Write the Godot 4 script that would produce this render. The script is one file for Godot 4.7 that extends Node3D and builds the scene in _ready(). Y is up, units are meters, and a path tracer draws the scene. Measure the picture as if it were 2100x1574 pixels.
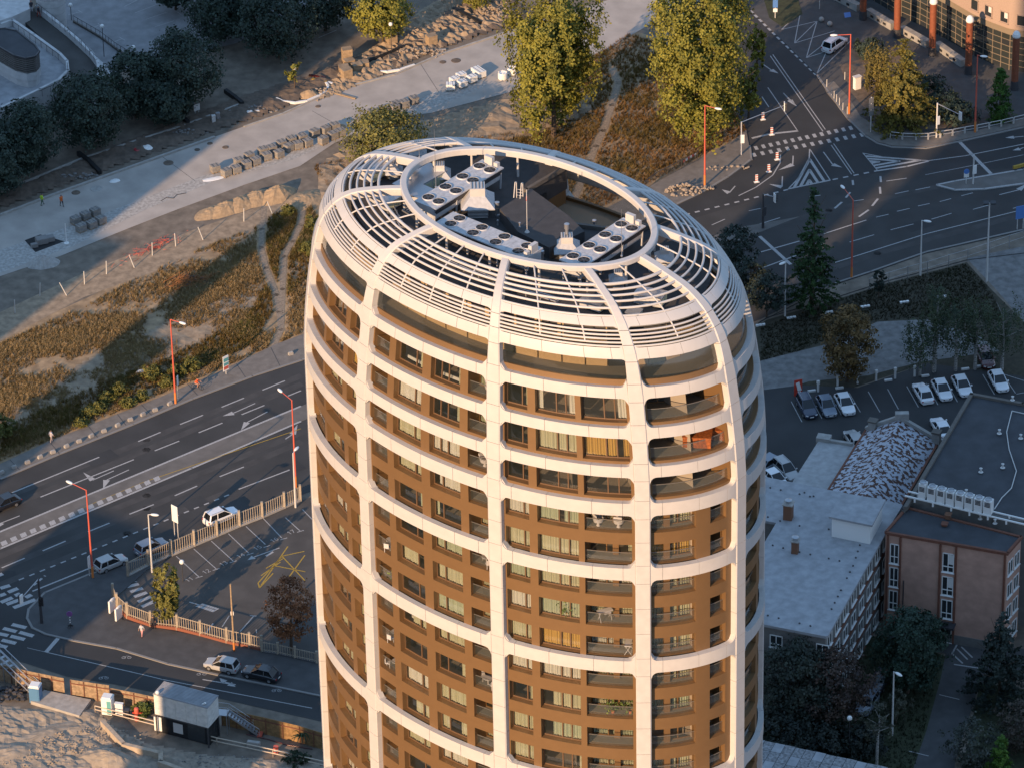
extends Node3D

var rng := RandomNumberGenerator.new()
var M := {}
var taken := {}

# ---------------------------------------------------------------- mesh builder
class MB:
	var v := PackedVector3Array()
	var n := PackedVector3Array()
	var c := PackedColorArray()
	var col := Color.WHITE
	func tri(a: Vector3, b: Vector3, d: Vector3, na := Vector3.ZERO, nb := Vector3.ZERO, nd := Vector3.ZERO) -> void:
		var f := (b - a).cross(d - a)
		if f.length_squared() < 1e-14: return
		f = f.normalized()
		v.append(a); v.append(d); v.append(b)
		if na == Vector3.ZERO:
			n.append(f); n.append(f); n.append(f)
		else:
			n.append(na); n.append(nd); n.append(nb)
		c.append(col); c.append(col); c.append(col)
	func quad(a: Vector3, b: Vector3, d: Vector3, e: Vector3) -> void:
		tri(a, b, d); tri(a, d, e)
	func quadn(a: Vector3, b: Vector3, d: Vector3, e: Vector3, na: Vector3, nb: Vector3, nd: Vector3, ne: Vector3) -> void:
		tri(a, b, d, na, nb, nd); tri(a, d, e, na, nd, ne)
	# a quad turned so that it faces along f
	func face(a: Vector3, b: Vector3, d: Vector3, e: Vector3, f: Vector3) -> void:
		if (b - a).cross(d - a).dot(f) + (d - a).cross(e - a).dot(f) >= 0.0: quad(a, b, d, e)
		else: quad(a, e, d, b)
	func box(at: Vector3, s: Vector3, bs := Basis.IDENTITY) -> void:
		var h := s * 0.5
		var x := bs.x * h.x; var y := bs.y * h.y; var z := bs.z * h.z
		face(at + x - y - z, at + x + y - z, at + x + y + z, at + x - y + z, x)
		face(at - x - y - z, at - x + y - z, at - x + y + z, at - x - y + z, -x)
		face(at + y - x - z, at + y + x - z, at + y + x + z, at + y - x + z, y)
		face(at - y - x - z, at - y + x - z, at - y + x + z, at - y - x + z, -y)
		face(at + z - x - y, at + z + x - y, at + z + x + y, at + z - x + y, z)
		face(at - z - x - y, at - z + x - y, at - z + x + y, at - z - x + y, -z)
	func boxb(x: float, y0: float, z: float, sx: float, sy: float, sz: float, turn := 0.0) -> void:
		box(Vector3(x, y0 + sy * 0.5, z), Vector3(sx, sy, sz), Basis(Vector3.UP, turn))
	# a box between two points (a bar)
	func bar(a: Vector3, b: Vector3, w: float, h: float, up := Vector3.UP) -> void:
		var z := b - a
		var l := z.length()
		if l < 1e-5: return
		z /= l
		if absf(z.dot(up)) > 0.98: up = Vector3.RIGHT
		var x := up.cross(z).normalized()
		box((a + b) * 0.5, Vector3(w, h, l), Basis(x, z.cross(x), z))
	func tube(a: Vector3, b: Vector3, r0: float, r1 := -1.0, seg := 8, caps := true) -> void:
		if r1 < 0.0: r1 = r0
		var z := b - a
		if z.length() < 1e-5: return
		z = z.normalized()
		var x := (Vector3.UP if absf(z.y) < 0.95 else Vector3.RIGHT).cross(z).normalized()
		var y := z.cross(x)
		for i in seg:
			var p := TAU * i / seg; var q := TAU * (i + 1) / seg
			var d0 := x * cos(p) + y * sin(p); var d1 := x * cos(q) + y * sin(q)
			quadn(a + d0 * r0, a + d1 * r0, b + d1 * r1, b + d0 * r1, d0, d1, d1, d0)
			if caps:
				if r0 > 0.001: tri(a, a + d1 * r0, a + d0 * r0)
				if r1 > 0.001: tri(b, b + d0 * r1, b + d1 * r1)
	func path(pts: Array, r: float, seg := 6) -> void:
		for i in pts.size() - 1: tube(pts[i], pts[i + 1], r, r, seg)
	func lathe(at: Vector3, prof: Array, seg := 12, sx := 1.0, sz := 1.0) -> void:   # prof: Vector2(radius, height), from bottom to top
		for k in prof.size() - 1:
			var r0: float = prof[k].x; var r1: float = prof[k + 1].x; var h0: float = prof[k].y; var h1: float = prof[k + 1].y
			var sl := Vector2(h1 - h0, r0 - r1)
			sl = sl.normalized() if sl.length() > 1e-6 else Vector2(0, 1)
			for i in seg:
				var p := TAU * i / seg; var q := TAU * (i + 1) / seg
				var a := Vector3(cos(p) * sx, 0, sin(p) * sz); var b := Vector3(cos(q) * sx, 0, sin(q) * sz)
				var na := (a * sl.x + Vector3.UP * sl.y).normalized(); var nb := (b * sl.x + Vector3.UP * sl.y).normalized()
				var y0 := Vector3(0, h0, 0); var y1 := Vector3(0, h1, 0)
				quadn(at + b * r0 + y0, at + a * r0 + y0, at + a * r1 + y1, at + b * r1 + y1, nb, na, na, nb)
	func ball(at: Vector3, r: Vector3, seg := 10, rings := 6, rough := 0.0, g: RandomNumberGenerator = null) -> void:
		var ps := []
		for j in rings + 1:
			var row := []
			for i in seg:
				var th := PI * j / rings; var p := TAU * i / seg
				var k := 1.0
				if rough > 0.0: k += g.randf_range(-rough, rough)
				row.append(at + Vector3(sin(th) * cos(p) * r.x, cos(th) * r.y, sin(th) * sin(p) * r.z) * k)
			ps.append(row)
		for j in rings:
			for i in seg:
				var i2 := (i + 1) % seg
				if rough > 0.0: quad(ps[j][i], ps[j][i2], ps[j + 1][i2], ps[j + 1][i])
				else:
					var nn := func(q: Vector3) -> Vector3: return ((q - at) / (r * r)).normalized()
					quadn(ps[j][i], ps[j][i2], ps[j + 1][i2], ps[j + 1][i], nn.call(ps[j][i]), nn.call(ps[j][i2]), nn.call(ps[j + 1][i2]), nn.call(ps[j + 1][i]))
	func sheet(poly: PackedVector2Array, y: float) -> void:
		var ix := Geometry2D.triangulate_polygon(poly)
		for k in range(0, ix.size(), 3):
			var a := poly[ix[k]]; var b := poly[ix[k + 1]]; var d := poly[ix[k + 2]]
			var p := Vector3(a.x, y, a.y); var q := Vector3(b.x, y, b.y); var r := Vector3(d.x, y, d.y)
			if (q - p).cross(r - p).y > 0.0: tri(p, q, r)
			else: tri(p, r, q)
	func prism(poly: PackedVector2Array, y0: float, y1: float, bottom := false) -> void:
		sheet(poly, y1)
		if bottom: sheet(poly, y0)
		var cw := Geometry2D.is_polygon_clockwise(poly)
		for i in poly.size():
			var a := poly[i]; var b := poly[(i + 1) % poly.size()]
			var d := b - a
			var out := Vector3(d.y, 0, -d.x) * (-1.0 if cw else 1.0)
			face(Vector3(a.x, y0, a.y), Vector3(b.x, y0, b.y), Vector3(b.x, y1, b.y), Vector3(a.x, y1, a.y), out)
	# a flat strip of a width along points (x, z)
	func strip(pts: Array, w: float, y: float) -> void:
		for i in pts.size() - 1:
			var a: Vector2 = pts[i]; var b: Vector2 = pts[i + 1]
			var d := (b - a).normalized()
			var s := Vector2(-d.y, d.x) * w * 0.5
			face(Vector3(a.x + s.x, y, a.y + s.y), Vector3(b.x + s.x, y, b.y + s.y), Vector3(b.x - s.x, y, b.y - s.y), Vector3(a.x - s.x, y, a.y - s.y), Vector3.UP)
			if i > 0: disc(a, w * 0.5, y)
	func disc(a: Vector2, r: float, y: float) -> void:
		for k in 6:
			var p := TAU * k / 6.0; var q := TAU * (k + 1) / 6.0
			tri(Vector3(a.x, y, a.y), Vector3(a.x + cos(q) * r, y, a.y - sin(-q) * r * 1.0), Vector3(a.x + cos(p) * r, y, a.y + sin(p) * r))
	# a wall of a height and thickness along points
	func wall(pts: Array, w: float, y0: float, y1: float) -> void:
		for i in pts.size() - 1:
			var a: Vector2 = pts[i]; var b: Vector2 = pts[i + 1]
			var d := (b - a)
			var e := d.normalized() * (w * 0.5 if i > 0 else 0.0)
			bar(Vector3(a.x - e.x, (y0 + y1) * 0.5, a.y - e.y), Vector3(b.x, (y0 + y1) * 0.5, b.y), w, y1 - y0)
	func add(o: MB, t: Transform3D) -> void:
		for i in o.v.size():
			v.append(t * o.v[i]); n.append((t.basis * o.n[i]).normalized()); c.append(o.c[i])
	func mesh() -> ArrayMesh:
		var m := ArrayMesh.new()
		if v.is_empty(): return m
		var a := []
		a.resize(Mesh.ARRAY_MAX)
		a[Mesh.ARRAY_VERTEX] = v; a[Mesh.ARRAY_NORMAL] = n; a[Mesh.ARRAY_COLOR] = c
		m.add_surface_from_arrays(Mesh.PRIMITIVE_TRIANGLES, a)
		return m
	func low() -> Vector3:   # the middle of the base
		if v.is_empty(): return Vector3.ZERO
		var lo := v[0]; var hi := v[0]
		for p in v:
			lo = lo.min(p); hi = hi.max(p)
		return Vector3((lo.x + hi.x) * 0.5, lo.y, (lo.z + hi.z) * 0.5)
	func shift(by: Vector3) -> void:
		for i in v.size(): v[i] += by

# ---------------------------------------------------------------- naming
func numbered(parent: Node, called: String) -> String:
	var key := str(parent.get_instance_id()) + called
	var k: int = taken.get(key, 0)
	taken[key] = k + 1
	return called if k == 0 else "%s_%03d" % [called, k]

func tag(o: Node, label: String, category: String, group := "", kind := "") -> Node:
	o.set_meta("label", label); o.set_meta("category", category)
	if group: o.set_meta("group", group)
	if kind: o.set_meta("kind", kind)
	return o

func thing(called: String, label: String, category: String, at := Vector3.ZERO, turn := 0.0, group := "") -> Node3D:
	var o := Node3D.new()
	o.name = numbered(self, called)
	add_child(o, true)
	o.position = at; o.rotation.y = turn
	tag(o, label, category, group)
	return o

func obj(called: String, b: MB, m: Material, parent: Node3D = self) -> MeshInstance3D:
	var o := MeshInstance3D.new()
	o.name = numbered(parent, called)
	o.mesh = b.mesh()
	o.material_override = m
	parent.add_child(o, true)
	return o

# a part whose shape was built in world coordinates, under an unturned thing
func wpart(called: String, b: MB, m: Material, parent: Node3D) -> MeshInstance3D:
	var off := Vector3.ZERO
	var p: Node = parent
	while p != self:
		off += (p as Node3D).position; p = p.get_parent()
	b.shift(-off)
	return obj(called, b, m, parent)

# a thing that is one mesh built in world coordinates
func solo(called: String, b: MB, m: Material, label: String, category: String, group := "") -> MeshInstance3D:
	var at := b.low()
	b.shift(-at)
	var o := obj(called, b, m)
	o.position = at
	tag(o, label, category, group)
	return o

func setting(called: String, b: MB, m: Material, kind := "structure") -> MeshInstance3D:
	var o := obj(called, b, m)
	o.set_meta("kind", kind)
	return o

func dup(src: Node3D, at: Vector3, turn: float, label: String) -> Node3D:
	var base := String(src.name)
	var o: Node3D = src.duplicate()
	o.name = numbered(self, base)
	add_child(o, true)
	o.position = at; o.rotation.y = turn
	o.set_meta("label", label)
	return o

func nth(k: int) -> String:
	var small := ["first", "second", "third", "fourth", "fifth", "sixth", "seventh", "eighth", "ninth", "tenth", "eleventh", "twelfth", "thirteenth", "fourteenth", "fifteenth", "sixteenth", "seventeenth", "eighteenth", "nineteenth"]
	if k < 19: return small[k]
	var tens := {2: "twenty", 3: "thirty", 4: "forty", 5: "fifty"}
	var tenth := {2: "twentieth", 3: "thirtieth", 4: "fortieth", 5: "fiftieth"}
	var q := (k + 1) / 10; var r := (k + 1) % 10
	return tenth[q] if r == 0 else tens[q] + "-" + small[r - 1]

func v3(a: Vector2, y := 0.0) -> Vector3: return Vector3(a.x, y, a.y)
func pv(a: Array) -> PackedVector2Array: return PackedVector2Array(a)

# ---------------------------------------------------------------- materials
var tex := {}
func noise_tex(key: String, freq: float, lo: float, hi: float, power := 1.0, octaves := 4, type := FastNoiseLite.TYPE_SIMPLEX_SMOOTH, size := 512, sx := 1.0) -> ImageTexture:
	if tex.has(key): return tex[key]
	var f := FastNoiseLite.new()
	f.seed = hash(key) % 9999; f.noise_type = type; f.frequency = freq; f.fractal_octaves = octaves; f.fractal_gain = 0.55
	var im := f.get_seamless_image(size, size)
	im.convert(Image.FORMAT_L8)
	if sx != 1.0:
		im.resize(size, int(size / sx)); im.resize(size, size)
	var d := im.get_data()
	var lut := PackedByteArray()
	for i in 256: lut.append(int(clampf(lerpf(lo, hi, pow(i / 255.0, power)), 0, 1) * 255))
	for i in d.size(): d[i] = lut[d[i]]
	im = Image.create_from_data(size, size, false, Image.FORMAT_L8, d)
	im.convert(Image.FORMAT_RGB8)
	var t := ImageTexture.create_from_image(im)
	tex[key] = t
	return t

# base: linear colour; spot: noise texture key multiplied on; scale in metres per repeat
func mat(called: String, base: Color, rough := 0.9, texture: Texture2D = null, metres := 8.0, detail: Texture2D = null, vcol := false, metal := 0.0) -> StandardMaterial3D:
	var m := StandardMaterial3D.new()
	m.resource_name = called
	m.albedo_color = base.linear_to_srgb()
	m.roughness = rough; m.metallic = metal
	m.vertex_color_use_as_albedo = vcol
	if texture:
		m.albedo_texture = texture
		m.uv1_triplanar = true; m.uv1_world_triplanar = true
		m.uv1_scale = Vector3.ONE / metres
	if detail:
		m.detail_enabled = true
		m.detail_albedo = detail
		m.detail_blend_mode = BaseMaterial3D.BLEND_MODE_MUL
	M[called] = m
	return m

func vv(a: Array) -> Array:
	var o := []
	for k in range(0, a.size(), 2): o.append(Vector2(a[k], a[k + 1]))
	return o


const SUN_AZ := 32.0
const SUN_EL := 17.0

func _ready() -> void:
	rng.seed = 20240917
	var cam := Camera3D.new()
	cam.name = "camera"
	cam.transform = Transform3D(Basis(Vector3(0.999771, -0.018137, 0.011351), Vector3(0.021396, 0.847484, -0.530390), Vector3(-0.000000, 0.530511, 0.847678)), Vector3(0.000000, 331.200000, 529.208320))
	cam.fov = 8.75819
	cam.near = 1.0; cam.far = 3000.0
	add_child(cam)
	cam.current = true
	var sky := ProceduralSkyMaterial.new()
	sky.sky_top_color = Color(0.42, 0.54, 0.68)
	sky.sky_horizon_color = Color(0.6, 0.66, 0.72)
	sky.sky_curve = 0.2
	sky.ground_bottom_color = Color(0.12, 0.12, 0.13)
	sky.ground_horizon_color = Color(0.45, 0.45, 0.48)
	sky.energy_multiplier = 1.0
	var we := WorldEnvironment.new()
	we.name = "world_environment"
	var env := Environment.new()
	env.background_mode = Environment.BG_SKY
	env.sky = Sky.new()
	env.sky.sky_material = sky
	env.background_energy_multiplier = 1.3
	env.tonemap_mode = Environment.TONE_MAPPER_LINEAR
	env.tonemap_exposure = 1.5
	env.sdfgi_enabled = true; env.ssao_enabled = true; env.ssil_enabled = true
	we.environment = env
	add_child(we)
	var sun := DirectionalLight3D.new()
	sun.name = "sun"
	sun.light_color = Color(1.0, 0.83, 0.65)
	sun.light_energy = 1.6
	sun.light_angular_distance = 0.35
	sun.shadow_enabled = true
	add_child(sun)
	var a := deg_to_rad(SUN_AZ); var e := deg_to_rad(SUN_EL)
	sun.look_at_from_position(Vector3.ZERO, Vector3(sin(a) * cos(e), -sin(e), -cos(a) * cos(e)))
	materials()
	neighbours()
	ground()
	tower()
	tower_roof()
	buildings()
	street()
	vehicles()
	site()
	people()
	plants()
	details()


# ---------------------------------------------------------------- the tower
const TA := 23.05
const TB := 14.017
const RA := 12.192
const RB := 7.632
const RY := 122.855
const TURN := -0.736
const TX := 1.649
const TZ := 168.567
const RIBS := [0.0, 34.2, 71.0, 109.0, 145.8, 180.0, 214.2, 251.0, 289.0, 325.8, 360.0]
const PANES := [2, 3, 4, 3, 2, 2, 3, 4, 3, 2]
# lower and upper edge of each white band, from the top down
const BANDS := [[120.5, 121.05], [118.2, 119.05], [114.9, 115.85], [111.35, 112.3], [107.8, 108.8], [104.15, 105.35], [97.75, 98.95], [88.4, 89.6], [75.85, 77.05], [60.1, 61.3], [41.2, 42.4], [19.2, 20.4]]
const FLOORS := [0, 0, 0, 1, 1, 1, 2, 3, 4, 5, 6, 7]   # storeys between this band and the one above
var prof := PackedVector2Array()

func profile() -> void:
	var k := [[0, 0], [.12, .2], [.25, .5], [.46, 1.1], [.6, 1.9], [.7, 2.85], [.78, 4.05], [.83, 5.35], [.87, 6.95], [.91, 9.1], [.95, 11.8], [.98, 14.4], [1, 17.5], [1, 20]]
	for i in k.size() - 2:
		var p0 := Vector2(k[maxi(i - 1, 0)][0], k[maxi(i - 1, 0)][1]); var p1 := Vector2(k[i][0], k[i][1])
		var p2 := Vector2(k[i + 1][0], k[i + 1][1]); var p3 := Vector2(k[i + 2][0], k[i + 2][1])
		for j in 20: prof.append(p1.cubic_interpolate(p2, p0, p3, j / 20.0))
	prof.append(Vector2(1, 17.5))

func sfr(y: float) -> float:
	var d := RY - y
	if d <= 0.0: return 0.0
	if d >= 17.5: return 1.0
	var lo := 0; var hi := prof.size() - 1
	while hi - lo > 1:
		var m := (lo + hi) / 2
		if prof[m].y <= d: lo = m
		else: hi = m
	return lerpf(prof[lo].x, prof[hi].x, (d - prof[lo].y) / maxf(prof[hi].y - prof[lo].y, 1e-6))

func ell(t: float, y: float) -> Vector3:
	var s := sfr(y)
	return Vector3((RA + s * (TA - RA)) * cos(deg_to_rad(t)), y, (RB + s * (TB - RB)) * sin(deg_to_rad(t)))

func nrm(t: float, y: float) -> Vector3:
	var a := ell(t + 0.05, y) - ell(t - 0.05, y)
	var b := ell(t, minf(y + 0.06, RY - 0.001)) - ell(t, minf(y + 0.06, RY - 0.001) - 0.12)
	var f := a.cross(b).normalized()
	var o := Vector3(cos(deg_to_rad(t)), 0.4, sin(deg_to_rad(t)))
	return f if f.dot(o) > 0 else -f

func sp(t: float, y: float, off := 0.0) -> Vector3:
	var p := ell(t, y)
	return p if off == 0.0 else p + nrm(t, y) * off

# how many degrees one metre along the outline is
func per_m(t: float, y: float) -> float:
	return 0.2 / (ell(t + 0.1, y) - ell(t - 0.1, y)).length()

# a curved block between two angles, two heights and two offsets from the outer skin; yt / yb give the upper and lower edge per sample
func block(b: MB, t0: float, t1: float, yb: Callable, yt: Callable, o0: float, o1: float, nt: int, ny := 1, ends := true) -> void:
	var rows := []
	for i in nt + 1:
		var t := lerpf(t0, t1, i / float(nt))
		var lo: float = yb.call(t); var hi: float = yt.call(t)
		var outer := []; var inner := []; var ns := []
		for j in ny + 1:
			var y := lerpf(lo, hi, j / float(ny))
			var nn := nrm(t, y)
			var p := ell(t, y)
			outer.append(p + nn * o0); inner.append(p + nn * o1); ns.append(nn)
		rows.append([outer, inner, ns])
	for i in nt:
		var A: Array = rows[i]; var B: Array = rows[i + 1]
		for j in ny:
			b.quadn(B[0][j], A[0][j], A[0][j + 1], B[0][j + 1], B[2][j], A[2][j], A[2][j + 1], B[2][j + 1])
			b.quad(A[1][j], B[1][j], B[1][j + 1], A[1][j + 1])
		b.face(A[0][ny], B[0][ny], B[1][ny], A[1][ny], Vector3.UP + A[2][ny] * 0.3)
		b.face(A[0][0], B[0][0], B[1][0], A[1][0], Vector3.DOWN)
	if ends:
		for k in [0, nt]:
			var A: Array = rows[k]
			var f: Vector3 = (rows[0][0][0] - rows[nt][0][0]) * (1.0 if k == 0 else -1.0)
			for j in ny: b.face(A[0][j], A[0][j + 1], A[1][j + 1], A[1][j], f)

func flat_block(b: MB, t0: float, t1: float, y0: float, y1: float, o0: float, o1: float, nt := 0, ny := 1) -> void:
	if nt == 0: nt = maxi(1, int(absf(t1 - t0) / 3.0))
	block(b, t0, t1, func(_t): return y0, func(_t): return y1, o0, o1, nt, ny)

# half the width of a rib at a height
func rib_half(y: float) -> float:
	return lerpf(0.64, 0.36, clampf((y - 115.0) / 7.5, 0, 1))

func rib_piece(b: MB, t: float, y0: float, y1: float, steps: int) -> void:
	var ring := []
	for i in steps + 1:
		var f := i / float(steps)
		var y := lerpf(y0, y1, f)
		if y1 > RY - 0.01: y = y1 - (y1 - y0) * pow(1.0 - f, 2.2)
		var p := ell(t, y); var nn := nrm(t, y)
		var tg := (ell(t + 0.05, y) - ell(t - 0.05, y)).normalized()
		tg = (tg - nn * tg.dot(nn)).normalized()
		var w := rib_half(y); var ch := 0.09
		ring.append([p - tg * w - nn * 0.62, p - tg * w + nn * (0.05 - ch), p - tg * (w - ch) + nn * 0.05, p + tg * (w - ch) + nn * 0.05, p + tg * w + nn * (0.05 - ch), p + tg * w - nn * 0.62, nn])
	for i in steps:
		var A: Array = ring[i]; var B: Array = ring[i + 1]
		for k in 5:
			var mid: Vector3 = (A[k] + A[k + 1]) * 0.5 - (A[0] + A[5]) * 0.5
			b.face(A[k], A[k + 1], B[k + 1], B[k], mid if k > 0 and k < 4 else A[k] - (A[0] + A[5]) * 0.5 + (A[k + 1] - (A[0] + A[5]) * 0.5))
		b.face(A[0], A[5], B[5], B[0], -A[6])
	for k in [0, steps]:
		var A: Array = ring[k]
		for j in range(1, 5): b.face(A[0], A[j], A[j + 1], A[0], Vector3.UP if k == steps else Vector3.DOWN)

func fil(d: float, r: float) -> float:
	if d >= r: return 0.0
	return r - sqrt(maxf(0.0, r * r - (r - d) * (r - d)))

func tower() -> void:
	profile()
	var t := thing("residential_tower", "tall oval apartment tower with white curved ribs over bronze window walls", "tower", Vector3(TX, 0, TZ), TURN)
	var white: Material = M.tower_white
	# ring that closes the open top
	var b := MB.new()
	var rg := [Vector2(-0.32, -0.42), Vector2(0.22, -0.42), Vector2(0.3, -0.34), Vector2(0.3, 0.05), Vector2(0.2, 0.13), Vector2(-0.24, 0.13), Vector2(-0.32, 0.05)]
	for i in 120:
		var p := 3.0 * i; var q := 3.0 * (i + 1)
		for k in rg.size():
			var g0: Vector2 = rg[k]; var g1: Vector2 = rg[(k + 1) % rg.size()]
			var f := func(tt: float, g: Vector2) -> Vector3: return Vector3((RA + g.x) * cos(deg_to_rad(tt)), RY + g.y, (RB + g.x) * sin(deg_to_rad(tt)))
			var out: Vector2 = Vector2(g1.y - g0.y, -(g1.x - g0.x))
			b.face(f.call(p, g0), f.call(q, g0), f.call(q, g1), f.call(p, g1), Vector3(out.x * cos(deg_to_rad(p)), out.y, out.x * sin(deg_to_rad(p))))
	obj("roof_ring", b, white, t)
	# ribs with their cladding panels
	var seams := []
	for k in BANDS.size():
		seams.append(BANDS[k][1] + 0.25); seams.append(BANDS[k][0] - 0.25)
	for i in 10:
		var rt: float = RIBS[i]
		var front: bool = i in [0, 1, 2, 3, 4, 9]
		b = MB.new()
		var crown_end: float = BANDS[0][0] - 0.25
		rib_piece(b, rt, crown_end, RY, 14)
		var rib := obj("rib", b, white, t)
		if not front:
			b = MB.new(); rib_piece(b, rt, 100.0, crown_end - 0.03, 18); rib_piece(b, rt, 0.0, 99.97, 2)
			obj("rib_panel", b, white, rib)
			continue
		var y1 := crown_end - 0.03
		var cuts := [BANDS[1][1] + 0.2, BANDS[1][0] - 0.2]
		for k in range(2, 9):
			cuts.append(BANDS[k][1] + 0.3); cuts.append(BANDS[k][0] - 0.3)
			if k >= 5:
				var nf: int = FLOORS[k + 1]
				var h: float = (BANDS[k][0] - BANDS[k + 1][1] - 0.6) / nf
				for j in range(1, nf): cuts.append(BANDS[k][0] - 0.3 - h * j)
		cuts.append(60.0)
		for y0: float in cuts:
			if y1 - y0 < 0.1: continue
			b = MB.new()
			rib_piece(b, rt, y0, y1, maxi(1, int((y1 - y0) / 0.5)) if y0 > 104.0 else 1)
			obj("rib_panel", b, white, rib)
			y1 = y0 - 0.035
		b = MB.new(); rib_piece(b, rt, 0.0, y1, 1); obj("rib_panel", b, white, rib)
	# white bands, bay by bay
	for k in BANDS.size():
		for i in 10: white_band(t, k, i)
	# louvres and the thin struts under them
	for i in 10:
		for j in 6:
			var s := 0.235 + j * (0.575 - 0.235) / 5.0
			louvre(t, i, y_at(s), 0.16 if j == 0 else 0.125)
		for j in 5:
			var y := lerpf(BANDS[0][0], BANDS[1][1], 0.13 + (j + 0.5) * 0.185 - 0.04)
			louvre(t, i, y, 0.11)
		for j in range(1, PANES[i]):
			b = MB.new()
			var st := lerpf(RIBS[i], RIBS[i + 1], j / float(PANES[i]))
			var last := Vector3.INF
			for q in 15:
				var s2 := lerpf(0.0, 0.745, q / 14.0)
				var p := sp(st, y_at(s2), -0.1)
				if last != Vector3.INF: b.tube(last, p, 0.075, 0.075, 5, false)
				last = p
			obj("roof_strut", b, white, t)
	bays(t)
	core(t)

func y_at(s: float) -> float:   # height where the shell has gone out by this share
	var lo := RY - 17.5; var hi := RY
	for k in 40:
		var m := (lo + hi) * 0.5
		if sfr(m) > s: lo = m
		else: hi = m
	return (lo + hi) * 0.5

func louvre(t: Node3D, i: int, y: float, r: float) -> void:
	var b := MB.new()
	var t0: float = RIBS[i] + rib_half(y) * per_m(RIBS[i], y) * 0.9; var t1: float = RIBS[i + 1] - rib_half(y) * per_m(RIBS[i + 1], y) * 0.9
	var n := 20
	for k in n:
		var ta := lerpf(t0, t1, k / float(n)); var tb := lerpf(t0, t1, (k + 1) / float(n))
		var fr := func(tt: float) -> Array:
			var p := sp(tt, y, -0.12); var nn := nrm(tt, y)
			var w := (nn.cross(ell(tt + 0.1, y) - ell(tt - 0.1, y))).normalized()
			var o := []
			for q in 8:
				var d: Vector3 = nn * cos(TAU * q / 8.0) + w * sin(TAU * q / 8.0) * 0.8
				o.append([p + d * r, d])
			return o
		var A: Array = fr.call(ta); var B: Array = fr.call(tb)
		for q in 8:
			var q2 := (q + 1) % 8
			var f: Vector3 = A[q][1]
			var fl: bool = (B[q][0] - A[q][0]).cross(A[q2][0] - A[q][0]).dot(f) > 0
			if fl: b.quadn(A[q][0], B[q][0], B[q2][0], A[q2][0], A[q][1], B[q][1], B[q2][1], A[q2][1])
			else: b.quadn(A[q2][0], B[q2][0], B[q][0], A[q][0], A[q2][1], B[q2][1], B[q][1], A[q][1])
	obj("louvre", b, M.tower_white, t)

func white_band(t: Node3D, k: int, i: int) -> void:
	var lo: float = BANDS[k][0]; var hi: float = BANDS[k][1]
	var mid := (lo + hi) * 0.5
	var t0: float = RIBS[i] + rib_half(mid) * per_m(RIBS[i], mid); var t1: float = RIBS[i + 1] - rib_half(mid) * per_m(RIBS[i + 1], mid)
	var front: bool = i in [9, 0, 1, 2, 3, 4] and k < 9
	var r := 0.62 if k > 1 else 0.4
	var drop_s := 1.0 if k > 1 else 0.35     # on the flat of the dome a metre along the shell is less in height
	var edge := func(tt: float, up: float) -> float:
		var d := minf((tt - t0) / per_m(t0, mid), (t1 - tt) / per_m(t1, mid))
		return up * fil(maxf(d, 0.0), r) * drop_s
	var yb := func(tt: float) -> float: return lo - edge.call(tt, 1.0)
	var yt := func(tt: float) -> float: return hi + edge.call(tt, 1.0)
	var depth := -0.62 if k > 1 else -0.4
	if not front:
		var b := MB.new()
		block(b, t0, t1, yb, yt, 0.0, depth, 26, 1, false)
		obj("band", b, M.tower_white, t)
		return
	var core_b := MB.new()
	block(core_b, t0, t1, func(tt): return yb.call(tt) + 0.02, func(tt): return yt.call(tt) - 0.03, -0.09, depth + 0.02, 26, 1, false)
	var band := obj("band", core_b, M.tower_white, t)
	var cuts := [t0, t0 + 1.0 * per_m(t0, mid)]
	for j in range(1, PANES[i]): cuts.append(lerpf(t0, t1, j / float(PANES[i])))
	cuts.append(t1 - 1.0 * per_m(t1, mid)); cuts.append(t1)
	for j in cuts.size() - 1:
		var b := MB.new()
		var g := 0.018 * per_m(mid, mid)
		var a0: float = cuts[j] + (g if j > 0 else 0.0); var a1: float = cuts[j + 1] - (g if j < cuts.size() - 2 else 0.0)
		block(b, a0, a1, yb, yt, 0.0, depth, 8 if j == 0 or j == cuts.size() - 2 else 6, 1, true)
		obj("band_panel", b, M.tower_white, band)

# ---- the bronze wall: per bay the openings from the right-hand rib to the left-hand rib, [from, to, kind]
const OPENINGS := {
	9: [[0.05, 0.4, "W"], [0.52, 0.95, "B"]],
	0: [[0.1, 0.33, "B"], [0.51, 0.985, "D"]],
	1: [[0.03, 0.4, "B"], [0.445, 0.75, "W"], [0.81, 0.985, "V"]],
	2: [[0.015, 0.165, "B"], [0.225, 0.46, "W"], [0.53, 0.77, "W"], [0.83, 0.985, "B"]],
	3: [[0.015, 0.19, "V"], [0.25, 0.555, "W"], [0.6, 0.97, "B"]],
	4: [[0.05, 0.5, "D"], [0.65, 0.9, "B"]],
}

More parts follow.
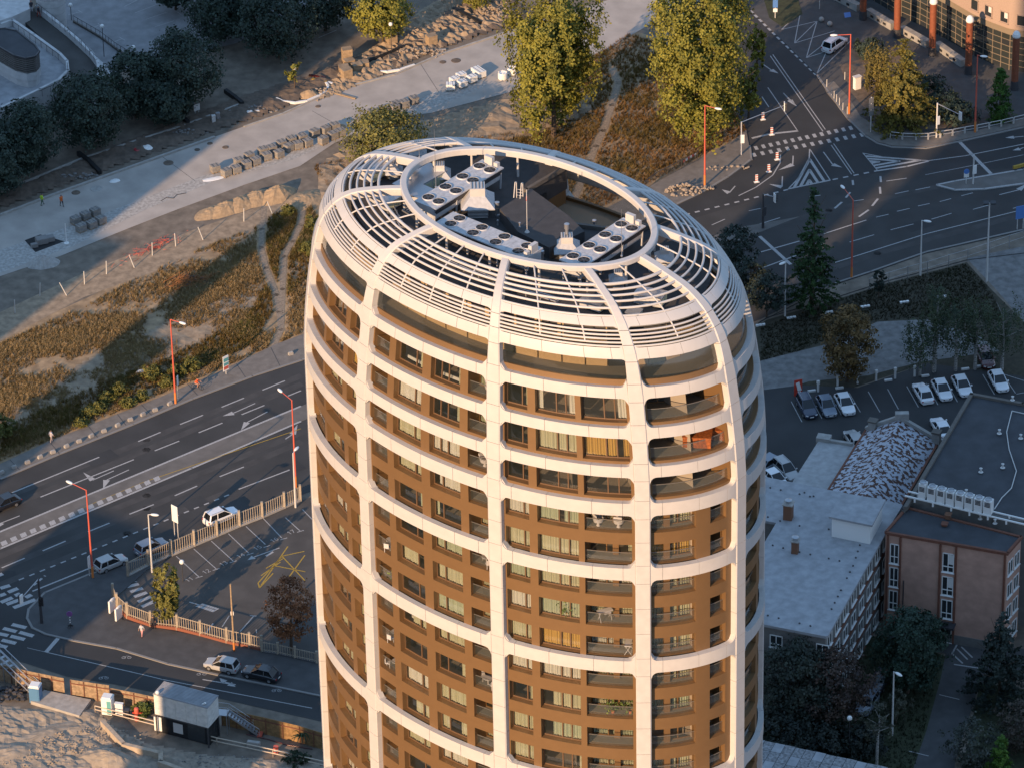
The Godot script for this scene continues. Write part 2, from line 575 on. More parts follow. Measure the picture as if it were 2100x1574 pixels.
func bays(t: Node3D) -> void:
	# glass and parapet of the roof terrace
	for i in 10:
		var y0 := 115.85; var y1 := 118.2
		var t0: float = RIBS[i] + 0.6 * per_m(RIBS[i], 117.0); var t1: float = RIBS[i + 1] - 0.6 * per_m(RIBS[i + 1], 117.0)
		var b := MB.new()
		flat_block(b, t0, t1, 115.3, 116.35, -0.5, -0.75, 12)
		obj("terrace_parapet", b, M.bronze, t)
		b = MB.new()
		block(b, t0, t1, func(_x): return 116.36, func(_x): return y1 + 0.3, -0.56, -0.58, 12, 4)
		obj("terrace_glass", b, M.tower_glass, t)
		if not i in OPENINGS:
			b = MB.new()
			block(b, RIBS[i], RIBS[i + 1], func(_x): return 104.0, func(_x): return 114.9, -0.5, -0.7, 14, 8, false)
			flat_block(b, RIBS[i], RIBS[i + 1], 0.0, 104.0, -0.5, -0.7, 14)
			obj("rear_wall", b, M.bronze, t)
			continue
		b = MB.new()
		flat_block(b, RIBS[i], RIBS[i + 1], 0.0, 60.6, -0.5, -0.7, 14)
		obj("lower_wall", b, M.bronze, t)
		for k in range(3, 10):
			var top: float = BANDS[k - 1][0]; var bot: float = BANDS[k][1]
			var nf: int = FLOORS[k]
			var sd := 1.15
			var oh := (top - bot - (nf - 1) * sd) / nf
			# piers beside the openings
			var ops: Array = OPENINGS[i]
			if k <= 5 and i in [0, 9]: ops = [[0.03, 0.97, "T"]]
			elif k <= 5 and i == 1: ops = [[0.03, 0.4, "W"], [0.445, 0.75, "W"], [0.81, 0.985, "V"]]
			t0 = RIBS[i] + 0.6 * per_m(RIBS[i], bot); t1 = RIBS[i + 1] - 0.6 * per_m(RIBS[i + 1], bot)
			var at := 0.0
			var lows := bot - 0.25
			for o in ops + [[1.0, 1.0, ""]]:
				if o[0] - at > 0.004:
					b = MB.new()
					flat_block(b, lerpf(t0, t1, at), lerpf(t0, t1, o[0]), lows, top + 0.25, -0.5, -1.15, 0, maxi(1, int((top - bot) / 1.6)) if k < 6 else 1)
					obj("pier", b, M.bronze, t)
				at = o[1]
			for f in nf:
				var y0f := bot + f * (oh + sd)
				for oi in ops.size():
					var o: Array = ops[oi]
					var ta := lerpf(t0, t1, o[0]); var tb := lerpf(t0, t1, o[1])
					var foot := 0.26 if nf == 1 else 0.0
					b = MB.new()
					var inner := -1.15 if o[2] in ["W", "V"] else -1.5
					if f == 0: flat_block(b, ta, tb, bot - 0.3, bot + foot, -0.5, inner, 0)
					else: flat_block(b, ta, tb, y0f - sd, y0f, -0.5, inner, 0)
					obj("spandrel", b, M.bronze, t)
					opening(t, o[2], ta, tb, y0f + (foot if f == 0 else 0.0), y0f + oh, i, k, f, oi)

func strip_wall(b: MB, t0: float, t1: float, y0: float, y1: float, off: float, n := 4) -> void:
	for j in n:
		var a := lerpf(t0, t1, j / float(n)); var q := lerpf(t0, t1, (j + 1) / float(n))
		b.face(sp(a, y0, off), sp(q, y0, off), sp(q, y1, off), sp(a, y1, off), nrm(a, y0))

# a hanging pleated curtain between two angles
func curtain(b: MB, t0: float, t1: float, y0: float, y1: float, off: float) -> void:
	var wide := (ell(t0, y0) - ell(t1, y0)).length()
	var n := maxi(4, int(wide / 0.075))
	var last := []
	var ph := rng.randf() * 6.0
	for j in n + 1:
		var a := lerpf(t0, t1, j / float(n))
		var d := off + 0.055 * sin(j * 1.9 + ph) + 0.03 * sin(j * 0.7 + ph)
		var cur := [sp(a, y0, d), sp(a, y1, d)]
		if j > 0: b.face(last[0], cur[0], cur[1], last[1], nrm(a, y0))
		last = cur

func opening(t: Node3D, kind: String, ta: float, tb: float, y0: float, y1: float, bay: int, k: int, f: int, oi: int) -> void:
	var rec := -1.08
	if kind in ["B", "D", "T"]: rec = {"B": -2.3, "D": -1.6, "T": -4.2}[kind]
	var w := tb - ta
	var splits := {"W": [0.0, 0.28, 0.52, 1.0], "V": [0.0, 0.33, 1.0], "B": [0.0, 0.4, 0.62, 1.0], "D": [0.0, 0.36, 0.64, 1.0], "T": [0.0, 0.2, 0.42, 0.6, 0.8, 1.0]}
	var sl: Array = splits[kind]
	if kind == "W" and bay == 2: sl = [0.0, 0.36, 1.0] if oi == 2 else [0.0, 0.7, 1.0]
	if kind == "W" and bay == 2 and k <= 5 and oi == 1: sl = [0.0, 0.5, 0.75, 1.0]
	var fm := MB.new()
	var fw := 0.035 * per_m(ta, y0) * 1.4
	var top := y1 + 0.25
	flat_block(fm, ta, tb, y0 - 0.02, y0 + 0.1, rec + 0.05, rec - 0.05)
	flat_block(fm, ta, tb, y1 - 0.1, top, rec + 0.05, rec - 0.05)
	for s in sl: flat_block(fm, clampf(ta + w * s - fw, ta, tb), clampf(ta + w * s + fw, ta, tb), y0, y1, rec + 0.06, rec - 0.06, 1)
	var win: MeshInstance3D
	if kind in ["W", "V"]:
		win = obj("window", fm, M.frame_bronze, t)
	else:
		# reveal walls, floor edge and a pier at the back of the balcony
		flat_block(fm, ta - 0.1 * per_m(ta, y0), ta, y0 - 0.1, y1 + 0.3, -1.0, rec, 1)
		flat_block(fm, tb, tb + 0.1 * per_m(tb, y0), y0 - 0.1, y1 + 0.3, -1.0, rec, 1)
		win = obj("balcony", fm, M.bronze, t)
		var fl := MB.new()
		flat_block(fl, ta, tb, y0 - 0.3, y0 + 0.015, -1.2, rec)
		obj("balcony_floor", fl, M.deck_tile, win)
		if kind != "T":
			var pr := MB.new()
			var q: float = sl[1] if kind == "B" else sl[2]
			flat_block(pr, ta + w * (q - 0.07), ta + w * (q + 0.07), y0, top, rec + 0.35, rec - 0.05, 1)
			obj("balcony_pier", pr, M.bronze, win)
		if kind != "D" or k > 5:
			var gl := MB.new()
			flat_block(gl, ta, tb, y0 + 0.05, y0 + 1.0, -0.84, -0.86)
			obj("railing_glass", gl, M.clear_glass, win)
			var rl := MB.new()
			flat_block(rl, ta, tb, y0 + 1.0, y0 + 1.05, -0.82, -0.88)
			obj("handrail", rl, M.rail_metal, win)
	var gp := MB.new()
	flat_block(gp, ta, tb, y0 + 0.08, y1, rec - 0.01, rec - 0.025)
	obj("pane", gp, M.tower_glass if kind != "T" else M.clear_glass, win)
	# curtains behind the glass
	var h := absi(hash([bay, k, f, oi]))
	var full := (h % 100) < (84 if kind != "T" else 20)
	if kind in ["W", "V"] and (k == 3 or (k == 5 and bay == 1)): full = false
	var cb := MB.new()
	if full:
		for j in sl.size() - 1:
			var a: float = ta + w * (sl[j] + 0.02); var q: float = ta + w * (sl[j + 1] - 0.02)
			var part := (h / (7 + j * 3)) % 10
			if part == 0: q = lerpf(a, q, 0.5)
			curtain(cb, a, q, y0 + 0.12, top - 0.05, rec - 0.13)
	elif (h / 11) % 3 != 0:
		curtain(cb, ta + w * 0.02, ta + w * (0.1 + (h % 17) * 0.01), y0 + 0.12, top - 0.05, rec - 0.13)
		if (h / 5) % 2 == 0: curtain(cb, tb - w * 0.13, tb - w * 0.02, y0 + 0.12, top - 0.05, rec - 0.13)
	if not cb.v.is_empty():
		obj("curtain", cb, [M.curtain_cream, M.curtain_cream, M.curtain_white, M.curtain_green, M.curtain_ochre][(h / 3) % 5 if (h / 3) % 37 != 4 or true else 4] if (h / 3) % 5 != 4 or (h % 3 == 0) else M.curtain_cream, win)
	if kind in ["W", "V"] and (h / 13) % 4 == 0:
		var rad := MB.new()
		flat_block(rad, ta + w * 0.1, ta + w * 0.85, y0 + 0.15, y0 + 0.42, rec - 0.4, rec - 0.5)
		obj("radiator", rad, M.curtain_white, win)

func core(t: Node3D) -> void:
	# storeys: slabs and the wall of the inner core
	var ys := []
	for k in range(2, 10):
		ys.append(BANDS[k][1] - 0.35)
		if k >= 5 and k < 9:
			var nf: int = FLOORS[k + 1]
			var oh: float = (BANDS[k][0] - BANDS[k + 1][1] - (nf - 1) * 1.15) / nf
			for f in range(1, nf): ys.append(BANDS[k + 1][1] + f * (oh + 1.15) - 0.35)
	for y: float in ys:
		var b := MB.new()
		for i in 60:
			var a := i * 6.0; var q := (i + 1) * 6.0
			var s0 := sp(a, y, -1.1); var s1 := sp(q, y, -1.1)
			var k0 := Vector3(s0.x * 0.62, y, s0.z * 0.5); var k1 := Vector3(s1.x * 0.62, y, s1.z * 0.5)
			var d := Vector3(0, -0.3, 0)
			b.face(s0, s1, k1, k0, Vector3.UP)
			b.face(s0 + d, s1 + d, k1 + d, k0 + d, Vector3.DOWN)
			b.face(s0, s1, s1 + d, s0 + d, nrm(a, y))
		obj("floor_slab", b, M.room_wall, t)
	var c := MB.new()
	for i in 40:
		var a := deg_to_rad(i * 9.0); var q := deg_to_rad((i + 1) * 9.0)
		var f := func(x: float, y: float) -> Vector3: return Vector3(TA * 0.66 * cos(x), y, TB * 0.56 * sin(x))
		c.face(f.call(a, 60.0), f.call(q, 60.0), f.call(q, 115.4), f.call(a, 115.4), Vector3(cos(a), 0, sin(a)))
	obj("core_wall", c, M.room_wall, t)
	# party walls between the rooms, in line with the ribs and the middles of the bays
	for i in [9, 0, 1, 2, 3, 4]:
		for m in [0.0, 0.5]:
			var b := MB.new()
			var tt := lerpf(RIBS[i], RIBS[i + 1], m + 0.008)
			for y in range(60, 115, 5):
				var p0 := sp(tt, y, -1.2); var p1 := sp(tt, y + 5, -1.2) if y < 110 else sp(tt, 114.8, -1.2)
				b.face(p0, p1, Vector3(p1.x * 0.62, p1.y, p1.z * 0.5), Vector3(p0.x * 0.62, p0.y, p0.z * 0.5), Vector3(-sin(deg_to_rad(tt)), 0, cos(deg_to_rad(tt))))
			obj("party_wall", b, M.room_wall, t)


func materials() -> void:
	var fine := noise_tex("fine", 0.03, 0.86, 1.0, 1.0, 5)
	var blotch := noise_tex("blotch", 0.012, 0.82, 1.0, 1.0, 5)
	var grit := noise_tex("grit", 0.2, 0.7, 1.0, 1.0, 3)
	var soil := noise_tex("soil", 0.02, 0.72, 1.0, 1.0, 6)
	mat("tower_white", Color(0.52, 0.505, 0.49), 0.5, noise_tex("clad", 0.01, 0.95, 1.0), 6.0)
	mat("bronze", Color(0.2, 0.115, 0.05), 0.5, noise_tex("clad", 0.01, 0.95, 1.0), 5.0, null, false, 0.25)
	mat("frame_bronze", Color(0.13, 0.075, 0.04), 0.5)
	mat("rail_metal", Color(0.3, 0.28, 0.25), 0.35, null, 1, null, false, 0.6)
	mat("deck_tile", Color(0.19, 0.17, 0.13), 0.8)
	mat("room_wall", Color(0.3, 0.26, 0.21), 0.9)
	mat("tan_panel", Color(0.46, 0.33, 0.17), 0.6, noise_tex("clad", 0.01, 0.95, 1.0), 3.0)
	mat("curtain_cream", Color(0.47, 0.48, 0.33), 0.95)
	mat("curtain_white", Color(0.58, 0.59, 0.52), 0.95)
	mat("curtain_green", Color(0.4, 0.46, 0.33), 0.95)
	mat("curtain_ochre", Color(0.5, 0.33, 0.08), 0.95)
	for m in [M.curtain_cream, M.curtain_white, M.curtain_green, M.curtain_ochre]: m.backlight_enabled = true; m.backlight = Color(0.2, 0.2, 0.17)
	var g: StandardMaterial3D = mat("tower_glass", Color(0.04, 0.05, 0.04), 0.02)
	g.transparency = BaseMaterial3D.TRANSPARENCY_ALPHA; g.albedo_color.a = 0.14; g.metallic_specular = 0.7
	g = mat("clear_glass", Color(0.1, 0.13, 0.13), 0.03)
	g.transparency = BaseMaterial3D.TRANSPARENCY_ALPHA; g.albedo_color.a = 0.1
	mat("ground_soil", Color(0.23, 0.19, 0.15), 0.95, soil, 23.0)

	mat("roof_felt", Color(0.06, 0.058, 0.06), 0.85, blotch, 7.0)
	mat("roof_kerb", Color(0.14, 0.125, 0.11), 0.8, blotch, 5.0)
	mat("chiller_grey", Color(0.52, 0.53, 0.55), 0.5, blotch, 3.0)
	mat("steel", Color(0.42, 0.43, 0.45), 0.35, null, 1, null, false, 0.7)
	mat("dark_metal", Color(0.05, 0.05, 0.055), 0.5)
	mat("black", Color(0.012, 0.012, 0.013), 0.7)
	mat("glass_dark", Color(0.02, 0.022, 0.025), 0.08)
	mat("red_paint", Color(0.5, 0.05, 0.03), 0.5)
	mat("lamp_red", Color(0.55, 0.11, 0.07), 0.5)
	mat("lamp_orange", Color(0.6, 0.2, 0.05), 0.5)
	mat("pale_post", Color(0.55, 0.54, 0.52), 0.6)
	mat("white_paint", Color(0.75, 0.75, 0.73), 0.5)
	mat("orange_wood", Color(0.42, 0.12, 0.03), 0.5, streaky(), 1.5)
	mat("terracotta", Color(0.38, 0.14, 0.07), 0.9)
	var lf := mat("leaf", Color.WHITE, 0.75, null, 1, null, true)
	lf.backlight_enabled = true; lf.backlight = Color(0.5, 0.55, 0.3)
	mat("bark", Color(0.12, 0.085, 0.06), 0.95, grit, 2.0)
	mat("birch_bark", Color(0.5, 0.48, 0.45), 0.9, noise_tex("birch", 0.03, 0.3, 1.0, 0.6, 4, FastNoiseLite.TYPE_SIMPLEX, 256), 2.0)
	mat("asphalt", Color(0.05, 0.05, 0.05), 0.85, noise_tex("asphalt", 0.008, 0.8, 1.0, 1.0, 6), 31.0)
	mat("asphalt_new", Color(0.04, 0.041, 0.043), 0.85, noise_tex("asphalt", 0.008, 0.8, 1.0, 1.0, 6), 37.0)
	mat("asphalt_track", Color(0.064, 0.062, 0.061), 0.85, noise_tex("asphalt", 0.008, 0.8, 1.0, 1.0, 6), 13.0)
	mat("asphalt_old", Color(0.085, 0.08, 0.075), 0.9, noise_tex("asphalt", 0.008, 0.8, 1.0, 1.0, 6), 19.0)
	mat("paving_dark", Color(0.08, 0.08, 0.082), 0.9, blotch, 13.0)
	mat("paving_light", Color(0.2, 0.18, 0.16), 0.9, blotch, 9.0)
	mat("median_grey", Color(0.16, 0.15, 0.14), 0.9, blotch, 17.0)
	mat("kerb", Color(0.3, 0.29, 0.28), 0.9, grit, 3.0)
	mat("road_white", Color(0.5, 0.5, 0.5), 0.8, noise_tex("wornpaint", 0.05, 0.6, 1.0, 0.7, 4), 4.0)
	mat("road_yellow", Color(0.5, 0.33, 0.05), 0.8, noise_tex("wornpaint", 0.05, 0.6, 1.0, 0.7, 4), 4.0)
	mat("concrete_road", Color(0.43, 0.39, 0.35), 0.9, noise_tex("slab", 0.01, 0.86, 1.0, 1.0, 6), 27.0)
	mat("parking_grey", Color(0.28, 0.28, 0.29), 0.9, blotch, 15.0)
	mat("concrete", Color(0.42, 0.4, 0.37), 0.9, blotch, 6.0)
	mat("white_gravel", Color(0.48, 0.46, 0.43), 0.95, soil, 6.0)
	mat("soil_dark", Color(0.17, 0.13, 0.1), 0.95, soil, 9.0)
	mat("soil_tan", Color(0.38, 0.29, 0.2), 0.95, soil, 14.0)
	mat("sand", Color(0.44, 0.32, 0.2), 0.95, soil, 5.0)
	mat("dry_grass", Color(0.42, 0.3, 0.18), 0.95, noise_tex("turf", 0.02, 0.66, 1.0, 1.0, 6), 21.0)
	mat("green_grass", Color(0.05, 0.06, 0.028), 0.95, noise_tex("turf", 0.02, 0.66, 1.0, 1.0, 6), 9.0)
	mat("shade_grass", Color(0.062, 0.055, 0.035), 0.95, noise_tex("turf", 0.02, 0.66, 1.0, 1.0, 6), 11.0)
	mat("trail", Color(0.34, 0.27, 0.2), 0.95, soil, 4.0)
	mat("pale_ground", Color(0.22, 0.215, 0.21), 0.95, soil, 15.0)
	mat("plaster_grey", Color(0.36, 0.35, 0.33), 0.9, blotch, 7.0)
	mat("ramp_concrete", Color(0.6, 0.6, 0.6), 0.85, blotch, 9.0)

	mat("pit_soil", Color(0.4, 0.34, 0.27), 0.95, soil, 11.0)
	mat("orange_render", Color(0.56, 0.34, 0.26), 0.9, blotch, 11.0)
	mat("brown_render", Color(0.2, 0.08, 0.05), 0.9, blotch, 5.0)
	mat("dark_roof", Color(0.06, 0.065, 0.075), 0.85, noise_tex("asphalt", 0.008, 0.8, 1.0, 1.0, 6), 14.0)
	mat("grey_roof", Color(0.36, 0.37, 0.39), 0.8, blotch, 10.0)
	mat("annex_roof", Color(0.4, 0.4, 0.4), 0.8, blotch, 8.0)
	mat("rusty_roof", Color.WHITE, 0.8, two_tone("rust", 0.02, 0.53, Color(0.4, 0.42, 0.47), Color(0.075, 0.032, 0.02)), 8.0); M.rusty_roof.uv1_triplanar_sharpness = 8.0
	mat("sheet_roof", Color(0.36,0.36,0.37), 0.7, noise_tex("stain", 0.02, 0.5, 1.0, 0.8, 5), 5.0)
	mat("grey_render", Color(0.2, 0.195, 0.185), 0.9, blotch, 6.0)
	mat("pink_stone", Color(0.46, 0.34, 0.27), 0.7, noise_tex("stone", 0.05, 0.8, 1.0), 4.0)
	mat("soffit_stone", Color(0.3, 0.24, 0.17), 0.8, grit, 3.0)
	mat("column_red", Color(0.28, 0.085, 0.04), 0.6, blotch, 3.0)
	mat("brick", Color(0.25, 0.12, 0.07), 0.9, grit, 1.5)
	mat("blind", Color(0.6, 0.6, 0.58), 0.8)
	g = mat("window_glass", Color(0.03, 0.035, 0.04), 0.03)
	g.metallic_specular = 0.9
	g = mat("facade_glass", Color(0.05, 0.06, 0.06), 0.02, null, 1, null, false, 0.35)
	g.metallic_specular = 1.0
	mat("sign_blue", Color(0.08, 0.2, 0.5), 0.5)
	mat("sign_purple", Color(0.2, 0.08, 0.25), 0.5)
	mat("sign_teal", Color(0.12, 0.35, 0.35), 0.5)
	mat("fence_tan", Color(0.42, 0.36, 0.28), 0.85, blotch, 3.0)
	mat("red_brick", Color(0.33, 0.12, 0.075), 0.9, grit, 1.5)
	mat("car_glass", Color(0.012, 0.014, 0.017), 0.04)
	mat("headlight", Color(0.6, 0.62, 0.65), 0.1)
	mat("tail_red", Color(0.35, 0.02, 0.02), 0.2)
	for q in [["car_white", Color(0.72, 0.73, 0.75)], ["car_silver", Color(0.36, 0.36, 0.36)], ["car_bluegrey", Color(0.17, 0.2, 0.25)], ["car_black", Color(0.012, 0.013, 0.018)], ["car_navy", Color(0.02, 0.028, 0.06)], ["car_red", Color(0.35, 0.02, 0.03)], ["car_darkred", Color(0.08, 0.012, 0.012)]]:
		var cm := mat(q[0], q[1], 0.3)
		cm.clearcoat_enabled = true; cm.clearcoat = 0.8; cm.clearcoat_roughness = 0.05
	mat("paver_a", Color(0.36, 0.335, 0.3), 0.9, grit, 2.0)
	mat("paver_b", Color(0.3, 0.29, 0.28), 0.9, grit, 2.0)
	mat("rubble", Color(0.42, 0.35, 0.28), 0.95, soil, 3.0)
	mat("twig", Color(0.3, 0.13, 0.05), 0.9)
	mat("hoarding_tan", Color(0.46, 0.33, 0.21), 0.85, streaky(), 3.0)
	mat("hoarding_ochre", Color(0.4, 0.24, 0.1), 0.85, streaky(), 3.0)
	mat("cabin_white", Color(0.82, 0.8, 0.75), 0.6, blotch, 4.0)
	mat("toilet_blue", Color(0.08, 0.2, 0.36), 0.5)
	mat("pale_pipe", Color(0.5, 0.42, 0.33), 0.7)
	mat("plaster_sand", Color(0.48, 0.4, 0.31), 0.9, blotch, 4.0)
	mat("cloth", Color.WHITE, 0.9, null, 1, null, true)

func two_tone(key: String, freq: float, cut: float, a: Color, b: Color) -> ImageTexture:
	var f := FastNoiseLite.new(); f.seed = 11; f.frequency = freq; f.fractal_octaves = 5; f.fractal_gain = 0.6
	var im := f.get_seamless_image(512, 512)
	im.convert(Image.FORMAT_L8)
	var d := im.get_data(); var o := PackedByteArray(); o.resize(d.size() * 3)
	var sa := a.linear_to_srgb(); var sb := b.linear_to_srgb()
	for i in d.size():
		var w := smoothstep(cut - 0.012, cut + 0.012, d[i] / 255.0)
		var c := sa.lerp(sb, w) * lerpf(0.9, 1.08, d[(i * 7) % d.size()] / 255.0)
		o[i * 3] = int(clampf(c.r, 0, 1) * 255); o[i * 3 + 1] = int(clampf(c.g, 0, 1) * 255); o[i * 3 + 2] = int(clampf(c.b, 0, 1) * 255)
	var t := ImageTexture.create_from_image(Image.create_from_data(512, 512, false, Image.FORMAT_RGB8, o))
	tex[key] = t
	return t

func streaky() -> ImageTexture: return noise_tex("streak", 0.02, 0.6, 1.0, 1.0, 4, FastNoiseLite.TYPE_SIMPLEX_SMOOTH, 256, 8.0)


# ---------------------------------------------------------------- what stands on the tower's roof
func tw(p: Vector2, y: float) -> Vector3:     # tower axes to world
	return Vector3(TX, y, TZ) + Basis(Vector3.UP, TURN) * Vector3(p.x, 0, p.y)

func oval(rx: float, rz: float, n := 64) -> PackedVector2Array:
	var o := PackedVector2Array()
	for i in n: o.append(Vector2(rx * cos(TAU * i / n), rz * sin(TAU * i / n)))
	return o

const DECK := 120.45

func tower_roof() -> void:
	var t: Node3D = get_node("residential_tower")
	# terrace floor all round, then the plant deck with the sunken court cut out of it
	var b := MB.new()
	b.prism(oval(21.0, 12.55), 114.9, 115.9)
	obj("terrace_floor", b, M.deck_tile, t)
	var court := PackedVector2Array([Vector2(-4.5, -7.8), Vector2(-4.35, -4.7), Vector2(2.3, -2.9), Vector2(7.2, -5.4), Vector2(9.5, -16), Vector2(-4.7, -16)])
	b = MB.new()
	for poly in Geometry2D.clip_polygons(oval(17.8, 10.5), court): b.prism(poly, 118.4, DECK)
	obj("roof_deck", b, M.roof_felt, t)
	b = MB.new()
	for poly in Geometry2D.clip_polygons(oval(17.6, 10.3), court): b.prism(poly, 115.9, 118.41)
	obj("court_wall", b, M.bronze, t)
	b = MB.new()
	for poly in Geometry2D.intersect_polygons(oval(17.4, 10.1), court): b.prism(poly, 115.9, 117.1)
	obj("court_floor", b, M.deck_tile, t)
	# low upstand along the court and the edge of the deck
	b = MB.new()
	b.wall([Vector2(-4.5, -9.6), Vector2(-4.45, -4.75), Vector2(2.3, -2.95), Vector2(7.15, -5.3), Vector2(7.6, -9.2)], 0.3, DECK - 0.01, DECK + 0.35)
	obj("court_kerb", b, M.roof_kerb, t)
	b = MB.new()
	b.boxb(-4.3, 117.1, -6.3, 0.1, 2.3, 1.7)
	obj("court_door", b, M.black, t)
	# tan panels of the set-back storey, seen between the lower louvres
	for i in 48:
		var a := TAU * i / 48.0; var q := TAU * (i + 0.94) / 48.0
		var m := Vector2(17.7 * cos(a), 10.42 * sin(a)); var m2 := Vector2(17.7 * cos(q), 10.42 * sin(q))
		if Geometry2D.is_point_in_polygon(m * 0.99, court): continue
		b = MB.new()
		b.bar(v3(m, 118.0), v3(m2, 118.0), 0.16, 4.3)
		obj("terrace_panel", b, M.glass_dark if i % 11 == 4 else M.tan_panel, t)
	# posts under the ring
	for i in 16:
		var a := TAU * (i + 0.5) / 16.0
		var p := Vector2(RA * cos(a), RB * sin(a))
		if Geometry2D.is_point_in_polygon(p, court): continue
		b = MB.new()
		b.tube(v3(p, DECK), v3(p, RY - 0.4), 0.11)
		obj("ring_post", b, M.tower_white, t)
	# raised plant block beside the court
	b = MB.new()
	b.prism(pv([Vector2(-3.2, -4.0), Vector2(2.2, -2.6), Vector2(4.9, -1.5), Vector2(4.4, 2.4), Vector2(0.7, 2.1), Vector2(-3.0, 0.2)]), DECK, DECK + 1.15)
	var pb := solo_tower("plant_block", b, M.roof_felt, "low dark flat plant block beside the sunken roof court", "plant block")
	pb.get_child_count()
	chiller(Vector2(-7.25, 0.5), Vector2(-0.035, -1.0), 8.9, "chiller on legs with eight black fans at far left of the roof")
	chiller(Vector2(0.3, 5.25), Vector2(0.996, -0.03), 9.7, "chiller with eight black fans along the near side of the roof")
	chiller(Vector2(8.3, 0.15), Vector2(-0.05, -1.0), 8.6, "chiller on legs with eight black fans at right end of the roof")
	var hoods := [[Vector2(-11.26, -1.41), 1.0, "small vent hood behind the far left chiller"], [Vector2(-5.25, 0.46), 1.5, "largest vent hood, standing beside the far left chiller"], [Vector2(5.19, 1.07), 1.15, "vent hood with flue behind it, between plant block and right chiller"], [Vector2(-14.81, 0.47), 0.8, "vent hood under the louvres at far left of the roof"], [Vector2(-15.52, -3.32), 0.8, "vent hood behind the ring at the far rim"], [Vector2(11.49, 1.94), 0.8, "vent hood under the louvres near the front right rib"], [Vector2(12.14, -3.17), 0.85, "vent hood under the louvres at right end of the roof"]]
	for h in hoods: hood(h[0], h[1], h[2])
	var boxes := [[Vector2(-11.63, 0.63), Vector3(2.0, 1.2, 4.6), 0.0, "long grey air handler beyond the left end of the ring"], [Vector2(-9.96, 2.46), Vector3(1.7, 1.25, 1.9), 0.0, "grey air handler cube between ring and far left chiller"], [Vector2(-16.19, 1.6), Vector3(1.6, 1.0, 2.2), 0.1, "air handler under the leftmost louvres"], [Vector2(-12.13, 4.47), Vector3(2.2, 0.9, 1.6), 0.0, "flat grey air handler under the left louvres"], [Vector2(15.25, 2.32), Vector3(2.4, 0.95, 1.3), 0.35, "pale air handler under the louvres beside the right rib"], [Vector2(12.19, 5.86), Vector3(2.0, 0.7, 1.1), 0.1, "pale air handler under the front louvres"], [Vector2(15.7, 4.92), Vector3(1.1, 0.6, 1.0), 0.3, "smallest air handler under the front right louvres"]]
	for x in boxes: air_box(x[0], x[1], x[2], x[3])
	var flues := [[Vector2(-3.73, -0.28), 1.3, 0.14, "short steel flue in the middle of the roof"], [Vector2(4.34, 3.21), 1.2, 0.12, "short steel flue between the two near chillers"], [Vector2(5.12, 0.97), 1.9, 0.15, "tallest steel flue behind the vent hood"], [Vector2(3.69, -4.13), 0.6, 0.12, "stub flue beside the court kerb"], [Vector2(-2.62, 0.9), 0.5, 0.06, "thin white stub pipe beside the plant block"], [Vector2(0.38, 1.5), 0.5, 0.06, "thin white stub pipe on the plant block"]]
	for f in flues:
		b = MB.new()
		b.lathe(Vector3.ZERO, [Vector2(f[2] * 1.4, 0), Vector2(f[2] * 1.4, 0.12), Vector2(f[2], 0.16), Vector2(f[2], f[1] * 0.75), Vector2(f[2] * 1.5, f[1] * 0.76), Vector2(f[2] * 1.5, f[1]), Vector2(0.0, f[1] + 0.05)], 10)
		var o := thing("flue", f[3], "flue", tw(f[0], 121.6 if f[1] == 1.9 or "on the plant" in f[3] else DECK), TURN, "flues on the tower roof")
		obj("pipe", b, M.steel, o)
	# cat ladder hoops and the red-and-white mast
	b = MB.new()
	for s in [-0.28, 0.28]:
		b.path([Vector3(s, 0, 0), Vector3(s, 2.3, 0), Vector3(s, 2.45, 0.35), Vector3(s, 1.2, 0.75)], 0.045, 6)
	for k in 6: b.tube(Vector3(-0.28, 0.2 + k * 0.28, 0), Vector3(0.28, 0.2 + k * 0.28, 0), 0.025, 0.025, 5)
	solo_at("cat_ladder", b, M.tower_white, tw(Vector2(-3.11, -2.46), 121.6 - 1.0), TURN + 0.4, "white cat ladder with two hoops rising from the plant block", "ladder")
	var ms := thing("mast", "thin red and white signal mast on the plant block", "mast", tw(Vector2(1.32, 1.65), 121.6), TURN)
	b = MB.new(); b.tube(Vector3.ZERO, Vector3(-0.15, 3.9, -0.2), 0.03, 0.03, 6); b.lathe(Vector3.ZERO, [Vector2(0.22, 0), Vector2(0.05, 0.25)], 8); obj("pole", b, M.tower_white, ms)
	b = MB.new(); b.tube(Vector3(-0.13, 2.9, -0.155), Vector3(-0.148, 3.3, -0.19), 0.05, 0.05, 6); obj("red_sleeve", b, M.red_paint, ms)
	var rods := [[Vector2(-7.86, 2.73), "lightning rod on the far left of the roof ring"], [Vector2(11.4, 1.38), "lightning rod on the near right of the roof ring"], [Vector2(-12.34, -0.12), "short lightning rod where far left rib meets the ring"]]
	for k in 3:
		b = MB.new()
		b.tube(Vector3.ZERO, Vector3(0, [5.6, 4.4, 1.0][k], 0), 0.03, 0.012, 5)
		b.lathe(Vector3.ZERO, [Vector2(0.1, 0), Vector2(0.1, 0.1), Vector2(0.03, 0.14)], 6)
		solo_at("lightning_rod", b, M.steel, tw(rods[k][0], RY + 0.1), TURN, rods[k][1], "lightning rod", "lightning rods on the roof ring")
	# pipe runs on the deck
	var pipes := [[Vector2(-3, 7.9), Vector2(3.5, 7.9)], [Vector2(4, 8.1), Vector2(9.5, 7.2)], [Vector2(-11.5, 4.6), Vector2(-8.5, 6.6)], [Vector2(-9.8, 4.4), Vector2(-9.8, -3.6)]]
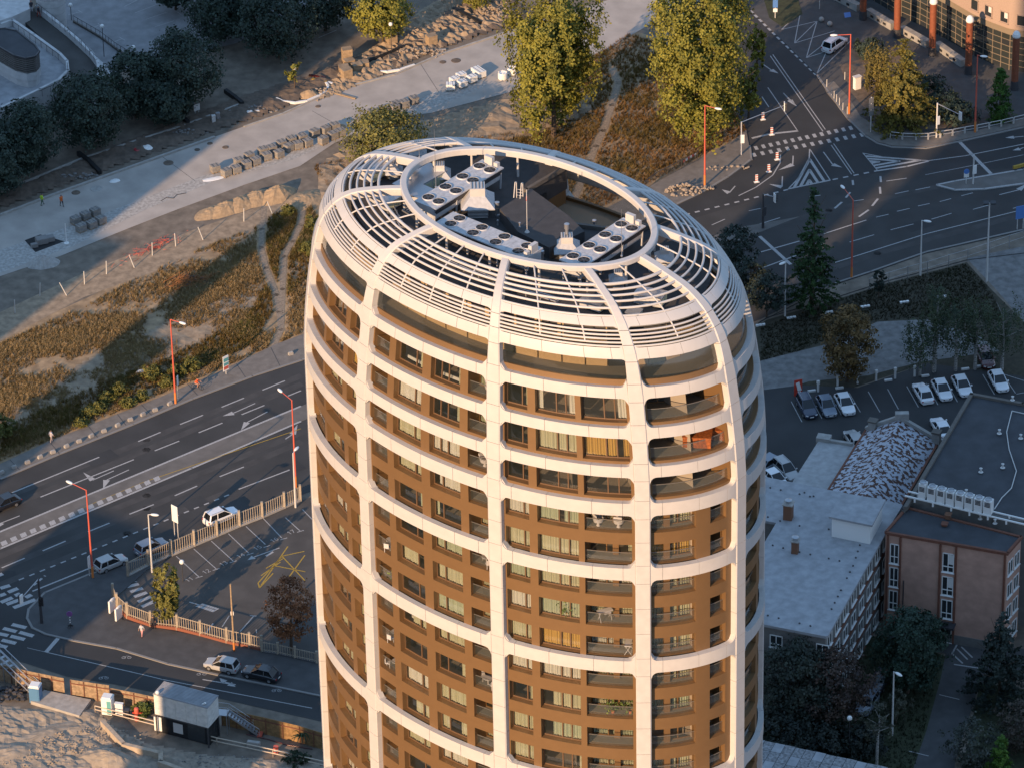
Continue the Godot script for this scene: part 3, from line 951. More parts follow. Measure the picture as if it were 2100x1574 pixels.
	for k in 4:
		b = MB.new()
		var p0: Vector2 = pipes[k][0]; var p1: Vector2 = pipes[k][1]
		for s in 3:
			var off: Vector2 = (p1 - p0).orthogonal().normalized() * 0.28 * (s - 1)
			b.tube(v3(p0 + off, DECK + 0.3), v3(p1 + off, DECK + 0.3), 0.07, 0.07, 6)
		for s in 5: b.boxb(lerpf(p0.x, p1.x, s / 4.0), DECK, lerpf(p0.y, p1.y, s / 4.0), 0.12, 0.24, 0.9, -(p1 - p0).angle())
		solo_tower("pipe_run", b, M.steel, ["steel pipe run under the middle front louvres", "steel pipe run under the front right louvres", "steel pipe run near the left end of the ring", "steel pipe run beside the far left chiller"][k], "pipes", "pipe runs on the roof deck")
	terrace_things()

func solo_tower(called: String, b: MB, m: Material, label: String, category: String, group := "") -> MeshInstance3D:
	var at := b.low()
	b.shift(-at)
	var o := obj(called, b, m)
	o.position = tw(Vector2(at.x, at.z), at.y)
	o.rotation.y = TURN
	tag(o, label, category, group)
	return o

func solo_at(called: String, b: MB, m: Material, at: Vector3, turn: float, label: String, category: String, group := "") -> MeshInstance3D:
	var o := obj(called, b, m)
	o.position = at; o.rotation.y = turn
	tag(o, label, category, group)
	return o

func chiller(at: Vector2, along: Vector2, l: float, label: String) -> void:
	var o := thing("chiller", label, "chiller", tw(at, DECK), TURN - along.angle(), "chillers on the tower roof")
	var w := 2.35; var h0 := 1.05; var h1 := 2.0
	var b := MB.new()
	var n := 4
	for k in n:    # four bays of casing with a seam between
		b.box(Vector3(-l / 2 + l * (k + 0.5) / n, (h0 + h1) / 2, 0), Vector3(l / n - 0.04, h1 - h0, w - 0.5))
		b.box(Vector3(-l / 2 + l * (k + 0.5) / n, h1 + 0.04, 0), Vector3(l / n - 0.02, 0.1, w))
	obj("casing", b, M.chiller_grey, o)
	b = MB.new()
	for s in [-1, 1]: b.box(Vector3(0, (h0 + h1) / 2 + 0.05, s * (w / 2 - 0.2)), Vector3(l - 0.3, 0.7, 0.06), Basis(Vector3.RIGHT, s * 0.35))
	obj("coil", b, M.dark_metal, o)
	b = MB.new()
	for s in [-1, 1]: b.box(Vector3(0, h0 - 0.08, s * 0.8), Vector3(l, 0.16, 0.12))
	obj("frame", b, M.chiller_grey, o)
	for x in [-l / 2 + 0.15, -l / 6, l / 6, l / 2 - 0.15]:
		for s in [-1, 1]:
			b = MB.new()
			b.bar(Vector3(x, 0, s * 0.85), Vector3(x, h0 + 0.5, s * 0.95), 0.12, 0.12)
			obj("leg", b, M.chiller_grey, o)
	for k in 4:
		for s in [-1, 1]:
			var c := Vector3(-l / 2 + l * (k + 0.5) / n, h1 + 0.09, s * 0.57)
			b = MB.new()
			b.lathe(c, [Vector2(0.58, 0.0), Vector2(0.54, 0.1), Vector2(0.5, 0.1), Vector2(0.49, 0.04)], 18)
			var f := obj("fan", b, M.chiller_grey, o)
			b = MB.new()
			b.lathe(c, [Vector2(0.5, 0.07), Vector2(0.0, 0.07)], 16)
			obj("fan_well", b, M.black, f)
			b = MB.new()
			for q in 5:
				var a := TAU * q / 5.0 + k
				b.bar(c + Vector3(0, 0.1, 0), c + Vector3(cos(a) * 0.42, 0.09, sin(a) * 0.42), 0.14, 0.015)
			b.lathe(c, [Vector2(0.07, 0.05), Vector2(0.07, 0.13), Vector2(0, 0.13)], 8)
			obj("fan_blades", b, M.dark_metal, f)
	b = MB.new()
	b.box(Vector3(l / 2 - 0.25, h1 + 0.45, -0.2), Vector3(0.35, 0.8, 0.85)); b.box(Vector3(l / 2 - 0.25, h1 + 0.28, 0.6), Vector3(0.35, 0.45, 0.4))
	obj("control_box", b, M.tower_white, o)

func hood(at: Vector2, s: float, label: String) -> void:
	var o := thing("vent_hood", label, "vent", tw(at, DECK), TURN + 0.75, "vent hoods on the tower roof")
	var b := MB.new()
	b.boxb(0, 0, 0, s * 1.1, s * 0.75, s * 1.1)
	obj("louvre_base", b, M.chiller_grey, o)
	for k in 3:
		b = MB.new(); b.boxb(0, s * (0.12 + k * 0.2), 0, s * 1.18, s * 0.07, s * 1.18); obj("slat", b, M.steel, o)
	b = MB.new()
	var lo := s * 0.95; var hi := s * 0.42
	var q := [Vector3(-lo, s * 0.75, -lo), Vector3(lo, s * 0.75, -lo), Vector3(lo, s * 0.75, lo), Vector3(-lo, s * 0.75, lo)]
	var p := [Vector3(-hi, s * 1.3, -hi), Vector3(hi, s * 1.3, -hi), Vector3(hi, s * 1.3, hi), Vector3(-hi, s * 1.3, hi)]
	for k in 4:
		var k2 := (k + 1) % 4
		b.face(q[k], q[k2], p[k2], p[k], q[k] + q[k2] + Vector3(0, 1, 0) - Vector3(0, 1.5 * s, 0))
	b.boxb(0, s * 0.7, 0, lo * 2, 0.06, lo * 2)
	obj("skirt", b, M.chiller_grey, o)
	b = MB.new(); b.boxb(0, s * 1.28, 0, hi * 2, s * 0.5, hi * 2); obj("collar", b, M.tower_white, o)
	b = MB.new()
	for k in 4: b.boxb(-hi * 0.7 + k * hi * 0.47, s * 1.79, 0, 0.05, 0.04, hi * 1.7)
	obj("grille", b, M.dark_metal, o)

func air_box(at: Vector2, s: Vector3, turn: float, label: String) -> void:
	var o := thing("air_handler", label, "air handler", tw(at, DECK), TURN + turn, "air handlers on the tower roof")
	var b := MB.new(); b.boxb(0, 0.12, 0, s.x, s.y - 0.12, s.z); obj("casing", b, M.chiller_grey, o)
	b = MB.new(); b.boxb(0, s.y, 0, s.x + 0.1, 0.05, s.z + 0.1); obj("cover", b, M.steel, o)
	b = MB.new(); b.boxb(0, 0, 0, s.x - 0.2, 0.12, s.z - 0.2); obj("plinth", b, M.dark_metal, o)
	var n := maxi(2, int(s.z / 0.9))
	for k in n:
		b = MB.new(); b.boxb(s.x / 2 + 0.01, 0.25, -s.z / 2 + s.z * (k + 0.5) / n, 0.04, s.y - 0.4, s.z / n - 0.12); obj("access_panel", b, M.curtain_cream, o)

# furniture that shows on the balconies and terraces: tower angle, floor height, distance in from the skin
func terrace_things() -> void:
	var spot := func(t: float, y: float, off: float) -> Vector3:
		var p := sp(t, y, off)
		return tw(Vector2(p.x, p.z), y)
	var b := MB.new()
	# orange wooden tub and bench on the corner terrace
	b.boxb(0, 0, 0, 2.3, 0.95, 1.5); b.boxb(0, 0.95, 0, 2.4, 0.08, 1.6); b.boxb(1.9, 0, -1.2, 1.6, 0.9, 1.2)
	solo_at("wooden_tub", b, M.orange_wood, spot.call(13.0, 109.07, -2.0), TURN + 0.6, "orange wooden tub on the corner terrace of the tower", "tub")
	var chairs := [[73.9, 112.56, "white egg chair on the topmost balcony left of the middle rib", 0], [75.3, 105.61, "white shell chair on the balcony beside the middle rib, third floor down", 0], [75.6, 95.82, "white garden chairs around a table behind the middle left railing", 1], [104.5, 92.72, "white table set behind the railing at the left rib", 1], [46.5, 102.14, "round wicker chair on the bay right of the middle rib", 0], [41.0, 102.14, "pale lounge chair beside the round wicker chair", 0], [45.0, 92.72, "white laundry rack on the balcony of the middle right bay", 2], [38.5, 89.62, "white clothes airer in the corner of the lower middle right balcony", 2], [103.8, 83.32, "white patio chairs at the lower left balcony", 1], [104.0, 80.19, "two white stools on the lowest left balcony", 1], [76.0, 83.32, "white balcony table low beside the middle rib", 1]]
	for c in chairs:
		b = MB.new()
		match c[3]:
			0:
				b.lathe(Vector3(0, 0.25, 0), [Vector2(0.1, 0), Vector2(0.42, 0.2), Vector2(0.48, 0.5), Vector2(0.4, 0.55), Vector2(0.36, 0.3), Vector2(0, 0.22)], 12)
				b.tube(Vector3(0, 0, 0), Vector3(0, 0.3, 0), 0.2, 0.06)
				b.box(Vector3(0, 0.85, -0.3), Vector3(0.7, 0.7, 0.08), Basis(Vector3.RIGHT, -0.3))
			1:
				b.lathe(Vector3(0, 0.7, 0), [Vector2(0.42, 0), Vector2(0.42, 0.04), Vector2(0, 0.04)], 14)
				b.tube(Vector3.ZERO, Vector3(0, 0.7, 0), 0.05)
				for s in [-1, 1]:
					b.boxb(s * 0.75, 0.42, 0, 0.45, 0.05, 0.45); b.boxb(s * 0.95, 0.45, 0, 0.05, 0.45, 0.45)
					for q in [-1, 1]: b.boxb(s * 0.75 + q * 0.18, 0, q * 0.18, 0.04, 0.42, 0.04)
			2:
				b.box(Vector3(0, 0.95, 0), Vector3(1.3, 0.04, 0.55)); b.box(Vector3(0.2, 0.8, 0.15), Vector3(0.6, 0.35, 0.04))
				for s in [-1, 1]:
					b.bar(Vector3(s * 0.5, 0, -0.3), Vector3(s * 0.5, 0.95, 0.25), 0.04, 0.04); b.bar(Vector3(s * 0.5, 0, 0.3), Vector3(s * 0.5, 0.95, -0.25), 0.04, 0.04)
		var y: float = c[1]
		solo_at("balcony_furniture", b, M.tower_white, spot.call(c[0], y, -1.4), rng.randf() * 3.0, c[2], "furniture", "furniture on the tower balconies")
	var plants_at := [[43.0, 83.32, "green potted plants crowding the balcony of the lower middle right bay"], [55.0, 92.72, "green plants behind the window of the middle bay"], [101.8, 89.62, "potted plant with orange flowers on the left balcony"], [38.0, 83.32, "potted palm beside a wicker seat on the lower middle right balcony"]]
	for c in plants_at:
		var o := thing("potted_plant", c[2], "plant", spot.call(c[0], c[1], -1.3 if c[0] != 55.0 else -1.4), 0.0, "plants on the tower balconies")
		b = MB.new(); b.lathe(Vector3.ZERO, [Vector2(0.14, 0), Vector2(0.2, 0.35), Vector2(0.18, 0.35)], 10); obj("pot", b, M.terracotta, o)
		b = MB.new()
		for k in 130:
			b.col = Color(0.07, 0.13, 0.03).lerp(Color(0.16, 0.2, 0.05), rng.randf())
			leaf(b, Vector3(rng.randfn(0, 0.4), 0.75 + rng.randfn(0, 0.25), rng.randfn(0, 0.3)), 0.11)
		obj("foliage", b, M.leaf, o)

func leaf(b: MB, p: Vector3, s: float, out := Vector3.ZERO) -> void:
	var u := Vector3(rng.randfn(), rng.randfn(), rng.randfn()).normalized()
	var w := Vector3(rng.randfn(), rng.randfn(), rng.randfn())
	if out != Vector3.ZERO: w = w * 0.5 + out
	var x := u.cross(w).normalized() * s
	var y := x.cross(w).normalized() * s * 0.75
	var nn := x.cross(y).normalized()
	var f := b.v.size()
	b.v.append(p - x); b.v.append(p + y); b.v.append(p + x)
	b.v.append(p - x); b.v.append(p + x); b.v.append(p - y)
	for k in 6:
		b.n.append(-nn if (b.v[f + 1] - b.v[f]).cross(b.v[f + 2] - b.v[f]).dot(nn) > 0 else nn)
		b.c.append(b.col)


# ---------------------------------------------------------------- towers outside the frame, on the sun's side: they stand in the light
func neighbours() -> void:
	var s := Vector2(cos(deg_to_rad(SUN_AZ)), sin(deg_to_rad(SUN_AZ)))      # across the sun's path
	var d := Vector2(sin(deg_to_rad(SUN_AZ)), -cos(deg_to_rad(SUN_AZ)))     # along the shadows
	var k := tan(deg_to_rad(SUN_EL))
	# across from, across to, foot, depth, reach of the shadow
	var list := [[-150.0, -66.9, -160.0, 22.0, 190.0, "broad dark slab block beyond the far left of the frame"], [-66.9, -61.9, -190.0, 18.0, 5.0, "narrow block beside the broad slab beyond the left of the frame"], [-49.2, -45.6, -200.0, 14.0, 22.0, "slim tower beyond the left of the frame beside the road"], [-45.6, -42.0, -200.0, 14.0, -12.0, "lower block against the slim tower beyond the left of the frame"], [-30.5, -15.3, -205.0, 16.0, -49.0, "mid-rise block beyond the lower left of the frame"], [4.6, 16.6, -225.0, 20.0, 92.0, "tall office block beyond the lower left of the frame"], [18.9, 70.2, -262.0, 24.0, 226.0, "tallest neighbouring tower standing below and left of the frame"]]
	for q in list:
		var h: float = (q[4] - q[2]) * k
		var c: Vector2 = s * ((q[0] + q[1]) * 0.5) + d * (q[2] - q[3] * 0.5)
		var o := thing("neighbouring_tower", q[5], "tower", v3(c), -s.angle(), "neighbouring towers outside the frame")
		var w: float = q[1] - q[0]
		var b := MB.new(); b.boxb(0, 0, 0, w, h, q[3]); obj("wall", b, M.plaster_grey, o)
		b = MB.new()
		for y in range(3, int(h) - 1, 4): b.boxb(0, y, 0, w + 0.1, 1.8, q[3] + 0.1)
		obj("window_band", b, M.glass_dark, o)

# ---------------------------------------------------------------- ground, roads, paving
func flat(called: String, pts: Array, y: float, m: Material) -> MeshInstance3D:
	var b := MB.new(); b.sheet(pv(pts), y)
	return setting(called, b, m)

func raised(called: String, pts: Array, h: float, m: Material) -> MeshInstance3D:
	var b := MB.new(); b.prism(pv(pts), 0.0, h)
	return setting(called, b, m)

var bump := FastNoiseLite.new()
# uneven ground inside an outline, sinking to its edge
func rough_patch(called: String, pts: Array, step: float, amp: float, m: Material, base := 0.02, freq := 0.35) -> void:
	var poly := pv(pts)
	bump.seed = 7; bump.frequency = freq; bump.fractal_octaves = 4
	var lo := poly[0]; var hi := poly[0]
	for p in poly: lo = lo.min(p); hi = hi.max(p)
	var b := MB.new()
	var nx := int((hi.x - lo.x) / step) + 1; var nz := int((hi.y - lo.y) / step) + 1
	var hs := {}
	for i in nx + 1:
		for j in nz + 1:
			var p := lo + Vector2(i, j) * step
			if not Geometry2D.is_point_in_polygon(p, poly): continue
			var e := 1e9
			for k in poly.size(): e = minf(e, p.distance_to(Geometry2D.get_closest_point_to_segment(p, poly[k], poly[(k + 1) % poly.size()])))
			var f := clampf(e / 1.2, 0, 1)
			hs[Vector2i(i, j)] = base + f * amp * (0.5 + 0.9 * bump.get_noise_2dv(p)) if f > 0 else base
	for i in nx:
		for j in nz:
			var k := [Vector2i(i, j), Vector2i(i + 1, j), Vector2i(i + 1, j + 1), Vector2i(i, j + 1)]
			var ok := true
			for q in k: ok = ok and hs.has(q)
			if not ok: continue
			var p := []
			for q in k:
				var w: Vector2 = lo + Vector2(q) * step
				p.append(Vector3(w.x, maxf(0.008, hs[q]), w.y))
			b.tri(p[0], p[2], p[1]); b.tri(p[0], p[3], p[2])
	setting(called, b, m)

func ground() -> void:
	var b := MB.new()
	b.quad(Vector3(-900, 0, 700), Vector3(900, 0, 700), Vector3(900, 0, -1200), Vector3(-900, 0, -1200))
	setting("ground", b, M.ground_soil)
	# asphalt: the avenue, the side street at the right and the street at the lower left
	flat("avenue_road", vv([-84.19,36.14,-62.34,19.34,-55.48,13.94,-46.75,7.52,-39.66,1.94,-32.42,-3.03,-26.35,-6.61,17.09,-39.37,22.19,-43.63,25.73,-46.71,29.41,-50.72,32.7,-55.19,32.43,-60.27,30.86,-72.62,29.23,-92.55,26.08,-119.72,31.02,-119.48,34.86,-98.15,42.97,-78.35,44.26,-73.41,46.41,-65.75,48.39,-60.92,49.88,-58.84,51.76,-57.69,56.31,-57.22,61.38,-59.01,69.91,-62.41,97.68,-73.11,94.09,-45.71,67.26,-35.34,54.09,-30,46.61,-25.37,41.79,-22.76,31.74,-14.13,15.28,-2.83,-25.78,24.22,-41.16,35.72,-50.25,40.3,-55.29,43.97,-56.94,47.32,-56.98,49.12,-56.22,51.13,-54.54,52.48,-51.24,53.88,-46.19,55.63,-40.08,58.97,-34.11,61.4,-22.32,65.94,-3.57,73.38,-3.61,78.9,-23.33,70.33,-33.94,65.9,-40.64,64.7,-46.3,62.58,-51.81,60.85,-55.17,58.89,-63.07,54.51,-83.31,44.32]), 0.03, M.asphalt)
	flat("junction_surface", vv([22.16,-43.12,25.71,-46.19,29.39,-50.2,32.67,-54.66,32.43,-60.27,30.86,-72.62,29.23,-92.55,26.08,-119.72,31.02,-119.48,34.84,-97.85,42.84,-78.36,44.13,-73.41,46.28,-65.75,48.24,-60.66,49.86,-58.57,51.73,-57.29,56.28,-56.82,61.34,-58.61,69.87,-62,97.63,-72.7,96.16,-61.52,68.83,-51.38,49.3,-50.91,42.68,-48.97,37.24,-46.86,22.84,-39.12]), 0.034, M.asphalt_new)
	flat("lower_left_surface", vv([-83.97,38.2,-59.13,39.15,-56.83,47.33,-56.81,49.12,-56.11,51.13,-54.53,52.67,-51.23,54.07,-46.18,55.83,-40.07,59.16,-34.11,61.6,-22.32,66.13,-3.57,73.57,-3.61,78.54,-23.34,69.96,-33.95,65.71,-40.65,64.41,-51.82,60.56,-55.19,58.6,-63.1,54.22,-83.33,44.12]), 0.034, M.asphalt_new)
	flat("lay_by_road", vv([-46.3,53.67,-42.78,55.27,-35.95,57.47,-28.07,58.44,-22.44,60.59,-22.33,65.56,-34.12,61.21,-40.09,58.77,-45.29,55.66]), 0.136, M.paving_dark)
	raised("corner_pavement", vv([-50.24,40.51,-41.16,35.93,-40.76,36.87,-43.56,39.74,-47.14,45.69,-45.88,49.93,-42.46,51.45,-36.61,53.54,-32.69,54.57,-28.12,56.99,-22.46,59.43,-22.33,65.75,-34.11,61.5,-40.08,58.87,-46.19,55.63,-51.24,53.88,-54.54,52.48,-56.22,51.13,-56.98,49.12,-56.94,47.32,-55.29,43.97]), 0.13, M.paving_dark)
	raised("upper_pavement", vv([-79.34,26.92,-62.6,15.96,-56.98,11.13,-50.49,6.37,-43.74,1.44,-36.91,-3.91,-29.83,-10.38,-26.49,-12.6,8.76,-39.09,18.68,-48.31,23.41,-53.35,30.26,-60.1,32.45,-63.24,32.7,-55.19,29.41,-50.72,25.73,-46.71,22.19,-43.63,17.09,-39.37,-26.35,-6.61,-32.42,-3.03,-39.66,1.94,-46.75,7.52,-55.48,13.94,-62.34,19.34,-78.91,31.15]), 0.13, M.paving_light)
	flat("car_park_surface", vv([-40.77,36.66,-25.75,25.39,-9.1,15.66,-9.05,67.56,-22.44,60.59,-28.12,56.79,-32.69,54.37,-36.62,53.34,-42.47,51.25,-45.9,49.53,-47.02,45.69,-43.56,39.74]), 0.026, M.asphalt_old)
	raised("forecourt", vv([42.97,-78.35,34.86,-98.15,31.02,-119.48,110.73,-118.84,104.8,-76.29,97.72,-73.39,69.97,-62.94,61.42,-59.54,56.35,-57.76,51.8,-58.22,49.92,-59.37,48.43,-61.46,46.43,-66.02,44.27,-73.54]), 0.12, M.paving_dark)
	raised("corner_path", vv([43.93,-73.42,43.72,-75.38,45.13,-76.43,46.84,-71.91,48.11,-66.35,50.2,-63.27,56.64,-61.23,63.25,-61.62,70.14,-64.7,98.14,-76.59,97.74,-73.53,69.95,-62.81,61.41,-59.41,56.34,-57.62,51.79,-58.09,49.91,-59.24,48.42,-61.32,46.42,-65.88]), 0.125, M.paving_light)
	raised("traffic_island", vv([56.85,-47.19,59.44,-47.99,68.78,-50.86,95.99,-60.18,95.46,-56.18,68.43,-47.21,63.14,-46.01,59.26,-45.91]), 0.14, M.median_grey)
	raised("median", vv([-77.72,43.02,-51.63,23.32,-26.21,4.18,29.13,-36.95,38.24,-39.74,28.95,-33.18,-26.12,7.67,-39.16,17.76,-61.21,34.43,-77.37,46.56]), 0.06, M.median_grey)
	raised("lower_right_pavement", vv([31.71,-13.53,41.76,-22.27,46.59,-25,54.06,-29.63,67.21,-34.83,94.01,-45.07,93.25,-39.31,66.65,-29.1,59.14,-27.68,48.5,-22.84,41.99,-19.23,32.57,-14.45,31.04,-12.61]), 0.12, M.paving_dark)
	# the road under construction and its bedding
	flat("concrete_road", vv([-85.45,-34.25,-67.18,-44.87,-60.11,-50.13,-39.58,-64.64,-30.5,-70.92,-23.49,-77.26,-15.34,-81.38,-8.66,-87.2,-0.04,-92.86,8,-97.91,20.65,-105.49,31.43,-113.31,33.93,-107.13,20.26,-94.12,14.6,-87.72,1.19,-75.74,-10.25,-70.02,-14.83,-69.13,-23.21,-62.3,-27.81,-56.09,-35.16,-51.28,-43.6,-45.28,-49.86,-40.56,-58.58,-33.62,-65.97,-28.85,-83.5,-14.7]), 0.04, M.concrete_road)
	flat("gravel_bed", vv([-84.1,-20.7,-66.48,-35.58,-57.3,-41.64,-41.43,-53.52,-31.54,-60.65,-22.43,-66.46,-11.2,-74.48,-3.79,-82.56,-2.48,-77.58,-10.25,-70.99,-14.84,-69.68,-22.38,-63.61,-28.83,-57.86,-39.11,-52.5,-47.86,-45.34,-56.96,-36.18,-66.04,-29.71,-83.62,-15.89]), 0.046, M.white_gravel)
	flat("dirt_track", vv([-82.67,-6.45,-65.3,-19.93,-55.26,-29.26,-41.18,-39.94,-28.59,-48.39,-25.94,-45.69,-39.64,-33.57,-54.89,-23.12,-64.76,-12.75,-81.87,1.61]), 0.012, M.soil_tan)
	flat("dry_field", vv([-81.64,3.88,-64.85,-13.94,-54.26,-23.1,-47.09,-30.16,-33.55,-41.52,-25.94,-45.69,-22.27,-57.31,-9.18,-68.88,1.51,-73.92,9.74,-83.37,17.48,-93.09,26.12,-86.92,33.03,-62.94,30.27,-60.37,23.42,-53.61,18.69,-48.57,8.77,-39.34,-26.5,-12.84,-29.84,-10.61,-36.92,-4.14,-43.75,1.21,-50.5,6.14,-56.99,10.9,-62.61,15.74,-79.39,26.39]), 0.008, M.dry_grass)
	rough_patch("soil_bank", vv([-26.16,-55.49,-22.34,-61.32,-10.51,-68.94,1.52,-74.61,10.35,-80.52,12.75,-69.28,4,-62.19,-9.17,-59.41,-22.06,-45.52,-25.94,-45.69]), 0.9, 0.5, M.soil_tan, 0.0)
	rough_patch("dig_strip", vv([-73.33,-41.3,-67.26,-45.91,-60.17,-51.05,-39.62,-65.59,-30.53,-71.74,-23.51,-78.1,-15.34,-82.23,-8.66,-88.06,-0.03,-93.88,4.55,-97.48,0.5,-105.67,-9.22,-100.17,-18.74,-88.94,-26.76,-82.18,-33.39,-78.26,-39.94,-73.68,-48.93,-66.54,-59.62,-57.61,-67.62,-50.72,-73.86,-47.74]), 0.7, 0.55, M.soil_dark, 0.012)
	rough_patch("dug_earth", vv([-26.55,-73.09,-18.62,-79.28,-11.92,-85.77,-5.11,-91.21,0.11,-94.46,1.86,-102.62,-2.23,-111.83,-11.98,-100.29,-16.72,-91.74,-22.75,-84.83]), 0.4, 0.75, M.soil_tan, 0.02, 0.8)
	rough_patch("smoothed_field", vv([-66.82,7.84,-60.3,-2.09,-52.23,-9.88,-41.54,-18.95,-36.1,-23.56,-30.45,-23.32,-38.75,-11.69,-48.7,-1.62,-60.63,10.32,-66.37,13.4]), 0.8, 0.22, M.soil_tan, -0.05)
	# right-hand side: lawn, pale gravel, car park
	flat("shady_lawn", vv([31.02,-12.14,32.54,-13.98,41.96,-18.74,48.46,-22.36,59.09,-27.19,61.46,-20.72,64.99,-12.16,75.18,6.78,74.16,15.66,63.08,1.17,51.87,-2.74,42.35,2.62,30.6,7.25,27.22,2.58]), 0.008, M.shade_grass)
	flat("pale_gravel", vv([27.22,2.58,31.21,-4.15,40.01,-7.88,46.52,-12.92,52.73,-13.26,59.13,-8.86,61.25,-5.26,51.29,-3.11,44.37,-0.16,37.01,0.92,33.26,2.82,30.66,6.12]), 0.02, M.pale_ground)
	flat("side_yard", vv([59.18,-28.17,66.83,-30.96,93.42,-40.58,85.99,16.13,75.18,6.78,64.99,-12.16,62.08,-20.69]), 0.014, M.pale_ground)
	flat("office_car_park", vv([20.9,9.1,30.84,2.73,35.74,1.78,42.96,2.65,51.87,-2.74,63.13,0.6,85.99,16.13,83.21,37.39,19.45,45.18]), 0.026, M.asphalt_new)
	flat("courtyard_road", vv([40.35,92.99,45.52,75.16,48.02,64.91,48.98,60.14,41.47,55.96,68.87,61.85,68.11,68.5,55.29,64.23,52.35,66.03,48.31,80.77,46.18,93.2]), 0.026, M.paving_dark)
	flat("courtyard_lawn", vv([24.76,53.37,35.75,57.71,42.59,56.01,48.94,60.62,47.51,67.75,44.54,80.64,41.41,93.03,17.56,92.19]), 0.018, M.green_grass)
	flat("courtyard_planting", vv([52.35,66.03,67.89,70.38,65.21,93.87,46.71,93.22]), 0.018, M.green_grass)
	# upper left: car park
	flat("upper_car_park", vv([-68.23,-114.9,-22.09,-128.24,-25.8,-100.93,-32.55,-95.36,-37.89,-91.25,-49.92,-86.06,-55.8,-82.07]), 0.02, M.parking_grey)
	# kerbs
	var kb := MB.new()
	for line in [vv([-62.34,19.34,-55.48,13.94,-46.75,7.52,-39.66,1.94,-32.42,-3.03,-26.35,-6.61,17.09,-39.37,22.19,-43.63,25.73,-46.71,29.41,-50.72,32.7,-55.19,32.69,-58.92]), vv([-41.16,35.72,-50.25,40.3,-55.29,43.97,-56.94,47.32,-56.98,49.12,-56.22,51.13,-54.54,52.48,-51.24,53.88,-46.19,55.63,-40.08,58.97,-34.11,61.4,-22.32,65.94]), vv([42.97,-78.35,44.26,-73.41,46.41,-65.75,48.39,-60.92,49.88,-58.84,51.76,-57.69,56.31,-57.22,61.38,-59.01,69.91,-62.41,97.68,-73.11]), vv([41.77,-22.51,46.6,-25.25,54.08,-29.88,67.24,-35.08,94.06,-45.45])]:
		kb.wall(line, 0.28, 0.0, 0.145)
	setting("kerb", kb, M.kerb)
	kb = MB.new()
	kb.wall(vv([56.85,-47.19,59.45,-48.12,68.78,-50.86,95.99,-60.18]), 0.3, 0.0, 0.17); kb.wall(vv([56.85,-47.19,59.25,-45.78,63.13,-45.88,68.41,-47.08,95.45,-56.05]), 0.3, 0.0, 0.17)
	setting("island_kerb", kb, M.road_white)
	kb = MB.new()
	kb.wall(vv([-73.22,-40.03,-67.15,-44.49,-60.09,-49.87,-39.57,-64.37]), 0.35, 0.0, 0.3)
	kb.wall(vv([-73.75,-46.44,-67.61,-50.59,-57.11,-59.36,-43.37,-68.2,-36.58,-73.39]), 0.3, 0.0, 0.25)
	kb.wall(vv([-23.49,-76.98,-15.34,-81.1,-8.66,-86.91,-0.04,-92.57]), 0.3, 0.0, 0.22)
	kb.wall(vv([-35.7,-67.18,-30.5,-70.64,-23.49,-76.98]), 0.25, 0.0, 0.18)
	setting("new_kerb", kb, M.concrete)
	kb = MB.new()   # curved white kerbs round the planting bays
	kb.wall(vv([-31.55,-74.83,-30.59,-73.96,-28.9,-73.47,-27.24,-73.95,-25.6,-75.4,-24.62,-76.75,-24.45,-78.14,-24.8,-78.99]), 0.3, 0.0, 0.3)
	kb.wall(vv([-18.32,-82.79,-17.64,-81.91,-16.29,-81.85,-14.6,-82.34,-12.58,-83.67]), 0.3, 0.0, 0.3)
	setting("curved_kerb", kb, M.white_paint)
	raised("triangle_lawn", vv([36.49,-105.51,41.22,-106.79,42.05,-96.35,39.01,-92.54,37.32,-95.39]), 0.15, M.green_grass)
	raised("planting_bed", vv([46.24,-81.03,48.9,-82.32,53.93,-86.38,59.63,-73.42,63.76,-67.3,64.19,-63.2,56.72,-62.31,50.3,-64.62,47.26,-73.27]), 0.15, M.soil_dark)
	flat("accessible_bay_sign", vv([47.89,-96.38,48.8,-96.63,48.83,-95.16,47.93,-94.91]), 0.127, M.sign_blue)
	# joints in the pavement, worn wheel tracks and repairs in the asphalt
	var jb := MB.new()
	for s in [vv([-56.98,11.13,-55.48,13.94]), vv([-52.46,7.63,-50.97,10.59]), vv([-46.08,3.05,-44.55,5.82]), vv([-40.53,-1.52,-39.14,1.28]), vv([-34.6,-6.01,-33.33,-2.72]), vv([-30.36,-9.7,-29.07,-5.21]), vv([-61.47,15.13,-60.11,17.48]), vv([-48.93,5.19,-47.7,7.82])]: jb.strip(s, 0.1, 0.137)
	for s in [vv([-26.51,-71.29,-22.43,-66.46]), vv([-11.91,-84.63,-9.19,-75.78]), vv([-46.62,-59.7,-41.72,-52.61])]: jb.strip(s, 0.06, 0.048)
	setting("pavement_joint", jb, M.paving_dark)
	jb = MB.new()
	for s in [vv([-64.24,25.39,-45.01,11.16,-26.26,-3.01]), vv([-64.05,27.73,-44.9,13.37,-26.21,-1.06]), vv([-63.28,37.56,-44.38,23.6,-25.94,10.14]), vv([-63.07,40.23,-44.24,26.38,-25.89,12.25]), vv([-62.81,43.59,-46.3,31.67,-33.83,22.62]), vv([23.85,-32.77,42.17,-41.23,68.83,-51.38]), vv([32.1,-20.73,47.76,-29.9,67.63,-39.13])]: jb.strip(s, 1.1, 0.0365)
	setting("wheel_track", jb, M.asphalt_track)
	jb = MB.new()
	for s in [vv([-51.89,16.17,-48.75,13.88]), vv([-29.2,19.78,-25.77,17.41]), vv([-39.55,26.34,-37.28,24.62]), vv([18.39,-39.95,24.28,-42.9]), vv([52.03,-35.98,55.36,-37.74]), vv([-35.17,62.99,-30.1,65.09])]: jb.strip(s, 2.1, 0.0375)
	setting("asphalt_repair", jb, M.asphalt_new)
	trails()
	markings()
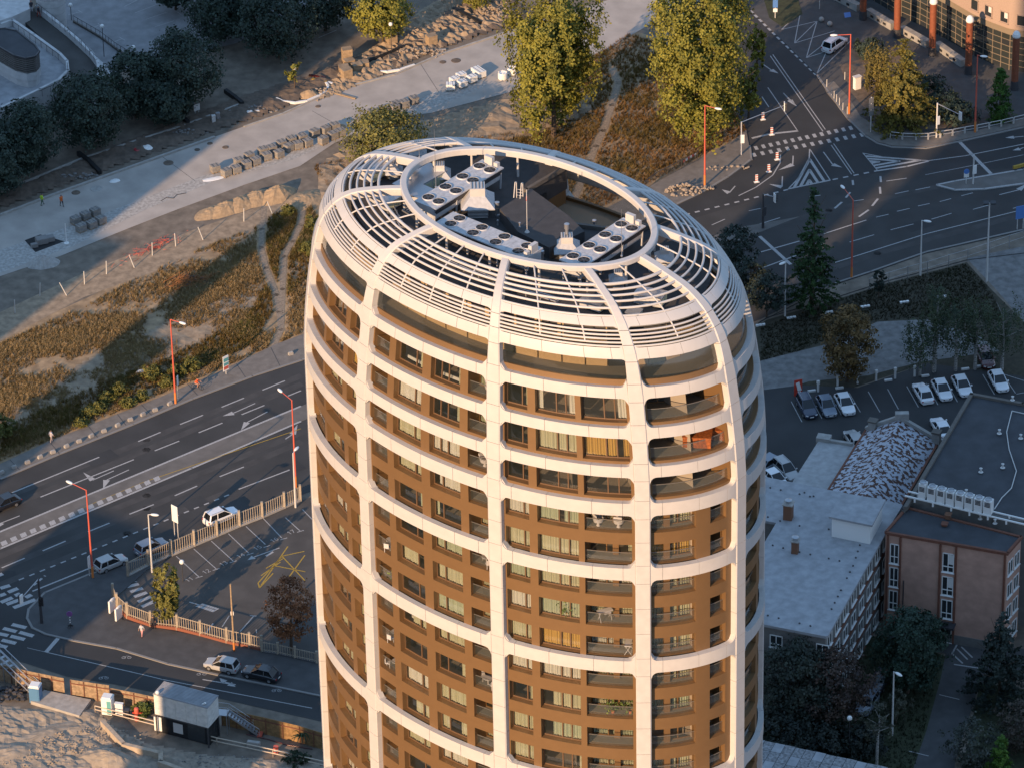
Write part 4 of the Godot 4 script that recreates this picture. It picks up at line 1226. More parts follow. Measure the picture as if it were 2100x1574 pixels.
	rough_patch("pit_ground", vv([-70.13,63.43,-55.46,66.81,-47.7,67.09,-45.28,70.94,-41.84,73.85,-35.18,76.39,-23.15,78.2,-9.03,85.93,-19.52,99.55,-72.25,97.71]), 0.45, 0.4, M.pit_soil, -0.02, 0.6)

func trails() -> void:
	var b := MB.new()
	b.strip(vv([-32.32,-45.57,-32.4,-39.56,-32.37,-34.77,-31.58,-29.51,-29.99,-22.7,-29.56,-18.45,-29.19,-14.13,-30.06,-9.92]), 0.75, 0.034)
	b.strip(vv([-27.06,-46.64,-27.36,-40.37,-28.28,-36.23,-29.32,-32.39,-29.28,-24.13,-29.25,-18.44,-29.19,-14.13]), 0.75, 0.031)
	setting("gravel_trail", b, M.trail)
	b = MB.new()
	b.strip(vv([14.77,-81.73,15.52,-77.48,14.47,-71.27,13.14,-64.09,11.98,-59.83,11.09,-55.86,10.01,-51.3,8.2,-42.94]), 0.9, 0.034)
	setting("foot_trail", b, M.trail)

func arrow(b: MB, pts: Array, y: float) -> void:
	b.strip(pts.slice(0, pts.size() - 1), 0.16, y)
	var p: Vector2 = pts[-1]; var q: Vector2 = pts[-2]
	var d := (p - q).normalized(); var s := d.orthogonal() * 0.42
	b.face(v3(q + s, y), v3(q - s, y), v3(p, y), v3(p, y), Vector3.UP)

func dashes(b: MB, a: Vector2, q: Vector2, w: float, on: float, off: float, y: float) -> void:
	var l := a.distance_to(q); var d := (q - a) / l
	var x := 0.0
	while x < l:
		b.strip([a + d * x, a + d * minf(x + on, l)], w, y)
		x += on + off

func markings() -> void:
	var y := 0.042
	var b := MB.new()
	# upper carriageway, left of the tower
	for s in [vv([-46.01,11.45,-43.35,9.44]), vv([-41.03,7.75,-38.29,5.73]), vv([-36.06,4.01,-33.35,1.97]), vv([-31.1,0.23,-28.36,-1.83]), vv([-43.87,13.63,-40.98,11.54]), vv([-38.66,9.74,-35.81,7.62]), vv([-33.52,5.81,-30.75,3.77]), vv([-27.9,1.73,-26.3,0.54]), vv([-57.21,23.42,-46.33,15.51]), vv([-60.71,22.32,-50.6,14.79]), vv([-64.07,27.52,-59.63,24.18])]: b.strip(s, 0.2, y)
	for s in [vv([-66.96,34.94,-51.63,23.32,-26.21,4.18]), vv([-66.66,38.45,-61.21,34.43,-39.16,17.76,-26.12,7.67])]: b.strip(s, 0.3, 0.066)
	# lower carriageway
	for s in [vv([-60.73,38.47,-58.16,36.52]), vv([-56.13,35.04,-53.53,33.06]), vv([-50.98,31.18,-48.52,29.38]), vv([-46.23,27.57,-43.4,25.56]), vv([-40.96,23.73,-38.34,21.69]), vv([-35.7,19.74,-32.82,17.68]), vv([-33.3,22.64,-27.22,18.55]), vv([-63.65,32.78,-61.45,31.19])]: b.strip(s, 0.2, y)
	setting("lane_lines", b, M.road_white)
	b = MB.new()
	dashes(b, Vector2(-58.52,41.11), Vector2(-33.86,23.36), 0.22, 0.7, 0.75, y)
	dashes(b, Vector2(-56.72,42.3), Vector2(-55.48,40.31), 0.3, 0.6, 0.5, y)
	setting("dotted_lane_lines", b, M.road_white)
	b = MB.new()
	for s in [vv([-48.63,18.15,-52.01,19.96,-52.23,20.17,-52.01,19.96]), vv([-31.91,3.61,-35.03,5.75,-35.62,6.06])]: pass
	arrow(b, vv([-48.64,17.93,-51.07,19.89,-52.36,18.11]), y); arrow(b, vv([-46.81,17.78,-49.41,19.96,-49.71,21.89]), y); arrow(b, vv([-31.92,3.27,-34.56,5.43,-35.86,6.05]), y); arrow(b, vv([-30.34,5.26,-32.8,7.63,-33.46,9.39]), y)
	arrow(b, vv([-59.4,27.38,-61.51,28.88,-62.11,30.22]), y); arrow(b, vv([-27.94,11.61,-27.07,10.54,-26.53,8.33]), y)
	arrow(b, vv([-36.04,62.1,-32.94,63.08,-32.2,63.68]), y); arrow(b, vv([-32.21,63.29,-33.51,62.67,-34.1,61.89]), y)
	setting("lane_arrows", b, M.road_white)
	b = MB.new()   # blocks along the median
	for k in 17:
		var p := Vector2(-61.01,33.92).lerp(Vector2(-43.47,20.62), k / 16.0); var q := Vector2(-61.27,33.6).lerp(Vector2(-43.83,20.39), k / 16.0)
		var d := (Vector2(-43.47,20.62) - Vector2(-61.01,33.92)).normalized(); var n := d.orthogonal()
		b.face(v3(p, 0.068), v3(p + d * 0.8, 0.068), v3(p + d * 1.05 + n * 0.85, 0.068), v3(p + d * 0.25 + n * 0.85, 0.068), Vector3.UP)
	setting("median_blocks", b, M.road_white)
	b = MB.new(); b.strip(vv([-44.94,20.67,-26.08,9.35]), 0.12, 0.067); b.strip(vv([-52.44,26.38,-44.94,20.67]), 0.08, 0.067)
	setting("yellow_line", b, M.road_yellow)
	# crosswalks at the lower left
	crosswalk(Vector2(-60.18,45.8), Vector2(-56.21,44.74), 7, 0.55, 3.4, Vector2(-60.63,42.05), Vector2(-58.58,47.46), true)
	crosswalk2()
	b = MB.new()
	b.strip(vv([-54.31,56.01,-53.09,53.22]), 0.5, y); b.strip(vv([-54.31,56.01,-42.2,61.2,-40.61,61.93,-23.38,68.17]), 0.12, y); b.strip(vv([-56.56,55.05,-54.31,56.01]), 0.07, y)
	b.strip(vv([-56.75,43.51,-49.4,38.29]), 0.22, y)
	setting("stop_line", b, M.road_white)
	b = MB.new()   # bicycle signs on the lower road
	for c in [Vector2(-36.19,61.04), Vector2(-44.97,57.43), Vector2(-47.37,61.4), Vector2(-27.51,64.61)]:
		for s in [-0.32, 0.32]:
			for k in 8: b.strip([c + Vector2(s, 0) + Vector2.from_angle(TAU * k / 8) * 0.22, c + Vector2(s, 0) + Vector2.from_angle(TAU * (k + 1) / 8) * 0.22], 0.06, y)
		b.strip([c + Vector2(-0.32, 0), c + Vector2(-0.1, -0.3), c + Vector2(0.25, -0.3), c + Vector2(0.32, 0)], 0.06, y)
	setting("bicycle_signs", b, M.road_white)
	# junction at the right
	b = MB.new()
	for s in [vv([36.85,-84.29,42.77,-62.52]), vv([37.21,-84.7,43.13,-63.04]), vv([43.64,-58.71,45.84,-50.67]), vv([43.99,-59.1,46.18,-50.91]), vv([36.01,-75.16,39.41,-62.66]), vv([38.12,-73.4,39.64,-69.74]), vv([35.07,-72.57,35.84,-69.64]), vv([42.91,-78.36,45.59,-68.24])]: b.strip(s, 0.13, y)
	b.strip(vv([33.07,-61.05,35.63,-62.15,39.42,-62.8]), 0.4, y)
	b.strip(vv([47.74,-56.4,49.35,-51.56]), 0.14, y); b.strip(vv([47.86,-56.26,51.53,-54.64,56.37,-53.9,61.35,-55.01,69.47,-57.85,90.03,-65.19]), 0.16, y)
	b.strip(vv([49.21,-51.44,53.32,-52.45,56.35,-53.77]), 0.3, y)
	b.strip(vv([40.69,-57.77,42.89,-49.22]), 0.14, y); b.strip(vv([40.69,-57.77,40.47,-55.25,39.62,-51.99,38.43,-49.42,37.19,-47.12]), 0.18, y); b.strip(vv([37.19,-47.12,42.89,-49.22]), 0.3, y)
	b.strip(vv([36.68,-56.35,36.49,-54.1,35.33,-50.86,32.89,-47.7,30.52,-45.59]), 0.16, y)
	b.strip(vv([60.91,-58.89,64.35,-50]), 0.5, y); b.strip(vv([55.6,-50.11,62.43,-52.45,69.18,-54.93]), 0.1, y)
	b.strip(vv([42.12,-27.78,54.47,-34.62,61.09,-37.5,67.76,-40.4,87.91,-47.93]), 0.16, y); b.strip(vv([31.86,-30.44,37.86,-33.44]), 0.2, y); b.strip(vv([32.73,-34.91,36.37,-27.52]), 0.45, y); b.strip(vv([32.09,-26.47,37.65,-30.07,40.98,-32.68]), 0.2, y); b.strip(vv([29.74,-36.3,35.67,-39.6]), 0.16, y); b.strip(vv([41.14,-35.18,46.92,-38.48]), 0.18, y); b.strip(vv([32.13,-29.56,28.67,-27.35]), 0.18, y)
	for s in [vv([44.36,-32.91,47.66,-34.65]), vv([49.91,-35.82,53.02,-37.21]), vv([48.25,-39.19,49.96,-39.88]), vv([51.11,-40.6,52.83,-41.29]), vv([53.97,-41.88,55.56,-42.46]), vv([56.94,-42.91,58.48,-43.62]), vv([59.9,-44.33,61.51,-45.04]), vv([55.48,-38.37,58.22,-39.78]), vv([53.99,-46.14,55.98,-46.83]), vv([51.2,-45.22,53.07,-45.92]), vv([50.3,-48.64,53.07,-49.31]), vv([61.12,-40.68,64.07,-42.09]), vv([66.38,-40.71,67.86,-41.42]), vv([45.54,-43.53,46.98,-43.86]), vv([39.84,-44.94,41.34,-45.26]), vv([31.67,-41.56,33.24,-42.13]), vv([26.63,-38.07,28.43,-39.52])]: b.strip(s, 0.14, y)
	for s in [vv([49.62,-49.98,49.57,-48.41]), vv([49.34,-47.12,49.28,-45.31]), vv([45.86,-49.09,45.84,-47.79]), vv([45.32,-45.87,44.64,-44.47]), vv([44.05,-43.34,42.98,-41.71]), vv([48.86,-44.03,47.95,-42.14]), vv([47.43,-41.14,46.02,-39.41])]: b.strip(s, 0.28, y)
	setting("junction_lines", b, M.road_white)
	b = MB.new()
	dashes(b, Vector2(23.23,-40.89), Vector2(37.18,-46.99), 0.3, 0.7, 0.75, y); dashes(b, Vector2(43.22,-49.34), Vector2(49.21,-51.44), 0.3, 0.75, 0.75, y); dashes(b, Vector2(34.77,-97.86), Vector2(42.85,-78.5), 0.4, 0.85, 0.6, 0.045)
	setting("junction_dashes", b, M.road_white)
	b = MB.new()   # chevrons, nested in their triangles
	for q in [[Vector2(40.68,-57.5), Vector2(37.26,-47.25), Vector2(42.82,-49.23)], [Vector2(57.69,-54.11), Vector2(47.92,-56.12), Vector2(49.35,-51.56)]]:
		var m: Vector2 = (q[1] + q[2]) * 0.5
		for k in [0.27, 0.58, 0.88]: b.strip([(q[1] as Vector2).lerp(m, k), (q[0] as Vector2).lerp(m, k), (q[2] as Vector2).lerp(m, k)], 0.4, y)
	setting("chevrons", b, M.road_white)
	b = MB.new()
	arrow(b, vv([42.47,-56.89,43.49,-53.4,44.73,-52.55]), y); arrow(b, vv([38.36,-56.01,38.16,-53.63,36.12,-52.14]), y); arrow(b, vv([35.7,-81.92,36.75,-80.18,37.71,-79.15]), y); arrow(b, vv([38.06,-73.54,38.8,-71.43,39.63,-69.61]), y)
	arrow(b, vv([69.68,-59.99,68.34,-59.78,67.15,-59.7]), y); arrow(b, vv([69.38,-56.92,68.82,-56.54,67.8,-56.19]), y); arrow(b, vv([36.61,-50.54,36.38,-47.68,34.68,-48.53]), y); arrow(b, vv([30.2,-48.2,29.33,-46.42,28.35,-47.37]), y)
	arrow(b, vv([64.93,-44.38,67.62,-45.55,69.09,-47.44]), y)
	setting("junction_arrows", b, M.road_white)
	# zebra at the junction: two rows of blocks
	var z := Node3D.new(); z.name = "junction_crosswalk"; add_child(z); z.set_meta("kind", "structure")
	for row in 2:
		for k in 14:
			var f := k / 13.0
			var p := (Vector2(33.52,-58.35).lerp(Vector2(46.58,-63.29), f)) if row == 0 else (Vector2(33.16,-56.5).lerp(Vector2(47.96,-61.34), f))
			var d := (Vector2(33.75,-56.61) - Vector2(33.27,-58.63)).normalized(); var n := (Vector2(46.58,-63.29) - Vector2(33.52,-58.35)).normalized()
			b = MB.new()
			b.face(v3(p - d * 0.5 - n * 0.24, y), v3(p - d * 0.5 + n * 0.24, y), v3(p + d * 0.5 + n * 0.24, y), v3(p + d * 0.5 - n * 0.24, y), Vector3.UP)
			obj("stripe", b, M.road_white, z)
	# zigzag bus-stop lines on the forecourt
	b = MB.new()
	for s in [vv([38.83,-91.82,41.82,-97.09]), vv([38.83,-91.82,43.96,-94.07]), vv([41.82,-97.09,40.43,-87.71]), vv([40.43,-87.71,43.96,-94.07]), vv([43.96,-94.07,41.8,-83.35]), vv([40.43,-87.71,46.23,-91.05]), vv([41.8,-83.35,44.48,-87.24]), vv([44.68,-84.93,43,-78.77]), vv([43,-78.77,48.28,-88.07]), vv([41.8,-83.35,44.68,-85.08])]: b.strip(s, 0.13, 0.128)
	setting("zigzag_lines", b, M.road_white)
	b = MB.new()
	b.boxb(0, 0, 0, 0.1, 0.01, 0.1)
	# car park bays at the left and their numbers
	b = MB.new()
	for s in [vv([-40.19,36.79,-37.29,41.31]), vv([-38.18,35.32,-35.35,39.65]), vv([-36.16,33.73,-33.39,38.08]), vv([-34.18,32.24,-31.6,36.5]), vv([-32.14,30.75,-29.69,34.71]), vv([-30.09,29.15,-27.76,33.43]), vv([-27.47,29.04,-25.59,32.05]), vv([-25.47,27.32,-23.64,30.66])]: b.strip(s, 0.12, y)
	for k in 7:
		var p := Vector2(-37.29,41.31).lerp(Vector2(-25.59,32.05), k / 6.0)
		b.strip([p - Vector2(0.4, -0.2), p + Vector2(0.4, -0.2)], 0.12, y)
	b.strip(vv([-45.42,41.51,-44.54,42.05]), 0.12, y); b.strip(vv([-36.64,54.32,-35.25,50.93]), 0.2, y); b.strip(vv([-34.2,51.66,-33.44,49.41]), 0.12, y); b.strip(vv([-32.08,52.72,-30.6,49.61]), 0.14, y); b.strip(vv([-31.05,49.49,-30.26,49.62]), 0.14, y); b.strip(vv([-38.22,46.43,-35.07,48.15]), 0.16, y); b.strip(vv([-30.23,52.3,-30.15,53.09]), 0.1, y)
	setting("bay_lines", b, M.road_white)
	b = MB.new(); arrow(b, vv([-27.99,35.5,-30.99,37.35,-31.72,37.94]), y); b.strip(vv([-29.56,37.2,-28.72,36.3]), 0.3, y)
	b.sheet(pv(vv([-37.49,47.36,-36.66,46.79,-34.63,47.96,-35.4,48.63])), y)
	setting("bay_arrow", b, M.road_white)
	for k in 7: painted_text(str(11 + k), Vector2(-38.42,41.77).lerp(Vector2(-26.69,32.22), k / 6.0), 0.68, 0.9, y, "bay_number")
	b = MB.new()
	for k in 5: b.strip([Vector2(-45.74,43.02).lerp(Vector2(-43.75,47.22), k / 4.0), Vector2(-44.34,42.46).lerp(Vector2(-42.22,46.08), k / 4.0)], 0.55, y)
	setting("car_park_crosswalk", b, M.road_white)
	b = MB.new()
	for s in [vv([-27.65,37.27,-25.02,36.34]), vv([-27.65,37.27,-30.3,42.79]), vv([-30.3,42.79,-30.1,43.81]), vv([-30.1,43.81,-28.59,40.82]), vv([-29.48,39.77,-27.52,37.79]), vv([-30.01,41.28,-27.79,38.5]), vv([-27.65,37.27,-24.82,42.49]), vv([-28.34,39.3,-24.8,40.66]), vv([-26.83,42.01,-24.94,37.17]), vv([-29.94,43.31,-27.01,35.23])]: b.strip(s, 0.16, y)
	setting("yellow_box_lines", b, M.road_yellow)
	# bays at the right-hand car park
	b = MB.new()
	for s in [vv([34.49,5.48,35.53,10.24]), vv([36.95,4.79,38.03,9.56]), vv([39.4,4.21,40.48,8.87]), vv([41.78,3.85,42.86,8.3]), vv([44.16,3.6,45.26,8.39]), vv([46.61,3.13,47.58,7.81]), vv([49.02,2.55,50.08,7.46]), vv([51.49,1.96,52.52,7]), vv([53.96,1.38,54.98,6.42]), vv([56.32,0.78,57.33,5.72]), vv([58.68,0.19,59.7,4.91]), vv([61.3,0.76,62.32,4.68]), vv([61.34,0.3,65.32,2.98]), vv([62.41,4.91,65.21,4.11])]: b.strip(s, 0.1, y)
	setting("office_bay_lines", b, M.road_white)
	b = MB.new()   # stalls at the upper left
	for s in [vv([-61.73,-100.95,-60.06,-101.9]), vv([-58.43,-96.68,-57.05,-97.79]), vv([-55.16,-92.32,-53.78,-93.42]), vv([-51.72,-88.14,-50.43,-89.37]), vv([-60.43,-102.36,-59.83,-101.6]), vv([-57.42,-98.25,-56.74,-97.19]), vv([-54.16,-94.01,-53.28,-92.96]), vv([-50.85,-89.67,-49.98,-88.63]), vv([-53.97,-103.11,-51.61,-105.68]), vv([-52.34,-101.11,-48.75,-104.06]), vv([-50.72,-99.12,-47.71,-101.19]), vv([-49.23,-96.85,-46.69,-98.49]), vv([-32.78,-103.32,-30.06,-105.28]), vv([-33.78,-102.03,-29.33,-104.06]), vv([-25.72,-97.24,-23.01,-99.32]), vv([-26.17,-92.45,-23.61,-94.66]), vv([-46.4,-101.28,-45.74,-100.36])]: b.strip(s, 0.13, 0.03)
	setting("upper_bay_lines", b, M.road_white)
	b = MB.new()
	for s in [vv([49.7,60.17,50.76,62.14]), vv([49.7,60.17,50.41,58.45]), vv([50.34,59.22,51.38,61.39]), vv([50.88,58.85,51.97,61.03]), vv([49.74,62.29,52.61,63.17])]: b.strip(s, 0.2, y)
	b.strip(vv([47.58,68.13,49.76,69.15]), 0.12, y); b.strip(vv([43.33,78.77,45.42,79.76]), 0.12, y)
	setting("courtyard_lines", b, M.road_white)

func crosswalk(_a: Vector2, _b: Vector2, _n: int, _w: float, _l: float, _c: Vector2, _d: Vector2, _e: bool) -> void:
	var z := Node3D.new(); z.name = "avenue_crosswalk"; add_child(z); z.set_meta("kind", "structure")
	for s in [vv([-62.43,41.07,-60.52,39.71]), vv([-60.58,42.76,-59.48,42.19]), vv([-59.6,43.61,-58.51,42.84]), vv([-60.79,44.47,-59.87,43.9]), vv([-58.75,44.34,-58.15,43.96]), vv([-60.3,45.69,-59.01,44.74]), vv([-57.46,44.8,-56.82,44.22]), vv([-59.59,46.12,-58.22,45.27]), vv([-58.74,46.86,-56.29,45.24]), vv([-61.56,44.94,-60.47,44.28])]:
		var b := MB.new(); b.strip(s, 0.62, 0.043); obj("stripe", b, M.road_white, z)

func crosswalk2() -> void:
	var z := Node3D.new(); z.name = "side_street_crosswalk"; add_child(z); z.set_meta("kind", "structure")
	for s in [vv([-58.66,50.25,-56.96,51]), vv([-59.62,51,-58.04,51.75]), vv([-60.57,51.86,-58.94,52.51]), vv([-57.69,51.86,-56,52.72]), vv([-58.65,52.62,-56.96,53.37]), vv([-59.61,53.37,-57.92,54.12]), vv([-60.63,54.12,-58.88,54.87])]:
		var b := MB.new(); b.strip(s, 0.6, 0.043); obj("stripe", b, M.road_white, z)

func painted_text(s: String, at: Vector2, turn: float, size: float, y: float, called: String, m: Material = null, up := false) -> MeshInstance3D:
	var tm := TextMesh.new()
	var f := SystemFont.new(); f.font_names = PackedStringArray(["Droid Sans"])
	tm.font = f; tm.text = s; tm.font_size = 32; tm.pixel_size = size / 32.0; tm.depth = 0.004
	var o := MeshInstance3D.new()
	o.name = numbered(self, called)
	o.mesh = tm; o.material_override = m if m else M.road_white
	add_child(o, true)
	o.basis = Basis(Vector3.UP, turn) * Basis(Vector3.RIGHT, -PI / 2)
	o.position = v3(at, y + 0.003)
	o.set_meta("kind", "structure")
	return o


# ---------------------------------------------------------------- buildings
func at_base(called: String, label: String, category: String, c: Vector2, group := "") -> Node3D:
	return thing(called, label, category, v3(c), 0.0, group)

func middle(p: Array) -> Vector2:
	var m := Vector2.ZERO
	for q: Vector2 in p: m += q
	return m / p.size()

# a window with frame, pane and sill on a wall that starts at a, runs along d and faces out
func window(o: Node3D, a: Vector2, d: Vector2, out: Vector2, u: float, y: float, w: float, h: float, cols := 2, low := 0.3, blind := false, m: Material = null) -> void:
	var b := MB.new()
	var bs := Basis(Vector3(d.x, 0, d.y), Vector3.UP, Vector3(out.x, 0, out.y))
	var at := func(x: float, yy: float, z: float) -> Vector3: return v3(a + d * (u + x) + out * z, y + yy)
	for x in [0.05, w - 0.05]: b.box(at.call(x, h / 2, 0.03), Vector3(0.1, h, 0.1), bs)
	for yy in [0.05, h - 0.05]: b.box(at.call(w / 2, yy, 0.035), Vector3(w, 0.1, 0.1), bs)
	for k in range(1, cols): b.box(at.call(w * k / cols, h / 2, 0.03), Vector3(0.09, h, 0.09), bs)
	if low > 0: b.box(at.call(w / 2, h * low, 0.032), Vector3(w, 0.09, 0.09), bs)
	b.box(at.call(w / 2, -0.04, 0.08), Vector3(w + 0.2, 0.07, 0.22), bs)
	var win := wpart("window", b, m if m else M.white_paint, o)
	b = MB.new(); b.box(at.call(w / 2, h / 2, 0.0), Vector3(w - 0.1, h - 0.1, 0.02), bs)
	wpart("pane", b, M.window_glass, win)
	if blind:
		b = MB.new(); b.box(at.call(w * 0.72, h * 0.68, 0.02), Vector3(w * 0.4, h * 0.5, 0.02), bs)
		wpart("blind", b, M.blind, win)

func buildings() -> void:
	# --- orange-walled wing with the dark flat roof
	var top := 13.7
	var rp: Array = vv([44.96,50.36,57.46,56.87,55.55,60.07,42.18,55.29])
	var o := at_base("orange_building", "orange rendered four-storey wing with dark flat roof and white windows", "building", middle(rp))
	var b := MB.new(); b.prism(pv(rp), 0.0, top - 0.25); wpart("wall", b, M.orange_render, o)
	b = MB.new(); b.prism(pv(rp), top - 0.24, top - 0.1); var rf := wpart("roof", b, M.dark_roof, o)
	b = MB.new(); b.wall([rp[3], rp[0], rp[1], rp[2], rp[3]], 0.3, top - 0.26, top + 0.08); wpart("roof_edge", b, M.brown_render, rf)
	var a: Vector2 = rp[3]; var d: Vector2 = (rp[2] - rp[3]).normalized(); var out := d.orthogonal(); if out.y < 0: out = -out
	var wl: float = (rp[2] as Vector2).distance_to(rp[3])
	for u in [0.02, 0.125, 0.455, 0.585, 0.985]:
		b = MB.new(); b.box(v3(a + d * (wl * u) + out * 0.06, top * 0.5 - 0.2), Vector3(0.22, top - 0.3, 0.2), Basis(Vector3.UP, -d.angle())); wpart("pilaster", b, M.brown_render, o)
	for k in 4:
		var y := top - 1.35 - 2.65 - k * 3.2
		if k < 3: window(o, a, d, out, wl * 0.04, y - 0.1, wl * 0.075, 2.7, 2, 0.36)
		window(o, a, d, out, wl * 0.475, y, wl * 0.095, 2.6 if k < 3 else 2.2, 2, 0.3, k < 2)
	b = MB.new(); b.box(v3(a + d * wl * 0.52 + out * 0.6, 2.75), Vector3(2.4, 0.25, 1.3), Basis(Vector3.UP, -d.angle())); wpart("canopy", b, M.dark_metal, o)
	b = MB.new(); b.box(v3(a + d * wl * 0.16 + out * 0.08, 4.5), Vector3(0.1, 6.0, 0.1), Basis(Vector3.UP, -d.angle())); wpart("downpipe", b, M.dark_metal, o)
	b = MB.new(); b.box(v3(a + d * wl * 0.5 + out * 0.05, 0.6), Vector3(wl, 1.2, 0.12), Basis(Vector3.UP, -d.angle())); wpart("plinth", b, M.grey_render, o)
	# side wall to the right
	a = rp[2]; d = (rp[1] - rp[2]).normalized(); out = Vector2(-d.y, d.x)
	if out.x < 0: out = -out
	var sl: float = (rp[1] as Vector2).distance_to(rp[2])
	for k in 4:
		for q in 2: window(o, a, d, out, sl * (0.08 + 0.46 * q), top - 3.4 - k * 3.1, sl * 0.36, 1.9, 2, 0.0)
	roof_bits("orange building", [Vector3(49.5,13.7,52.76), Vector3(48.99,13.7,54.15)], 0.6)
	# --- large dark flat roof behind, with the row of condensers
	top = 14.4
	rp = vv([54.41,27.49,60.35,29.89,76.72,37.16,73.62,62.48,57.92,54.74,45.35,49.41,44.69,51.41,44.32,51.19])
	o = at_base("dark_roof_building", "long building under a large dark flat roof with pale parapet", "building", middle(rp))
	b = MB.new(); b.prism(pv(rp), 0.0, top - 0.4); wpart("wall", b, M.grey_render, o)
	b = MB.new(); b.prism(pv(rp), top - 0.4, top - 0.2); rf = wpart("roof", b, M.dark_roof, o)
	b = MB.new(); b.wall([rp[6], rp[0], rp[1], rp[2]], 0.45, top - 0.45, top + 0.12); wpart("parapet", b, M.roof_kerb, rf)
	b = MB.new(); b.wall(vv([45.35,49.41,57.92,54.74,73.68,62]), 0.25, top - 0.45, top + 0.02); wpart("parapet", b, M.grey_render, rf)
	b = MB.new()
	var cable := [Vector3(58.83,14.4,31.34), Vector3(57.77,14.4,35.88), Vector3(57.7,14.4,39.57), Vector3(58.1,14.4,44.26), Vector3(57.19,14.4,47.83), Vector3(55.88,14.4,49.82), Vector3(54.83,14.4,52.11)]
	b.path(cable, 0.06, 5); b.tube(Vector3(58.83,14.4,31.34), Vector3(62.34,14.4,32.98), 0.06, 0.06, 5); wpart("cable", b, M.pale_post, rf)
	# --- eight condensers on two white rails
	var p0 := Vector2(46.81,49.92); var p1 := Vector2(53.98,53.44)
	b = MB.new()
	for s in [-0.5, 0.5]:
		var off: Vector2 = (p1 - p0).orthogonal().normalized() * s
		b.bar(v3(p0 - (p1 - p0) * 0.25 + off, 14.75), v3(p1 + (p1 - p0) * 0.6 + off, 14.75), 0.16, 0.16)
		for k in 6: b.boxb(lerpf(p0.x, p1.x, k * 0.28 - 0.1) + off.x, 14.2, lerpf(p0.y, p1.y, k * 0.28 - 0.1) + off.y, 0.2, 0.5, 0.2)
	solo("support_rail", b, M.white_paint, "pair of white rails carrying the condensers at the dark roof's near edge", "rails")
	for k in 8:
		var c := p0.lerp(p1, k / 7.0)
		var u := thing("condenser", "white rooftop condenser, %s from the left of the row on the dark roof" % nth(k), "condenser", v3(c, 14.84), -(p1 - p0).angle(), "condensers on the dark flat roof")
		b = MB.new(); b.boxb(0, 0, 0, 0.96 if k > 0 else 0.8, 1.75 if k > 0 else 1.95, 0.85); obj("casing", b, M.white_paint, u)
		b = MB.new()
		for q in 4: b.boxb(0, 0.95 + q * 0.17, 0.43, 0.66, 0.12, 0.03)
		obj("grille", b, M.dark_metal, u)
		b = MB.new(); b.lathe(Vector3(0, 1.75 if k > 0 else 1.95, 0), [Vector2(0.42, 0), Vector2(0.38, 0.16), Vector2(0.33, 0.16), Vector2(0.31, 0.03), Vector2(0, 0.03)], 14); obj("fan_shroud", b, M.chiller_grey, u)
	# --- grey flat-roofed block with penthouse
	top = 12.0
	rp = vv([22.01,38.11,29.21,41,36.45,44.08,44.39,47.26,42.96,50.65,34.19,72.89,27.62,70.37,20.73,67.63,23.13,62.89,28.43,55.31,30.45,50.17,28.75,49.5,21.63,46.88])
	o = at_base("grey_roof_block", "long office block with pale grey flat roof and penthouse on top", "building", middle(rp))
	b = MB.new(); b.prism(pv(rp), 0.0, top - 0.35); wpart("wall", b, M.grey_render, o)
	var big := Geometry2D.offset_polygon(pv(rp), 0.35)
	b = MB.new(); b.prism(big[0], top - 0.34, top, true); rf = wpart("roof", b, M.grey_roof, o)
	b = MB.new()
	for line in [vv([29.72,43.09,33.03,44.56,35.76,45.9]), vv([30.46,50.07,32.63,51.16,34.82,51.95]), vv([29.34,55.05,32.31,56.55,35.54,57.97,37.96,59.05]), vv([39.58,54.14,38.2,59.55,36.5,64.37,34.49,70.06]), vv([28.02,69.05,31.46,70.71,34.09,71.94]), vv([33.61,44.28,36.29,46.43]), vv([29.1,49.21,29.61,47.19,30.11,46.19]), vv([35.93,52,39.18,53.43])]:
		for k in line.size() - 1:
			var l: float = (line[k] as Vector2).distance_to(line[k + 1])
			for q in int(l / 1.3):
				var p: Vector2 = (line[k] as Vector2).lerp(line[k + 1], q / maxf(1.0, l / 1.3)); b.boxb(p.x, top, p.y, 0.16, 0.14, 0.16, 0.4)
	var cb := wpart("conductor_block", b, M.dark_metal, rf); cb.set_meta("kind", "stuff")
	var pp: Array = vv([37.61,48.8,42.53,50.31,40.59,55.58,35.78,53.59])
	var small := Geometry2D.offset_polygon(pv(pp), -0.3)
	b = MB.new(); b.prism(small[0], 12.0, 14.6); wpart("penthouse_wall", b, M.white_paint, o)
	b = MB.new(); b.prism(pv(pp), 14.6, 14.85, true); wpart("penthouse_roof", b, M.grey_roof, o)
	b = MB.new()
	for k in 7: b.boxb(small[0][3].x + 0.6, 12.3 + k * 0.33, small[0][3].y + 0.25, 0.5, 0.04, 0.05)
	wpart("ladder", b, M.steel, o)
	# its right-hand and near facades
	a = rp[4]; d = (rp[5] - rp[4]).normalized(); out = Vector2(-d.y, d.x)
	if out.x < 0: out = -out
	wl = (rp[5] as Vector2).distance_to(rp[4])
	for k in 4:
		var n := 8
		for q in n: window(o, a, d, out, wl * (q + 0.2) / n, 12.0 - 2.6 - k * 3.0, wl / n * 0.6, 1.7, 2, 0.0)
		b = MB.new(); b.box(v3(a + d * wl * 0.5 + out * 0.03, 12.0 - 3.1 - k * 3.0), Vector3(wl, 0.5, 0.1), Basis(Vector3.UP, -d.angle())); wpart("string_course", b, M.brown_render, o)
	a = rp[6]; d = (rp[5] - rp[6]).normalized(); out = Vector2(-d.y, d.x)
	if out.y < 0: out = -out
	for q in 3: window(o, a, d, out, 0.6 + q * 2.7, 8.9, 1.5, 1.7, 2, 0.3)
